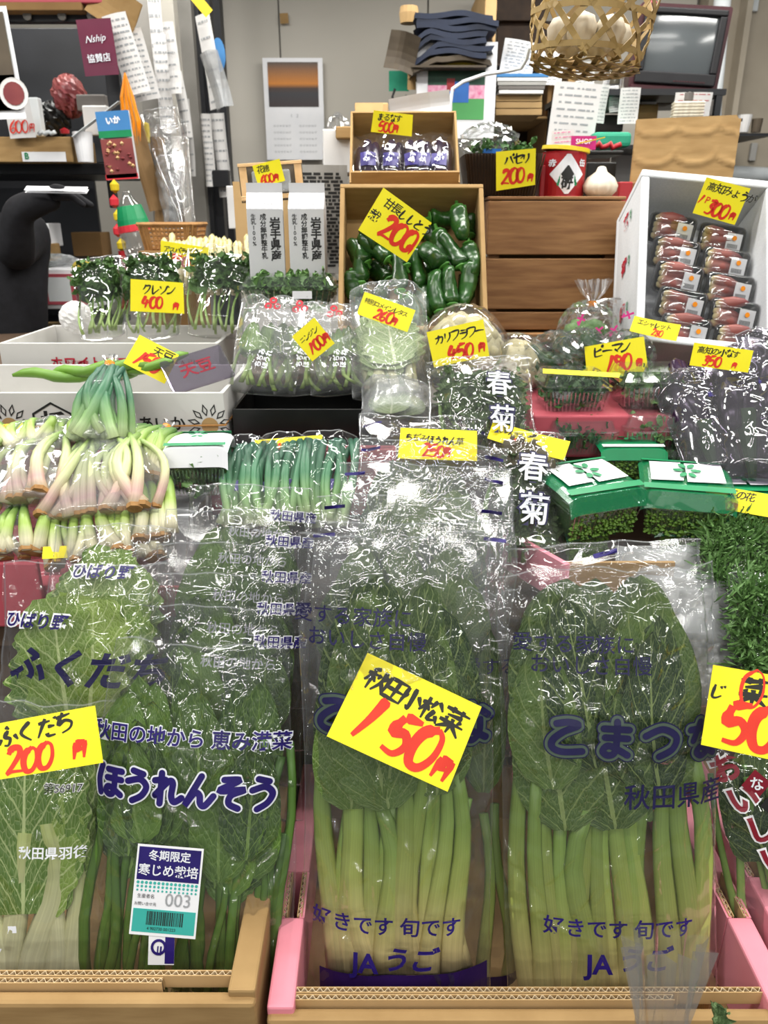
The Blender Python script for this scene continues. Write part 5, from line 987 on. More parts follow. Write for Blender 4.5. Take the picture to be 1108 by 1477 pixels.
def crumple(name, label, cat, px, py, Y, rx, ry, rz, seed, mat='film_crisp', group=None, parent=None, amp=.18):
    r = random.Random(seed); n, k = 26, 16; ph = [(r.uniform(2, 7), r.uniform(2, 7), r.uniform(0, 6)) for _ in range(6)]; vs = []
    for j in range(k+1):
        e = PI*j/k
        for i in range(n):
            a = 2*PI*i/n; f = 1+amp*sum(abs(math.sin(p*a+q*e+s))-.6 for p, q, s in [(round(p), q, s) for p, q, s in ph])/2.2
            vs.append((rx*f*math.sin(e)*math.cos(a), ry*f*math.sin(e)*math.sin(a), rz*f*math.cos(e)))
    fs = [(j*n+i, (j+1)*n+i, (j+1)*n+(i+1) % n, j*n+(i+1) % n) for j in range(k) for i in range(n)]
    o = ob(name, me(name, vs, fs, mat)); 
    if parent: o.parent = parent; return o
    o.location = at(px, py, Y); tag(o, label, cat, group); return o
c = crumple('plastic_bag', 'crumpled empty clear bag with blue print, resting on the dark basket', 'plastic bag', 706, 206, 1.93, .066, .05, .04, 3)
mb = MB(); mb.box(-.02, .02, -.053, -.052, -.025, -.016); mb.build('printed_mark', 'print_blue', c)
# tin with yellow lid
P = at(815, 286, 1.88); k = mpp(P); o = thing('tin_can', 'red tin with white diamond emblem and a crooked yellow lid', 'tin', T3(P.x, P.y+.04, P.z)); R = 32*k
mb = MB(); mb.lathe([(.001, 0), (R*.96, 0), (R, .003), (R*.98, .006), (R*.98, .094), (R, .097), (R*.9, .098), (.001, .098)], 28); mb.build('body', 'red_plastic', o, smooth=False)
mb = MB(); mb.lathe([(R*1.0, -.003), (R*1.08, -.002), (R*1.06, .006), (.001, .012)], 24, T3(.002, 0, .101) @ RY(5)); mb.build('lid', 'yellow_plastic', o); mb = MB(); mb.box(R*.6, R*1.75, -.012, .012, 0, .002, T3(0, 0, .108) @ RY(-12)); mb.build('lid_tab', 'yellow_plastic', o)
cyl = lambda X, Y: np.sqrt(np.maximum(0, (R*.985)**2-X*X))
cm_ = RX(90)
def cpatch(pts, mat, e): 
    n = 9; vs = []; fs = []
    for i in range(n+1):
        t = i/n; x = pts[0]+(pts[1]-pts[0])*t; hh = pts[2]*(1-abs(2*t-1)) if pts[3] else pts[2]
        for s in (-1, 1): vs.append((x, .05+s*hh, float(cyl(np.array(x), 0))+e))
    ob('emblem', me('emblem', vs, [(2*i, 2*i+2, 2*i+3, 2*i+1) for i in range(n)], mat), o, cm_)
cpatch((-R*.75, R*.75, .046, 1), 'print_white', .0006); cpatch((-R*.3, R*.3, .02, 1), 'print_black', .0012); text(o, '研', 0, .03, .028, 'print_black', .03, 0, cyl, .0018, mtx=cm_); text(o, '赤', -R*.66, .072, .016, 'print_white', .03, 0, cyl, .0018, mtx=cm_); text(o, '缶', R*.66, .072, .016, 'print_white', .03, 0, cyl, .0018, mtx=cm_)
for s in (-1, 1):
    for q in range(5): mb = MB(); mb.lathe([(.0001, 0), (.0045, 0)], 8, T3(s*(.02-.002*q), .04+q*.006-.01, float(cyl(np.array(.02), 0))+.002) @ SC(.6, 1, 1)); mb.build('laurel_leaf', 'print_green', o, cm_)
block('red_box', 'small red and white box left of the tin', 'box', (779, 238, 797, 286), 1.9, .05, 'red_plastic')
o = thing('garlic_bulb', 'large white garlic bulb right of the tin', 'garlic', T3(*at(872, 285, 1.86)))
vs = MB(); n = 24; prof = [(.001, 0), (.022, .001), (.034, .014), (.036, .026), (.028, .042), (.012, .054), (.008, .064), (.003, .066)]; v_ = []
for q, z in prof:
    for i in range(n): a = 2*PI*i/n; v_.append((q*(1+.1*abs(math.sin(3.5*a)))*math.cos(a), q*(1+.1*abs(math.sin(3.5*a)))*math.sin(a), z))
vs.add(v_, [(i*n+j, i*n+(j+1) % n, (i+1)*n+(j+1) % n, (i+1)*n+j) for i in range(7) for j in range(n)]); vs.build('bulb', 'garlic_skin', o, T3(-.004, .03, 0), smooth=True)
block('red_tub', 'small red and white tub right of the garlic', 'tub', (892, 262, 912, 296), 1.92, .05, 'red_plastic'); block('black_card_box', 'black box behind the garlic', 'box', (846, 234, 888, 275), 2.1, .08, 'black_plastic')
# cardboard screen
x0, x1, y0, y1, z0, z1 = slab(912, 172, 1060, 300, 1.98, .01); o = thing('cardboard_sheet', 'upright cardboard sheet with scalloped bottle marks behind the white foam box', 'cardboard', T3((x0+x1)/2, 1.98, z0)); hx = (x1-x0)/2
n, k = 40, 30; vs = []; 
for j in range(k+1):
    for i in range(n+1):
        u, v = i/n, j/k; a = abs(((u*2.5) % 1)-.5)*2; top = (z1-z0)*(1+.05*u-(.04 if u > .97 else 0)); line = .62-.12*math.sqrt(max(0, 1-a*a)); dd = abs(v-line); d2 = abs(v-(.80-.1*math.sqrt(max(0, 1-a*a))+.12)); vs.append(((u*2-1)*hx, -.0035*math.exp(-(dd/.02)**2)-.003*math.exp(-(d2/.02)**2), v*top))
mb = MB(); mb.add(vs, [(j*(n+1)+i, j*(n+1)+i+1, (j+1)*(n+1)+i+1, (j+1)*(n+1)+i) for j in range(k) for i in range(n)]); mb.build('sheet', 'cardboard', o, smooth=True); mb = MB(); mb.box(-hx, hx, .002, .006, 0, (z1-z0)*.99); mb.build('backing', 'cardboard', o)
# foam box with ginger packs
o, w, h, m2 = tilt_box('white styrofoam box tipped forward with trays of ginger buds, red marks on its side', (1018, 500, 1.42), (1022, 252, 1.62), 196, .17, 'foam_white', .016, 'foam_box', yaw=0)
inv2 = m2.inverted()
for y, m_, s in ((.83, 'print_red', '茗'), (.55, 'print_red', '荷'), (.27, 'print_red', '箱')): text(o, s, 0, 0, .034, m_, .05, 0, None, .001, mtx=T3(-w/2-.001, h*y, -.09) @ RY(-90)); text(o, '高知', 0, 0, .012, 'print_green', .02, -90, None, .001, mtx=T3(-w/2-.001, h*y, -.06) @ RY(-90))
ml = ['left column, topmost', 'left column, second from top', 'left column, third from top', 'left column, fourth from top, pale buds', 'left column, lowest', 'right column, topmost under the 300 yen tag', 'right column, second from top', 'right column, third from top', 'right column, fourth from top', 'right column, lowest, half hidden']
budm = []
for s in range(3):
    mb = MB(); mb.tube([(0, 0, 0), (0, .15, 0), (.01, .5, .02), (.0, .85, .03), (.01, 1, .02)], [.06, .16, .2, .11, .02], 9, flat=.8); mb2 = mb; budm.append(me('bud', mb.v, mb.f, 'bud', mb.u, True))
for i in range(10):
    c, r = divmod(i, 5); x = -.042+c*.098+(.003*r); y = h*(.80-.17*r)-.012*c; z = -.085+.012*r
    t = thing('ginger_pack', 'black tray of ginger buds in cling film, '+ml[i], 'pack of ginger buds', m2 @ T3(x, y, z) @ RZ(-6+2*c) @ RX(24) @ SC(1.2, 1.2, 1.1), 'packs of ginger buds'); r_ = random.Random(i)
    mb = MB(); loft(mb, [(.030, .017, .006, 0), (.038, .024, .008, .014), (.036, .022, .008, .014), (.029, .016, .006, .002)], True, True); mb.build('tray', 'black_plastic', t)
    for q in range(4): ob('bud', budm[q % 3], t, T3(-.031, -.013+q*.009, .011+.004*(q % 2)) @ RZ(-90+r_.uniform(-12, 12)) @ SC(.055, .052+r_.uniform(-.004, .006), .055))
    mb = MB(); loft(mb, [(.0385, .0245, .008, .0005), (.039, .025, .008, .014), (.034, .021, .01, .022), (.02, .012, .006, .0235)], True, True); mb.build('cling_film', 'film_crisp', t, smooth=True)
    mb = MB(); mb.box(.006, .032, -.014, .012, 0, .0004, T3(0, 0, .0235) @ RX(0) @ RY(8)); l_ = mb.build('label', 'sticker_white', t)
    mb = MB(); [mb.box(.009+k*.002, .010+k*.002, -.012, -.005, .0005, .0007, T3(0, 0, .0236) @ RY(8)) for k in range(9)]; mb.build('barcode', 'print_black', l_); mb = MB(); mb.lathe([(.0001, .0006), (.004, .0006)], 10, T3(.018, .004, .0236) @ RY(8)); mb.build('orange_spot', 'orange_tape', l_)
price_tag('yellow tag with 300 yen hanging on the rim of the white foam box', 1040, 290, 1.53, 62, 50, -15, [('高知みょうが', 'k', .08, .66, .28, -2), ('1P', 'r', .0, .3, .26), ('300', 'r', .2, .08, .42, -3), ('円', 'r', .8, .08, .3)])
# ---------------------------------------------------------------- middle right
crumple('vegetable_bag', 'knotted bag with pink lettering, its gathered top standing before the crate', 'bag', 885, 462, 1.6, .085, .06, .042, 11, 'film_crisp', 'bags with pink print')
pb = bpy.data.objects['vegetable_bag'] if False else None
t = thing('gathered_bag', 'rounded clear bag of pale green fruit with an orange tie, before the crate', 'bag', T3(*at(848, 470, 1.52)), 'bags with pink print')
crumple('film', '', '', 0, 0, 0, .055, .045, .045, 12, 'film_crisp', parent=t); tuft(t, T3(.008, 0, .05) @ RX(90) @ RX(-90) @ RX(0) if False else T3(.005, -.0, .04) @ RX(80) @ SC(1, 1, 1), .028, .045, 5, 'film_crisp')
for i in range(5): mb = MB(); mb.lathe([(.001, -.02), (.016, -.012), (.02, 0), (.015, .013), (.001, .018)], 12, T3(-.028+.013*i, .01*math.sin(i*2), -.012+.008*(i % 2))); mb.build('fruit', 'herb_light', t, smooth=True)
for i, (px, py, rot) in enumerate(((838, 462, 20), (862, 478, -12), (905, 455, -30), (928, 470, -25), (885, 478, 10), (930, 488, -20))):
    m_, k = FACE(px, py, 1.44, 0, rot); q = text(t, '〆', 0, 0, .02, 'print_pink', .05, name='printed_mark'); q.parent = t; q.matrix_local = t.matrix_world.inverted() @ m_
for i, (x, y, s) in enumerate(((800, 512, .055), (768, 526, .038), (840, 505, .05), (900, 510, .055))):
    t = thing('pepper_bag', ('crumpled clear bag of green peppers left of the 180 yen tag', 'small clear bag of green peppers beside the cauliflower', 'clear bag of green peppers behind the 180 yen tag', 'clear bag of green peppers right of the 180 yen tag')[i], 'bag of peppers', T3(*at(x, y, 1.42 if i != 1 else 1.56)), 'bags of green peppers')
    for q in range(5): ob('pepper', _pm[q], t, T3(s*(.45*math.cos(q*1.3)), s*.4*math.sin(q*1.3), -s*.35) @ RX(55+20*q) @ RZ(q*60) @ SC(.12, .06, .12))
    crumple('film', '', '', 0, 0, 0, s, s*.8, s*.75, 20+i, 'film_crisp', parent=t)
price_tag('yellow tag reading green pepper 180 yen, in katakana', 888, 516, 1.36, 84, 46, 12, [('ピーマン', 'k', .12, .58, .34, 2), ('180', 'r', .3, .08, .5, 1), ('円', 'r', .82, .1, .36)], bend=.004)
price_tag('small yellow tag half curled between the pink printed bags', 945, 474, 1.40, 66, 24, -10, [('エシャレット', 'k', .1, .5, .4), ('280', 'r', .45, .05, .4)], tilt=-20, bend=-.003)
price_tag('yellow tag with 350 yen at the right, before the eggplant bags', 1040, 516, 1.215, 80, 32, -4, [('高知の小なす', 'k', .08, .55, .36), ('350', 'r', .2, .05, .5), ('円', 'r', .7, .1, .36)], bend=.003)
blk = block('carton', 'pink carton under the clear herb packs', 'box', (768, 600, 1010, 660), 1.22, .25, 'carton_pink_dull')
cl = [('clear pack of dark herbs, upper left of the stack, under the yellow strip', 832, 598, 1.24, 102, .11, .062, 'herb', 0), ('clear pack of pale curly herbs, upper right of the stack', 952, 592, 1.25, 120, .12, .062, 'herb_light', -2),
      ('clear pack of herbs, lower left of the stack', 842, 658, 1.2, 104, .11, .055, 'herb', 3), ('clear pack of curly herbs, lower right of the stack', 955, 655, 1.2, 116, .12, .06, 'herb_light', -3)]
for i, (lb, x, y, Y, wp, d, hh, mt, rz) in enumerate(cl): clamshell(lb, x, y, Y, wp, d, hh, mt, rz, seed=30+i, nfill=520, size=.012)
price_tag('thin yellow strip tag lying on the upper left herb pack', 838, 538, 1.235, 108, 10, -1, [], tilt=-50)
for i, (x, Y, lb) in enumerate(((800, 1.2, 'bag of purple-black eggplants in silvery film, left of the right-hand group'), (0, 0, ''))):
    pass
# nanohana
nh = [('large clear pack of flower-bud greens under green and white film, left of the pair', 872, 778, 1.03, 128, .125, .07, 22), ('large clear pack of flower-bud greens under green and white film, right of the pair', 985, 778, 1.04, 124, .125, .07, -14),
      ('pack of flower-bud greens beneath the left large pack', 850, 806, 1.05, 80, .1, .05, 25), ('pack of flower-bud greens under the yellow tag at the right edge', 1085, 766, 1.06, 110, .11, .055, -4), ('pack of flower-bud greens standing behind the large pair', 912, 694, 1.17, 90, .09, .05, 0), ('pack of greens with an oval mark right of the standing green pack', 1005, 690, 1.17, 90, .09, .042, -4), ('pack of flower-bud greens beneath the right large pack', 1000, 806, 1.05, 110, .1, .05, -8)]
for i, (lb, x, y, Y, wp, d, hh, rz) in enumerate(nh): clamshell(lb, x, y, Y, wp, d, hh, 'nanohana' if i != 5 else 'herb', rz, seed=50+i, wrapper=('print_green' if i == 4 else 'film_green') if i != 5 else None, group='packs of flower-bud greens', lid=.3, tilt=8 if i < 2 else 0)
price_tag('yellow tag for flower-bud greens at the right edge above the dill', 1066, 722, 1.04, 92, 34, -2, [('菜の花', 'k', .3, .5, .44), ('150円', 'r', .15, .0, .44)], tilt=-18)
o = thing('carton', 'pink sided carton corner under the flower-bud greens', 'box', T3(*at(850, 806, .97)) @ RZ(0))
for a, b, c, d, m_ in ((-.042, -.034, 0, .14, 'carton_pink'), (-.034, .12, 0, .006, 'cardboard')): mb = MB(); mb.box(a, b, c, d, -.06, .0 if c == 0 and a < -.04 else -.006); mb.build('side_panel', m_, o, RZ(28) if a < -.04 else None)
# dark eggplant bags, right
for i, (b, t, wp, lb) in enumerate((((1040, 700, 1.12), (985, 545, 1.3), 84, 'silvery wrinkled bag with dark purple vegetables leaning left, right side'), ((1085, 700, 1.1), (1065, 515, 1.3), 90, 'silvery wrinkled bag with dark purple vegetables, middle of the right group'), ((1140, 690, 1.1), (1120, 490, 1.3), 90, 'silvery wrinkled bag with dark purple vegetables at the right edge'))):
    o, w, h, fn = bag(lb, 'bag of eggplants', b, t, wp, .035, 170+i, 'silvery eggplant bags', 'film_silver', nu=40, nv=60, creases=50, amp=.004, ridge=.0016, narrow=-.4, top=.5)
    for q in range(4): mb = MB(); mb.lathe([(.001, 0), (.012, .006), (.017, .04), (.012, .09), (.001, .1)], 10, T3(-w*.27+q*w*.18, h*(.35+.22*(q % 2)), .012) @ RX(-90) @ SC(1.25, .8, 1.3)); mb.build('eggplant', 'eggplant', o, smooth=True)
    mb = MB(); mb.tube([(0, h*.05, .005), (0, h*.5, .008)], [.006, .02], 8); mb.build('stem_bundle', 'herb', o)
    if i: 
        m = MB(); [m.lathe([(q-.0012, 0), (q, 0)], 18, T3(0, h*.8, float(fn(np.array(0.), np.array(h*.8)))+.003)) for q in (.012, .018, .024)]; m.build('printed_rings', 'print_white', o)
    patch(o, w*.1, w*.25, h*.66, h*.7, 'print_purple', fn, .001, 'printed_band', 3, 2)
# grey sheets and dill
for i, (b, t, wp, lb) in enumerate((((955, 880, .96), (945, 790, 1.02), 120, 'grey plastic bag folded flat behind the right komatsuna bag'), ((985, 930, .9), (975, 826, .98), 150, 'second cloudy grey bag lower on the right'), ((1020, 1020, .86), (1000, 880, .94), 130, 'cloudy white bag with crinkled edge above the right-edge tag'))):
    o, w, h, fn = bag(lb, 'plastic bag', b, t, wp, .02, 180+i, 'cloudy plastic bags', 'film_cloudy', nu=36, nv=30, creases=30, amp=.005, ridge=.0025, name='plastic_bag')
    mb = MB(); loft(mb, [(w*.42, h*.42, .01, 0), (w*.44, h*.44, .012, .012)], True, True, T3(0, h*.46, -.004)); mb.build('contents', 'paper_grey', o)
for i, (b, t, wp, lb) in enumerate((((1068, 862, .96), (1062, 764, 1.05), 120, 'bag of feathery green fronds at the right edge below the yellow tag'), ((1095, 975, .86), (1088, 830, .94), 80, 'second bag of feathery fronds just above the right-edge 50 tag'))):
    o, w, h, fn = bag(lb, 'bag of greens', b, t, wp, .035, 190+i, 'bags of feathery fronds', 'film', nu=36, nv=36, creases=30, amp=.004, ridge=.002)
    frizz(o, 'fronds', w*.9, h*.9, .032, 1500, .012, 'herb_light', i+3, T3(0, h*.44, .001), long=2.6, thin=.22)
# ---------------------------------------------------------------- background right
def rbox(par, nm, rect, Y, dep, mat, bevel=.003): return block(nm, None, None, rect, Y, dep, mat, bevel, parent=par)
# television
m = FACE(980, 72, 2.9, -8, -6, 14)[0]; k = mpp(m.translation); w, h = 128*k, 112*k; o = thing('television', 'old maroon and black tube television with a grey screen, on the high shelf', 'television', m)
mb = MB(); loft(mb, [(w*.36, h*.36, .03, -.32), (w*.4, h*.42, .03, -.2), (w*.48, h*.48, .01, -.06), (w*.5, h*.5, .008, 0)], True, True); mb.build('housing', 'tv_maroon', o)
fr_ = MB(); 
for a in ((-w*.45, w*.45, h*.38, h*.45), (-w*.45, w*.45, -h*.40, -h*.26), (-w*.45, -w*.37, -h*.26, h*.38), (w*.37, w*.45, -h*.26, h*.38)): fr_.box(*a, .0, .018)
fr_.build('bezel', 'tv_black', o, bevel=.004)
mb = MB(); n = 10; vs = [((i/n-.5)*w*.77, (j/n-.44)*h*.69, .012-.012*((i/n*2-1)**2+(j/n*2-1)**2)*.5) for j in range(n+1) for i in range(n+1)]
mb.add(vs, [(j*(n+1)+i, j*(n+1)+i+1, (j+1)*(n+1)+i+1, (j+1)*(n+1)+i) for j in range(n) for i in range(n)]); mb.build('screen', 'tv_glass', o, smooth=True)
mb = MB(); mb.box(-w*.48, w*.48, -h*.5, -h*.42, .0, .012); mb.build('lower_trim', 'tv_maroon', o, bevel=.002)
for q in range(12): mb = MB(); mb.box(-w*.02+q*w*.03, w*.0+q*w*.03, -h*.37, -h*.355, .018, .02); mb.build('button', 'tv_maroon', o)
x0, x1, y0, y1, z0, z1 = slab(820, 128, 1048, 137, 2.85, .4); o = thing('metal_shelf', 'black metal shelf that carries the television and a clutter of papers', 'shelf', T3(x0, 2.85, z0)); mb = MB(); mb.box(0, x1-x0, 0, .4, 0, z1-z0); mb.build('board', 'dark_steel', o)
for x in (.01, x1-x0-.03): 
    for y in (0, .36): mb = MB(); mb.box(x, x+.02, y, y+.02, -z0, -.001); mb.build('leg', 'dark_steel', o)
mb = MB(); mb.box(.33, x1-x0, -.16, 0, -.094, -.086); mb.build('board', 'dark_steel', o)
for q in (-.16, -.48): mb = MB(); mb.box(.03, x1-x0-.03, 0, .38, q, q+.012); mb.build('board', 'dark_steel', o)
mb = MB(); mb.tube([at(1046, -40, 3.5), at(1030, 135, 3.5), at(1022, 330, 3.5)], .032, 16); o = mb.build('drain_pipe', 'glass_clear_white', smooth=True); tag(o, 'white vertical pipe on the concrete wall right of the television', 'pipe')
block('cable_duct', 'two narrow white ducts on the concrete at the top right corner', 'duct', (1078, -20, 1096, 16), 3.78, .02, 'glass_clear_white')
block('wall_outlet', 'small grey wall socket low on the concrete', 'outlet', (1083, 206, 1092, 232), 3.78, .02, 'paper_grey')
mb = MB(); mb.tube([at(1040, 249, 3.6), at(1120, 253, 3.6)], .03, 12); o = mb.build('horizontal_pipe', 'glass_clear_white', smooth=True); tag(o, 'white horizontal pipe low on the concrete wall at the right', 'pipe')
block('concrete_post', None, None, (1060, -60, 1068, 330), 3.72, .1, 'concrete', 0, kind='structure')
o = thing('wall_ledge', 'small dark ledge on the concrete with a white cup and a brown jar', 'ledge', T3(*at(1080, 192, 3.4))); mb = MB(); mb.box(-.08, .1, 0, .4, -.01, .0); mb.build('board', 'dark_steel', o)
for px, m_, lb, s in ((1072, 'paper_white', 'crumpled white paper cup on the small ledge', 1.4), (1090, 'brown_bag', 'brown jar on the small ledge', 1.1)):
    mb = MB(); mb.lathe([(.001, 0), (.018, 0), (.024*s*.8, .045*s), (.02, .045*s), (.001, .04*s)], 14); q = mb.build('cup', m_); q.location = at(px, 191, 3.45); tag(q, lb, 'cup')
# right wall shelf unit: pink-tan upright, shelves with books
o = thing('shelf_unit', 'tan sided wooden shelf unit behind the parsley basket, crammed with papers', 'shelf', T3(0, 0, 0))
for a, Y, d, m_ in (((699, -40, 716, 95), 3.2, .5, 'cardboard_pale'), ((716, -40, 790, 30), 3.65, .02, 'dark_basket'), ((716, 30, 800, 110), 3.68, .02, 'dark_basket'), ((700, 168, 790, 172), 3.2, .5, 'cardboard'), ((700, 92, 800, 96), 3.2, .45, 'dark_basket'), ((700, 172, 880, 300), 3.65, .02, 'dark_basket'), ((786, 90, 792, 300), 3.25, .4, 'cardboard_dark'), ((820, 95, 830, 130), 3.2, .3, 'cardboard')): rbox(o, 'board', a, Y, d, m_)
for i in range(5): block('book', ('blue-edged booklet topmost of the left paper stack', 'white booklet second in the left paper stack', 'grey booklet third in the left paper stack', 'dark booklet fourth in the left paper stack', 'pale booklet lowest of the left paper stack')[i], 'booklet', (716+i, 106+i*6, 792-2*i, 111+i*6), 3.02, .22, ('blue_plastic', 'paper_white', 'paper_grey', 'tile_grey', 'paper_white')[i], .001, group='booklets on the right shelf')
for i in range(3): block('book', ('tan ledger under the booklets, upper', 'tan ledger under the booklets, middle', 'tan ledger under the booklets, lower')[i], 'ledger', (715, 137+i*10, 782, 146+i*10), 3.05, .2, 'cardboard_pale', .002, group='tan ledgers on the right shelf')
for i, a in enumerate(((724, 62, 772, 106, 3.1, -8), (779, 78, 812, 120, 3.1, -2), (793, 126, 860, 222, 2.75, -4), (832, 92, 858, 126, 2.9, 2), (893, 130, 922, 176, 2.8, 1), (857, 126, 875, 175, 2.85, -4), (878, 126, 893, 160, 2.9, 8), (972, 136, 1025, 172, 2.8, 0), (868, 112, 885, 140, 2.95, -10))):
    sheet('paper_note', ('slanted white paper leaning at the upper left of the right shelf', 'narrow white note beside the slanted paper', 'large printed form hanging above the red tin', 'small printed note under the bamboo basket', 'white note hanging from the black shelf edge', 'pad of white slips left of the hanging note', 'tilted slip beside the pad', 'white notice with red print below the television', 'crumpled slip near the clear jar')[i], 'paper', *a[:5], 'paper_white', a[5], .006, 10 if i not in (7,) else 5, 'print_grey' if i != 7 else 'print_red', seed=40+i, group='papers on the right shelf')
o = thing('glass_bottle', 'small clear bottle with a golden label standing behind the bamboo basket', 'bottle', T3(*at(885, 128, 2.95))); mb = MB(); mb.lathe([(.001, 0), (.026, 0), (.028, .01), (.028, .07), (.016, .09), (.014, .11), (.016, .112)], 16); mb.build('body', 'film_tray', o, smooth=True); mb = MB(); mb.lathe([(.0, .01), (.02, .012), (.02, .06), (.0, .065)], 12); mb.build('contents', 'ochre_and_tag_shade', o)
o = thing('wicker_box', 'small pale woven box in front of the red-print notice', 'basket', T3(*at(990, 172, 2.75)) @ RZ(-8)); 
for q in range(6): mb = MB(); mb.tube([(x*.045, y*.02, q*.009) for x, y in ((-1, -1), (1, -1), (1, 1), (-1, 1), (-1, -1))], .004, 5); mb.build('hoop', 'garlic_skin', o)
mb = MB(); mb.lathe([(.012, .05), (.014, .055), (.014, .075), (.001, .078)], 10); mb.build('knob', 'tile_grey', o)
block('magenta_card', 'magenta card standing behind the red tin', 'card', (824, 196, 860, 216), 2.1, .004, 'magenta_card', 0); q = bpy.data.objects['magenta_card']; text(q, 'SHOP', 0, 0, .016, 'print_white', .01, 0, None, .0006, mtx=T3(0, -.0015, .018) @ RX(90))
sheet('pink_print', 'white sheet with pink print left of the magenta card', 'paper', 796, 190, 828, 226, 2.15, 'paper_white', 4, .004, 6, 'print_pink')
block('black_tray', 'thin black tray edge behind the tin', 'tray', (850, 217, 900, 223), 2.2, .15, 'black_plastic'); block('teal_cloth', 'teal folded cloth behind the red string', 'cloth', (856, 190, 912, 212), 2.7, .2, 'teal_cloth', .012)
mb = MB(); r_ = random.Random(5); mb.tube([at(860+q*4, 212-3*math.sin(q*1.7)-3*(q % 2), 2.3) for q in range(10)], .007, 6); q = mb.build('red_string', 'red_plastic', smooth=True); tag(q, 'tangle of red string lying behind the garlic', 'string')
for i, a in enumerate(((875, 140, 905, 160, 'paper_grey'), (905, 150, 950, 172, 'cardboard'), (925, 140, 948, 152, 'paper_white'), (948, 132, 972, 150, 'brown_bag'), (860, 165, 900, 190, 'tile_grey'), (1000, 140, 1036, 168, 'tile_grey'), (888, 222, 912, 262, 'paper_white'), (860, 176, 884, 188, 'paper_white'), (796, 60, 830, 90, 'cardboard_pale'), (930, 0, 948, 20, 'carton_pink_dull'))):
    block('storage_box', ('grey paper bundle on the clutter shelf', 'open tan box on the clutter shelf', 'white packet on the tan box', 'brown jar on the clutter shelf', 'dark bundle under the clutter shelf', 'grey bundle right of the notice', 'white packet behind the red tub', 'white packet beside the dark bundle', 'pale carton on the upper shelf behind the bamboo basket', 'pink note left of the television')[i], 'box', a[:4], 2.95+.03*i, .08, a[4], .006)
# stack of blue sacks
o = None
for i in range(8):
    c = at(648, 88-9*i, 2.95); w = .25; r_ = random.Random(i); dx = r_.uniform(-.015, .015)
    n = 14; vs = []
    for s in (1, 0):
        for j in range(5):
            for q in range(n+1):
                u = q/n*2-1; vs.append(((u*.5)*w*(1+.1*r_.random()*(abs(u) > .9)), (j/4)*.25, s*.016+.006*math.sin(u*4+i)-.075*max(0, -u-.45)**1.2*(1.4 if i < 5 else .2)))
    m_ = 5*(n+1); fs = []
    for j in range(4):
        for q in range(n): a = j*(n+1)+q; fs += [(a, a+1, a+n+2, a+n+1), (m_+a, m_+a+n+1, m_+a+n+2, m_+a+1)]
    for q in range(n): fs.append((q, m_+q, m_+q+1, q+1)); 
    q = ob('folded_sack', me('folded_sack', vs, fs, 'brown_bag' if i < 1 else 'navy_plastic')); q.location = (c.x+dx+.02*(i > 4), c.y, c.z); q.rotation_euler = (0, .05, r_.uniform(-.08, .08))
    tag(q, 'folded %s plastic sack, %s' % ('brown' if i < 1 else 'navy blue', ('lowest of the stack above the print calendar', 'second from the bottom of the stack', 'third from the bottom of the stack', 'fourth from the bottom of the stack', 'fifth from the bottom of the stack', 'sixth from the bottom of the stack', 'second from the top of the stack', 'topmost of the stack')[i]), 'sack', 'folded sacks')
block('sack_shelf', 'thin shelf board under the blue sacks', 'shelf', (590, 94, 702, 97), 2.93, .3, 'brown_bag', 0)
mb = MB(); mb.lathe([(.001, 0), (.03, .0), (.034, .03), (.03, .05), (.001, .055)], 14); q = mb.build('paper_roll', 'cardboard_pale'); q.location = at(590, 34, 3.1); tag(q, 'small tan roll beside the blue sacks on top', 'roll')
sheet('brown_paper', 'brown crumpled paper sack hanging at the left end of the sack stack', 'paper', 558, 52, 602, 100, 2.92, 'brown_bag', -14, .02, 0); sheet('teal_card', 'small teal card pinned left of the print calendar', 'card', 561, 104, 590, 130, 3.05, 'teal_cloth', 0, .002)
sheet('tan_note', 'tan card beside the teal card', 'card', 588, 104, 600, 128, 3.04, 'cardboard_pale', 0, .002); sheet('tape_scrap', 'scrap of tan tape on the wall seam above the sunset calendar', 'tape', 404, 20, 416, 33, 3.88, 'cardboard', 3, .0)
mb = MB(); mb.tube([at(570, 128, 3.0), at(566, 140, 3.0), at(574, 152, 3.0), at(586, 138, 3.0), at(592, 152, 3.0)], .004, 6); q = mb.build('wire_clips', 'dark_steel'); tag(q, 'pair of wire clips hanging under the teal card', 'clips')
crumple('clear_bag', 'crumpled clear bag between the sunset calendar and the small carton', 'plastic bag', 488, 222, 2.5, .045, .04, .1, 31, 'film_crisp')
mb = MB(); mb.tube([at(650, 178, 2.2), at(650, 148, 2.2), at(653, 128, 2.2), at(668, 118, 2.2), at(700, 107, 2.2), at(735, 102, 2.2), at(752, 98, 2.15), at(760, 85, 2.15), at(764, 68, 2.1)], .0045, 8); q = mb.build('white_cable', 'glass_clear_white', smooth=True); tag(q, 'white cable looping from the small carton up to the bamboo basket', 'cable')
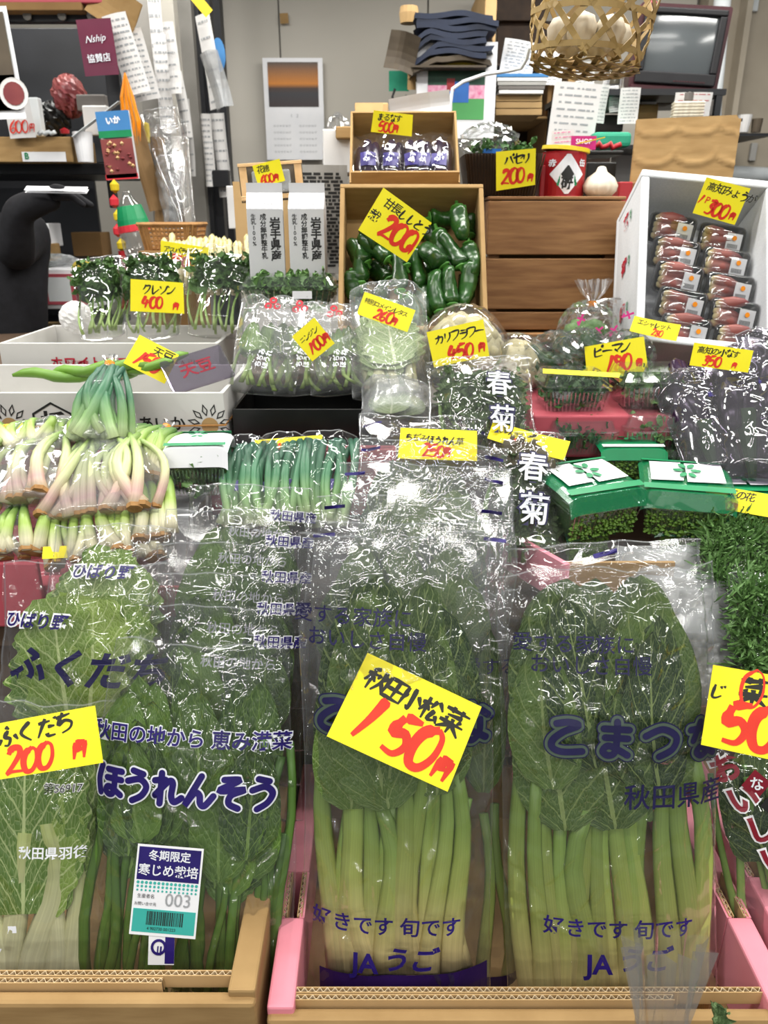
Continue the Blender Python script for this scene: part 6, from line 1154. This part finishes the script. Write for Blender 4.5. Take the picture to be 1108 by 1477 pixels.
# bamboo basket, hexagonal open weave
C0 = at(850, 12, 1.5); k = mpp(C0); R = 90*k; Hh = .2; o = thing('hanging_bamboo_basket', 'hexagonally woven bamboo basket hanging at the top edge before the television', 'basket', T3(C0.x, C0.y, C0.z-.085) @ RY(5))
def bpt(a, t, off):                                   # t: 0 centre of the base, 1 edge, >1 up the wall
    if t < 1: r = R*.86*t; z = -.012*(t*t-1)*-1
    else: r = R*(.86+.16*math.sin(min(1, (t-1))*PI/2)); z = (t-1)*.14
    return Vector((r*math.cos(a), r*math.sin(a), z)) + Vector((math.cos(a), math.sin(a), -.4 if t < 1 else 0))*off
def strip(pts, wd, nm='bamboo_strip'):
    vs = []; n = len(pts)
    for i, p in enumerate(pts):
        d = (pts[min(i+1, n-1)]-pts[max(i-1, 0)]).normalized(); nn = Vector((p.x, p.y, 0)).normalized()*max(.0, min(1, p.z/.02+.2))+Vector((0, 0, -1))*(1-max(.0, min(1, p.z/.02+.2))*.9); q = d.cross(nn).normalized()*wd*.5; nn = nn.normalized()*.0006
        vs += [p+q+nn, p-q+nn, p-q-nn, p+q-nn]
    fs = [(4*i+j, 4*i+(j+1) % 4, 4*i+4+(j+1) % 4, 4*i+4+j) for i in range(n-1) for j in range(4)]
    ob(nm, me(nm, vs, fs, 'bamboo'), o)
NS = 10
for s in (1, -1):
    for i in range(NS):
        a0 = 2*PI*i/NS+(.1 if s < 0 else 0); strip([bpt(a0+s*(t-1)*1.25, t, .0018*math.sin((t*9+i)*PI)) for t in [1+q/14*1.35 for q in range(15)]], .0095)
for i, t in enumerate((1.12, 1.5, 1.9, 2.25)): strip([bpt(2*PI*q/48, t, .002*math.sin(q*PI/2+i)) for q in range(49)], .009)
for th in (0, 60, 120):                              # base: three directions
    for j in range(-3, 4):
        x = j*R*.26; L = math.sqrt(max(0, (R*.88)**2-x*x)); c, s = math.cos(math.radians(th)), math.sin(math.radians(th)); pts = []
        for q in range(9): y = -L+2*L*q/8; rr = math.hypot(x, y)/(R*.88); pts.append(Vector((x*c-y*s, x*s+y*c, -.012*(1-rr*rr)-.002*(th/60)+.0012*math.sin(q*2.5))))
        strip(pts, .0085)
mb = MB(); pts = [bpt(2*PI*q/40, 2.4, 0) for q in range(41)]; mb.tube(pts, .007, 7); mb.build('rim', 'bamboo', o)
for i in range(6): mb = MB(); mb.lathe([(.001, -.03), (.022, -.015), (.026, .004), (.018, .02), (.001, .026)], 12); q = mb.build('onion', 'garlic_skin', smooth=True); q.matrix_world = o.matrix_world @ T3(R*.45*math.cos(i*1.05), R*.45*math.sin(i*1.05), .045); tag(q, 'pale bulb lying inside the bamboo basket', 'bulb', 'bulbs in the bamboo basket')
# ---------------------------------------------------------------- background left: dark rack, clutter
o = thing('metal_rack', 'black metal cabinet rack with a dark interior at the upper left', 'rack', T3(0, 0, 0))
for a, Y, d in (((-160, 15, 160, 32), 2.55, .03), ((150, 32, 170, 165), 2.55, .03), ((-160, 235, 152, 252), 2.55, .45), ((-160, 40, 170, 235), 3.05, .02), ((-160, 8, 168, 14), 2.55, .1), ((150, 165, 160, 300), 2.6, .03), ((-160, 252, 152, 540), 3.08, .02), ((-160, 480, 120, 490), 2.5, .5), ((-160, 378, 150, 386), 2.5, .5)): rbox(o, 'panel', a, Y, d, 'dark_steel')
for px in (40, 90, 132, 148): mb = MB(); mb.lathe([(.001, .0), (.012, 0), (.012, .006), (.001, .008)], 12, T3(*at(px, 23, 2.54)) @ RX(90)); mb.build('latch', 'grey_steel', o)
for i, a in enumerate(((-140, 2, 118, 15, -1), (-140, -10, 170, 4, 2))): block('flat_carton', ('flattened brown carton on top of the black rack', 'flattened pinkish carton topmost on the black rack')[i], 'box', a[:4], 2.5, .09, 'cardboard_dark' if i == 0 else 'carton_pink_dull', .003)
sheet('cardboard_flap', 'brown cardboard flap jutting out from the rack top', 'cardboard', 128, -15, 198, 35, 2.5, 'cardboard', -32, .01, 0, th=.006)
o, w, h, zf = sheet('food_poster', 'framed food photograph poster cut by the left edge', 'poster', -46, 22, 24, 164, 2.3, 'sticker_white', 2, .001, 0)
for a, m_ in (((-.42, .42, -.42, .45), 'brown_bag'), ((-.42, .42, .0, .25), 'herb'), ((-.42, .42, -.42, -.1), 'tile_grey')): mb = MB(); mb.box(a[0]*w, a[1]*w, a[2]*h, a[3]*h, .003, .0045+.0004*len(m_)*.1); mb.build('picture', m_, o)
mb = MB(); mb.lathe([(.0, 0), (.034, 0), (.038, .001)], 20, T3(.045, -.07, .006)); mb.build('plate_print', 'paper_white', o); mb = MB(); mb.lathe([(.0, 0), (.028, 0)], 16, T3(.045, -.07, .0075)); mb.build('food_print', 'ginger_bud', o)
o, w, h, zf = sheet('wine_card', 'wine red glossy card with pale script hanging in the rack opening', 'card', 116, 33, 166, 104, 2.45, 'wine_card', 3, .001, 0); text(o, 'Nship', 0, h*.15, .024, 'print_white', 0, 4, None, .004, shear=.4); text(o, '協賛店', 0, -h*.2, .022, 'print_white', .01, 2, None, .004)
for i, a in enumerate(((166, 28, 200, 130, -14), (180, 50, 218, 140, -12))): sheet('receipt_sheet', ('white sheet with faint rules clipped on the rack side, nearer', 'second white sheet overlapping on the rack side')[i], 'paper', *a[:4], 2.5+.05*i, 'paper_white', a[4]*-1, .006, 12, 'print_grey', seed=60+i, yaw=10)
o = thing('rubber_bands', 'hank of orange rubber bands hanging on the rack side', 'rubber bands', T3(*at(180, 105, 2.42)))
for i in range(12): mb = MB(); r_ = random.Random(i); x = (i-6)*.004; mb.tube([(0, 0, 0), (x*.8, -.005*math.sin(i), -.06), (x*1.1+.004, .004*math.cos(i), -.12), (x*1.2, 0, -.17+.015*math.sin(i*2)), (x*1.2+.005, .0, -.12), (x*.6, 0, -.05), (0, 0, 0)], .0022, 5); mb.build('band', 'orange_tape' if i % 3 else 'rubber_tan', o)
# snack pouch
o, w, h, zf = sheet('snack_pouch', 'hanging clear pouch of reddish snacks with a blue printed header', 'pouch', 147, 166, 194, 255, 2.35, 'sticker_white', 3, .003, 0)
for a, m_ in (((-.5, .5, .22, .5), 'blue_plastic'), ((-.5, .5, .12, .22), 'print_green'), ((-.48, .48, -.48, .1), 'ginger_bud'), ((-.5, .5, -.5, -.42), 'red_cherry')): mb = MB(); mb.box(a[0]*w, a[1]*w, a[2]*h, a[3]*h, .008, .0105+.0005*len(m_)*.1); mb.build('pouch_print', m_, o)
r_ = random.Random(8)
for q in range(26): mb = MB(); mb.lathe([(.0001, -.006), (.006, 0), (.0001, .006)], 6, T3(r_.uniform(-.4, .4)*w, r_.uniform(-.4, .05)*h, .011) @ RX(90)); mb.build('snack', 'straw_pale' if q % 2 else 'ginger_bud', o)
text(o, 'いか', 0, h*.36, .02, 'print_white', .05, 5, None, .012)
# shelf clutter
block('carton', 'open tan carton on the rack shelf holding the clutter', 'box', (-30, 197, 104, 234), 2.48, .2, 'cardboard'); block('white_label', 'white label with a green letter on the tan carton', 'label', (32, 219, 95, 233), 2.475, .002, 'sticker_white', 0)
q = [x for x in bpy.data.objects if x.name.startswith('white_label')][-1]; text(q, 'B', 0, 0, .024, 'print_green', .02, 0, None, .001, mtx=T3(-.05, -.001, .014) @ RX(90))
sheet('price_note', 'white note with handwritten red 600 yen leaning in the tan carton', 'note', 8, 138, 46, 196, 2.46, 'paper_white', 3, .002, 0); q = bpy.data.objects['price_note']; mb = MB(); brush(mb, '600', -.035, -.045, .035, .005, lambda x, y: 0, .004, random.Random(1)); brush(mb, '円', .022, -.045, .03, .004, lambda x, y: 0, .004, random.Random(1)); mb.build('price_figures', 'ink_red', q)
for i, a in enumerate(((44, 140, 58, 196, 'glass_clear_white', 'clear plastic box behind the white note'), (56, 150, 100, 196, 'black_plastic', 'black wrapped bundle in the tan carton'), (78, 112, 122, 165, 'ginger_bud', 'dark reddish bag deep in the rack'), (120, 152, 156, 195, 'paper_white', 'white and teal card in the rack'), (110, 136, 152, 160, 'tile_grey', 'grey clear folder leaning in the rack'), (132, 170, 148, 194, 'teal_cloth', 'teal label on the card in the rack'), (192, 200, 212, 245, 'brown_bag', 'dark brown box beside the snack pouch'), (200, 176, 213, 206, 'yellow_plastic', 'yellow strip above the dark brown box'))): 
    if i in (2, 1): crumple('wrapped_bundle', a[5], 'bundle', (a[0]+a[2])/2, (a[1]+a[3])/2, 2.7, (a[2]-a[0])*.0011, .05, (a[3]-a[1])*.0011, 50+i, a[4])
    else: block('shelf_item', a[5], 'item', a[:4], 2.6+.01*i, .03, a[4], .004)
mb = MB(); mb.tube([at(56+q*3, 194-4*abs(math.sin(q)), 2.47) for q in range(9)], .006, 6); q = mb.build('cotton_string', 'glass_clear_white', smooth=True); tag(q, 'short white cord lying over the carton rim', 'cord')
mb = MB(); mb.lathe([(.001, 0), (.022, 0), (.028, .075), (.026, .076), (.001, .074)], 18); q = mb.build('paper_cup', 'sticker_white'); q.matrix_world = T3(*at(124, 234, 2.48)) @ SC(1, 1, 1.05); tag(q, 'white paper cup upside down on the rack shelf', 'cup')
mb = MB(); mb.box(-.0, .17, -.012, .012, 0, .002); q = mb.build('ruler', 'glass_clear_white'); q.matrix_world = T3(*at(106, 198, 2.45)) @ RY(-32); tag(q, 'thin white stick leaning beside the paper cup', 'stick'); 
for i, px in enumerate((94,)): mb = MB(); mb.lathe([(.001, 0), (.012, .002), (.013, .012), (.001, .018)], 12); q = mb.build('red_stopper', 'red_plastic'); q.location = at(px, 194, 2.44); tag(q, 'small red stopper on the carton rim', 'cap')
block('white_tube', 'white tube standing right of the snack pouch', 'tube', (188, 190, 194, 236), 2.5, .015, 'glass_clear_white', .005)
# toy string, bottle, kraft bags, plastic bags
o = thing('bead_string', 'string of red and yellow trinkets hanging below the snack pouch', 'string', T3(*at(163, 262, 2.3)))
for i in range(5): mb = MB(); mb.lathe([(.001, -.018), (.012, -.01), (.013, .005), (.001, .018)], 10, T3(.003*(-1)**i, 0, -.012-.038*i)); mb.build('bead', 'red_cherry' if i % 2 else 'yellow_plastic', o)
mb = MB(); mb.tube([(0, 0, -.18), (.01, 0, -.26), (-.01, 0, -.34)], .009, 8); mb.build('tassel', 'red_plastic', o)
o = thing('bottle', 'large clear bottle with a green and pink label behind the watercress', 'bottle', T3(*at(203, 366, 2.15)) @ RY(-8) @ SC(.75, .75, .85)); mb = MB(); mb.lathe([(.001, 0), (.05, 0), (.055, .02), (.055, .07), (.05, .085), (.052, .1), (.04, .14), (.02, .165), (.016, .18), (.001, .182)], 20); mb.build('body', 'film_tray', o, smooth=True); mb = MB(); mb.lathe([(.054, .085), (.052, .1), (.041, .14)], 20); mb.build('label', 'print_green', o); mb = MB(); mb.lathe([(.0562, .066), (.056, .085)], 20); mb.build('label_band', 'red_cherry', o)
for i, a in enumerate(((200, 180, 222, 300, 10), (220, 205, 240, 320, -4), (236, 250, 262, 335, 5))): sheet('kraft_bag', ('flat brown paper bag leaning, leftmost of the paper bags', 'second brown paper bag, straighter', 'greyish brown paper bag beside the hanging plastic')[i], 'paper bag', *a[:4], 2.5+.04*i, 'kraft' if i < 2 else 'brown_bag', a[4], .02, 0, seed=70+i, th=.004)
for i, (b, t, wp, m_) in enumerate((((262, 300, 2.45), (228, 160, 2.5), 40, 'film_crisp'), ((272, 330, 2.4), (246, 185, 2.5), 34, 'film_crisp'), ((250, 330, 2.5), (240, 220, 2.55), 34, 'film_cloudy'))):
    o, w, h, fn = bag(('clear plastic bag hanging over the brown paper bags, left', 'crinkled clear plastic bag hanging, right of the first', 'cloudy bluish bag hanging lowest')[i], 'plastic bag', b, t, wp, .04, 210+i, 'hanging plastic bags', m_, nu=24, nv=36, creases=30, amp=.012, ridge=.007, name='hanging_bag', flare=.4)
for i, a in enumerate(((300, 245, 330, 270), (328, 268, 346, 330))): block('electric_box', ('dark switch box low on the door post', 'white notice box beside the wicker tray')[i], 'box', a, 3.2-.3*i, .04, 'dark_steel' if i == 0 else 'paper_white')
sheet('white_sleeve', 'large clear sleeve with papers hanging from a yellow tape', 'paper', 300, 80, 326, 152, 3.05, 'film_cloudy', 14, .02, 0); sheet('yellow_tape', 'yellow tape strip slanting across the top of the door posts', 'tape', 276, 0, 306, 14, 3.0, 'yellow_plastic', -48, .0, 0)
# lower left: boxes behind the person
block('tiled_wall_box', 'brown panel box deep under the rack', 'box', (105, 335, 148, 385), 2.9, .1, 'cardboard_dark'); block('white_carton', 'white carton corner behind the person', 'box', (60, 322, 72, 356), 2.6, .1, 'sticker_white'); block('tan_carton', 'tan open carton behind the person', 'box', (40, 352, 70, 378), 2.55, .1, 'cardboard')
crumple('plastic_bag', 'crumpled white bag on the lower shelf behind the person', 'plastic bag', 80, 378, 2.4, .07, .05, .022, 41, 'film_cloudy'); crumple('plastic_bag', 'white and red wrapped pack on the lower shelf by the person', 'plastic bag', 36, 368, 2.38, .045, .04, .03, 42, 'film_cloudy')
for i in range(3): mb = MB(); mb.lathe([(.001, -.03), (.016, -.018), (.018, 0), (.014, .02), (.001, .03)], 10, RY(90)); q = mb.build('squash', 'yellow_plastic' if i != 2 else 'herb', smooth=True); q.location = at(118+i*11, 386, 2.3); tag(q, ('yellow vegetable on the lower shelf, left one', 'yellow vegetable on the lower shelf, right one', 'green vegetable on the lower shelf')[i], 'vegetable', 'vegetables on the lower shelf')
o = block('green_crate', 'green crate behind the small 100 yen tag', 'crate', (20, 395, 62, 444), 2.3, .2, 'print_green'); o = block('printed_box', 'white framed box with a picture of bread right of the green crate', 'box', (63, 388, 130, 446), 2.28, .2, 'sticker_white')
wx = .001; hw = o.dimensions.x/2; hh = o.dimensions.z
for a, m_ in (((-.9, .9, .12, .88), 'carton_pink_dull'), ((-.8, .2, .2, .8), 'glass_clear_white'), ((-.2, .7, .25, .7), 'orange_tape'), ((-.85, .7, .7, .84), 'print_white')): mb = MB(); mb.box(a[0]*hw, a[1]*hw, -.003-.001*len(m_)*.1, -.001, a[2]*hh, a[3]*hh); mb.build('box_print', m_, o)
price_tag('small yellow tag with 100 yen on the green crate at the far left', 38, 403, 2.2, 36, 26, 0, [('たんたん', 'k', .1, .6, .28), ('100円', 'r', .1, .1, .5)])
crumple('plastic_bag', 'white bag with a blue band left of the watercress carton', 'plastic bag', 110, 458, 1.75, .035, .04, .035, 43, 'paper_white', amp=.08)
q = bpy.data.objects['plastic_bag.003'] if 'plastic_bag.003' in bpy.data.objects else None
o = block('lower_crate', 'tan box on the floor shelf behind the person', 'box', (-10, 470, 88, 520), 2.4, .1, 'cardboard_pale')
sheet('white_tray', 'white flat tray the person holds at chest height', 'tray', 36, 266, 126, 278, 2.0, 'sticker_white', -2, .0, 0, tilt=-60, th=.006)
# person: dark clothes, mostly outside the frame
per = thing('person', 'person in black top and navy apron at left edge, gloved hand under white tray', 'person')
def skin(name, joints, edges, mat, par, sub=2, root=0):
    m = bpy.data.meshes.new(name); m.from_pydata([j[:3] for j in joints], edges, []); m.materials.append(MATS[mat]); o = bpy.data.objects.new(name, m); COL.objects.link(o); o.parent = par
    md = o.modifiers.new('skin', 'SKIN'); md.use_smooth_shade = True
    if not m.skin_vertices: m.skin_vertices.new()
    for i, j in enumerate(joints): m.skin_vertices[0].data[i].radius = (j[3], j[4] if len(j) > 4 else j[3])
    m.skin_vertices[0].data[root].use_root = True
    s = o.modifiers.new('sub', 'SUBSURF'); s.levels = sub; s.render_levels = sub; return o
hx, hy = at(-40, 400, 2.15).x, 2.2; hnd = at(92, 284, 2.05)
J = [(hx, hy, .92, .15, .12), (hx, hy, 1.15, .14, .11), (hx, hy, 1.36, .17, .12), (hx, hy, 1.48, .1, .09), (hx, hy, 1.55, .055, .055), (hx+.02, hy-.02, 1.66, .085, .1), (hx+.02, hy-.02, 1.75, .06, .07),
     (hx+.16, hy-.03, 1.46, .062), (hx+.14, hy-.09, 1.41, .052), (hx+.16, hy-.12, 1.41, .05), (hnd.x-.12, hnd.y, hnd.z-.03, .042), (hnd.x-.04, hnd.y, hnd.z-.005, .03), (hnd.x-.01, hnd.y, hnd.z, .024, .034),
     (hx-.17, hy-.02, 1.42, .065), (hx-.24, hy-.04, 1.15, .05), (hx-.15, hy-.22, 1.05, .04), (hx-.1, hy-.26, 1.05, .03),
     (hx+.09, hy, .84, .1), (hx+.1, hy-.01, .5, .07), (hx+.1, hy, .1, .05), (hx+.1, hy-.12, .05, .04), (hx-.09, hy, .84, .1), (hx-.1, hy-.01, .5, .07), (hx-.1, hy, .1, .05), (hx-.1, hy-.12, .05, .04)]
E_ = [(0, 1), (1, 2), (2, 3), (3, 4), (4, 5), (5, 6), (2, 7), (7, 8), (8, 9), (9, 10), (10, 11), (11, 12), (2, 13), (13, 14), (14, 15), (15, 16), (0, 17), (17, 18), (18, 19), (19, 20), (0, 21), (21, 22), (22, 23), (23, 24)]
skin('body', J, E_, 'black_cloth', per)
for q in range(4):
    x, y, z = hnd.x, hnd.y-.025+.017*q, hnd.z; L = (.06, .072, .068, .052)[q]
    skin('finger', [(x-.02, y, z, .011), (x+L*.45, y, z+.002, .0095), (x+L*.75, y, z-.012, .0085), (x+L, y, z-.022, .007)], [(0, 1), (1, 2), (2, 3)], 'black_cloth', per, 1)
skin('thumb', [(x-.03, hnd.y-.02, hnd.z+.01, .012), (x+.0, hnd.y-.045, hnd.z+.02, .0105), (x+.025, hnd.y-.045, hnd.z+.016, .008)], [(0, 1), (1, 2)], 'black_cloth', per, 1)
skin('apron', [(hx, hy-.03, 1.2, .17, .12), (hx, hy-.03, .95, .2, .13), (hx, hy-.02, .7, .21, .14), (hx, hy-.02, .4, .22, .15)], [(0, 1), (1, 2), (2, 3)], 'navy_cloth', per)
hd = Vector((hx+.02, hy-.04, 1.67)); mb = MB(); mb.lathe([(.001, -.12), (.045, -.115), (.07, -.07), (.082, 0), (.08, .06), (.05, .105), (.001, .115)], 16, Matrix.Translation(hd) @ SC(.92, 1.08, 1)); mb.build('head', 'skin', per, smooth=True)
mb = MB(); mb.lathe([(.088, .0), (.088, .06), (.06, .112), (.001, .125)], 16, Matrix.Translation(hd+Vector((0, .012, 0))) @ SC(.95, 1.1, 1)); mb.build('hair', 'hair', per, smooth=True)
mb = MB(); mb.tube([hd+Vector((0, -.085, .02)), hd+Vector((0, -.105, -.02)), hd+Vector((0, -.085, -.03))], [.008, .014, .008], 7); [mb.lathe([(.001, -.004), (.008, 0), (.001, .004)], 8, Matrix.Translation(hd+Vector((s*.03, -.083, .015))) @ RX(90)) for s in (-1, 1)]; [mb.lathe([(.001, -.02), (.01, 0), (.001, .02)], 8, Matrix.Translation(hd+Vector((s*.078, 0, 0)))) for s in (-1, 1)]; mb.build('facial_features', 'skin', per, smooth=True)
mb = MB(); mb.tube([hd+Vector((-.022, -.083, -.055)), hd+Vector((0, -.088, -.057)), hd+Vector((.022, -.083, -.055))], .004, 6); mb.build('mouth', 'ginger_bud', per)
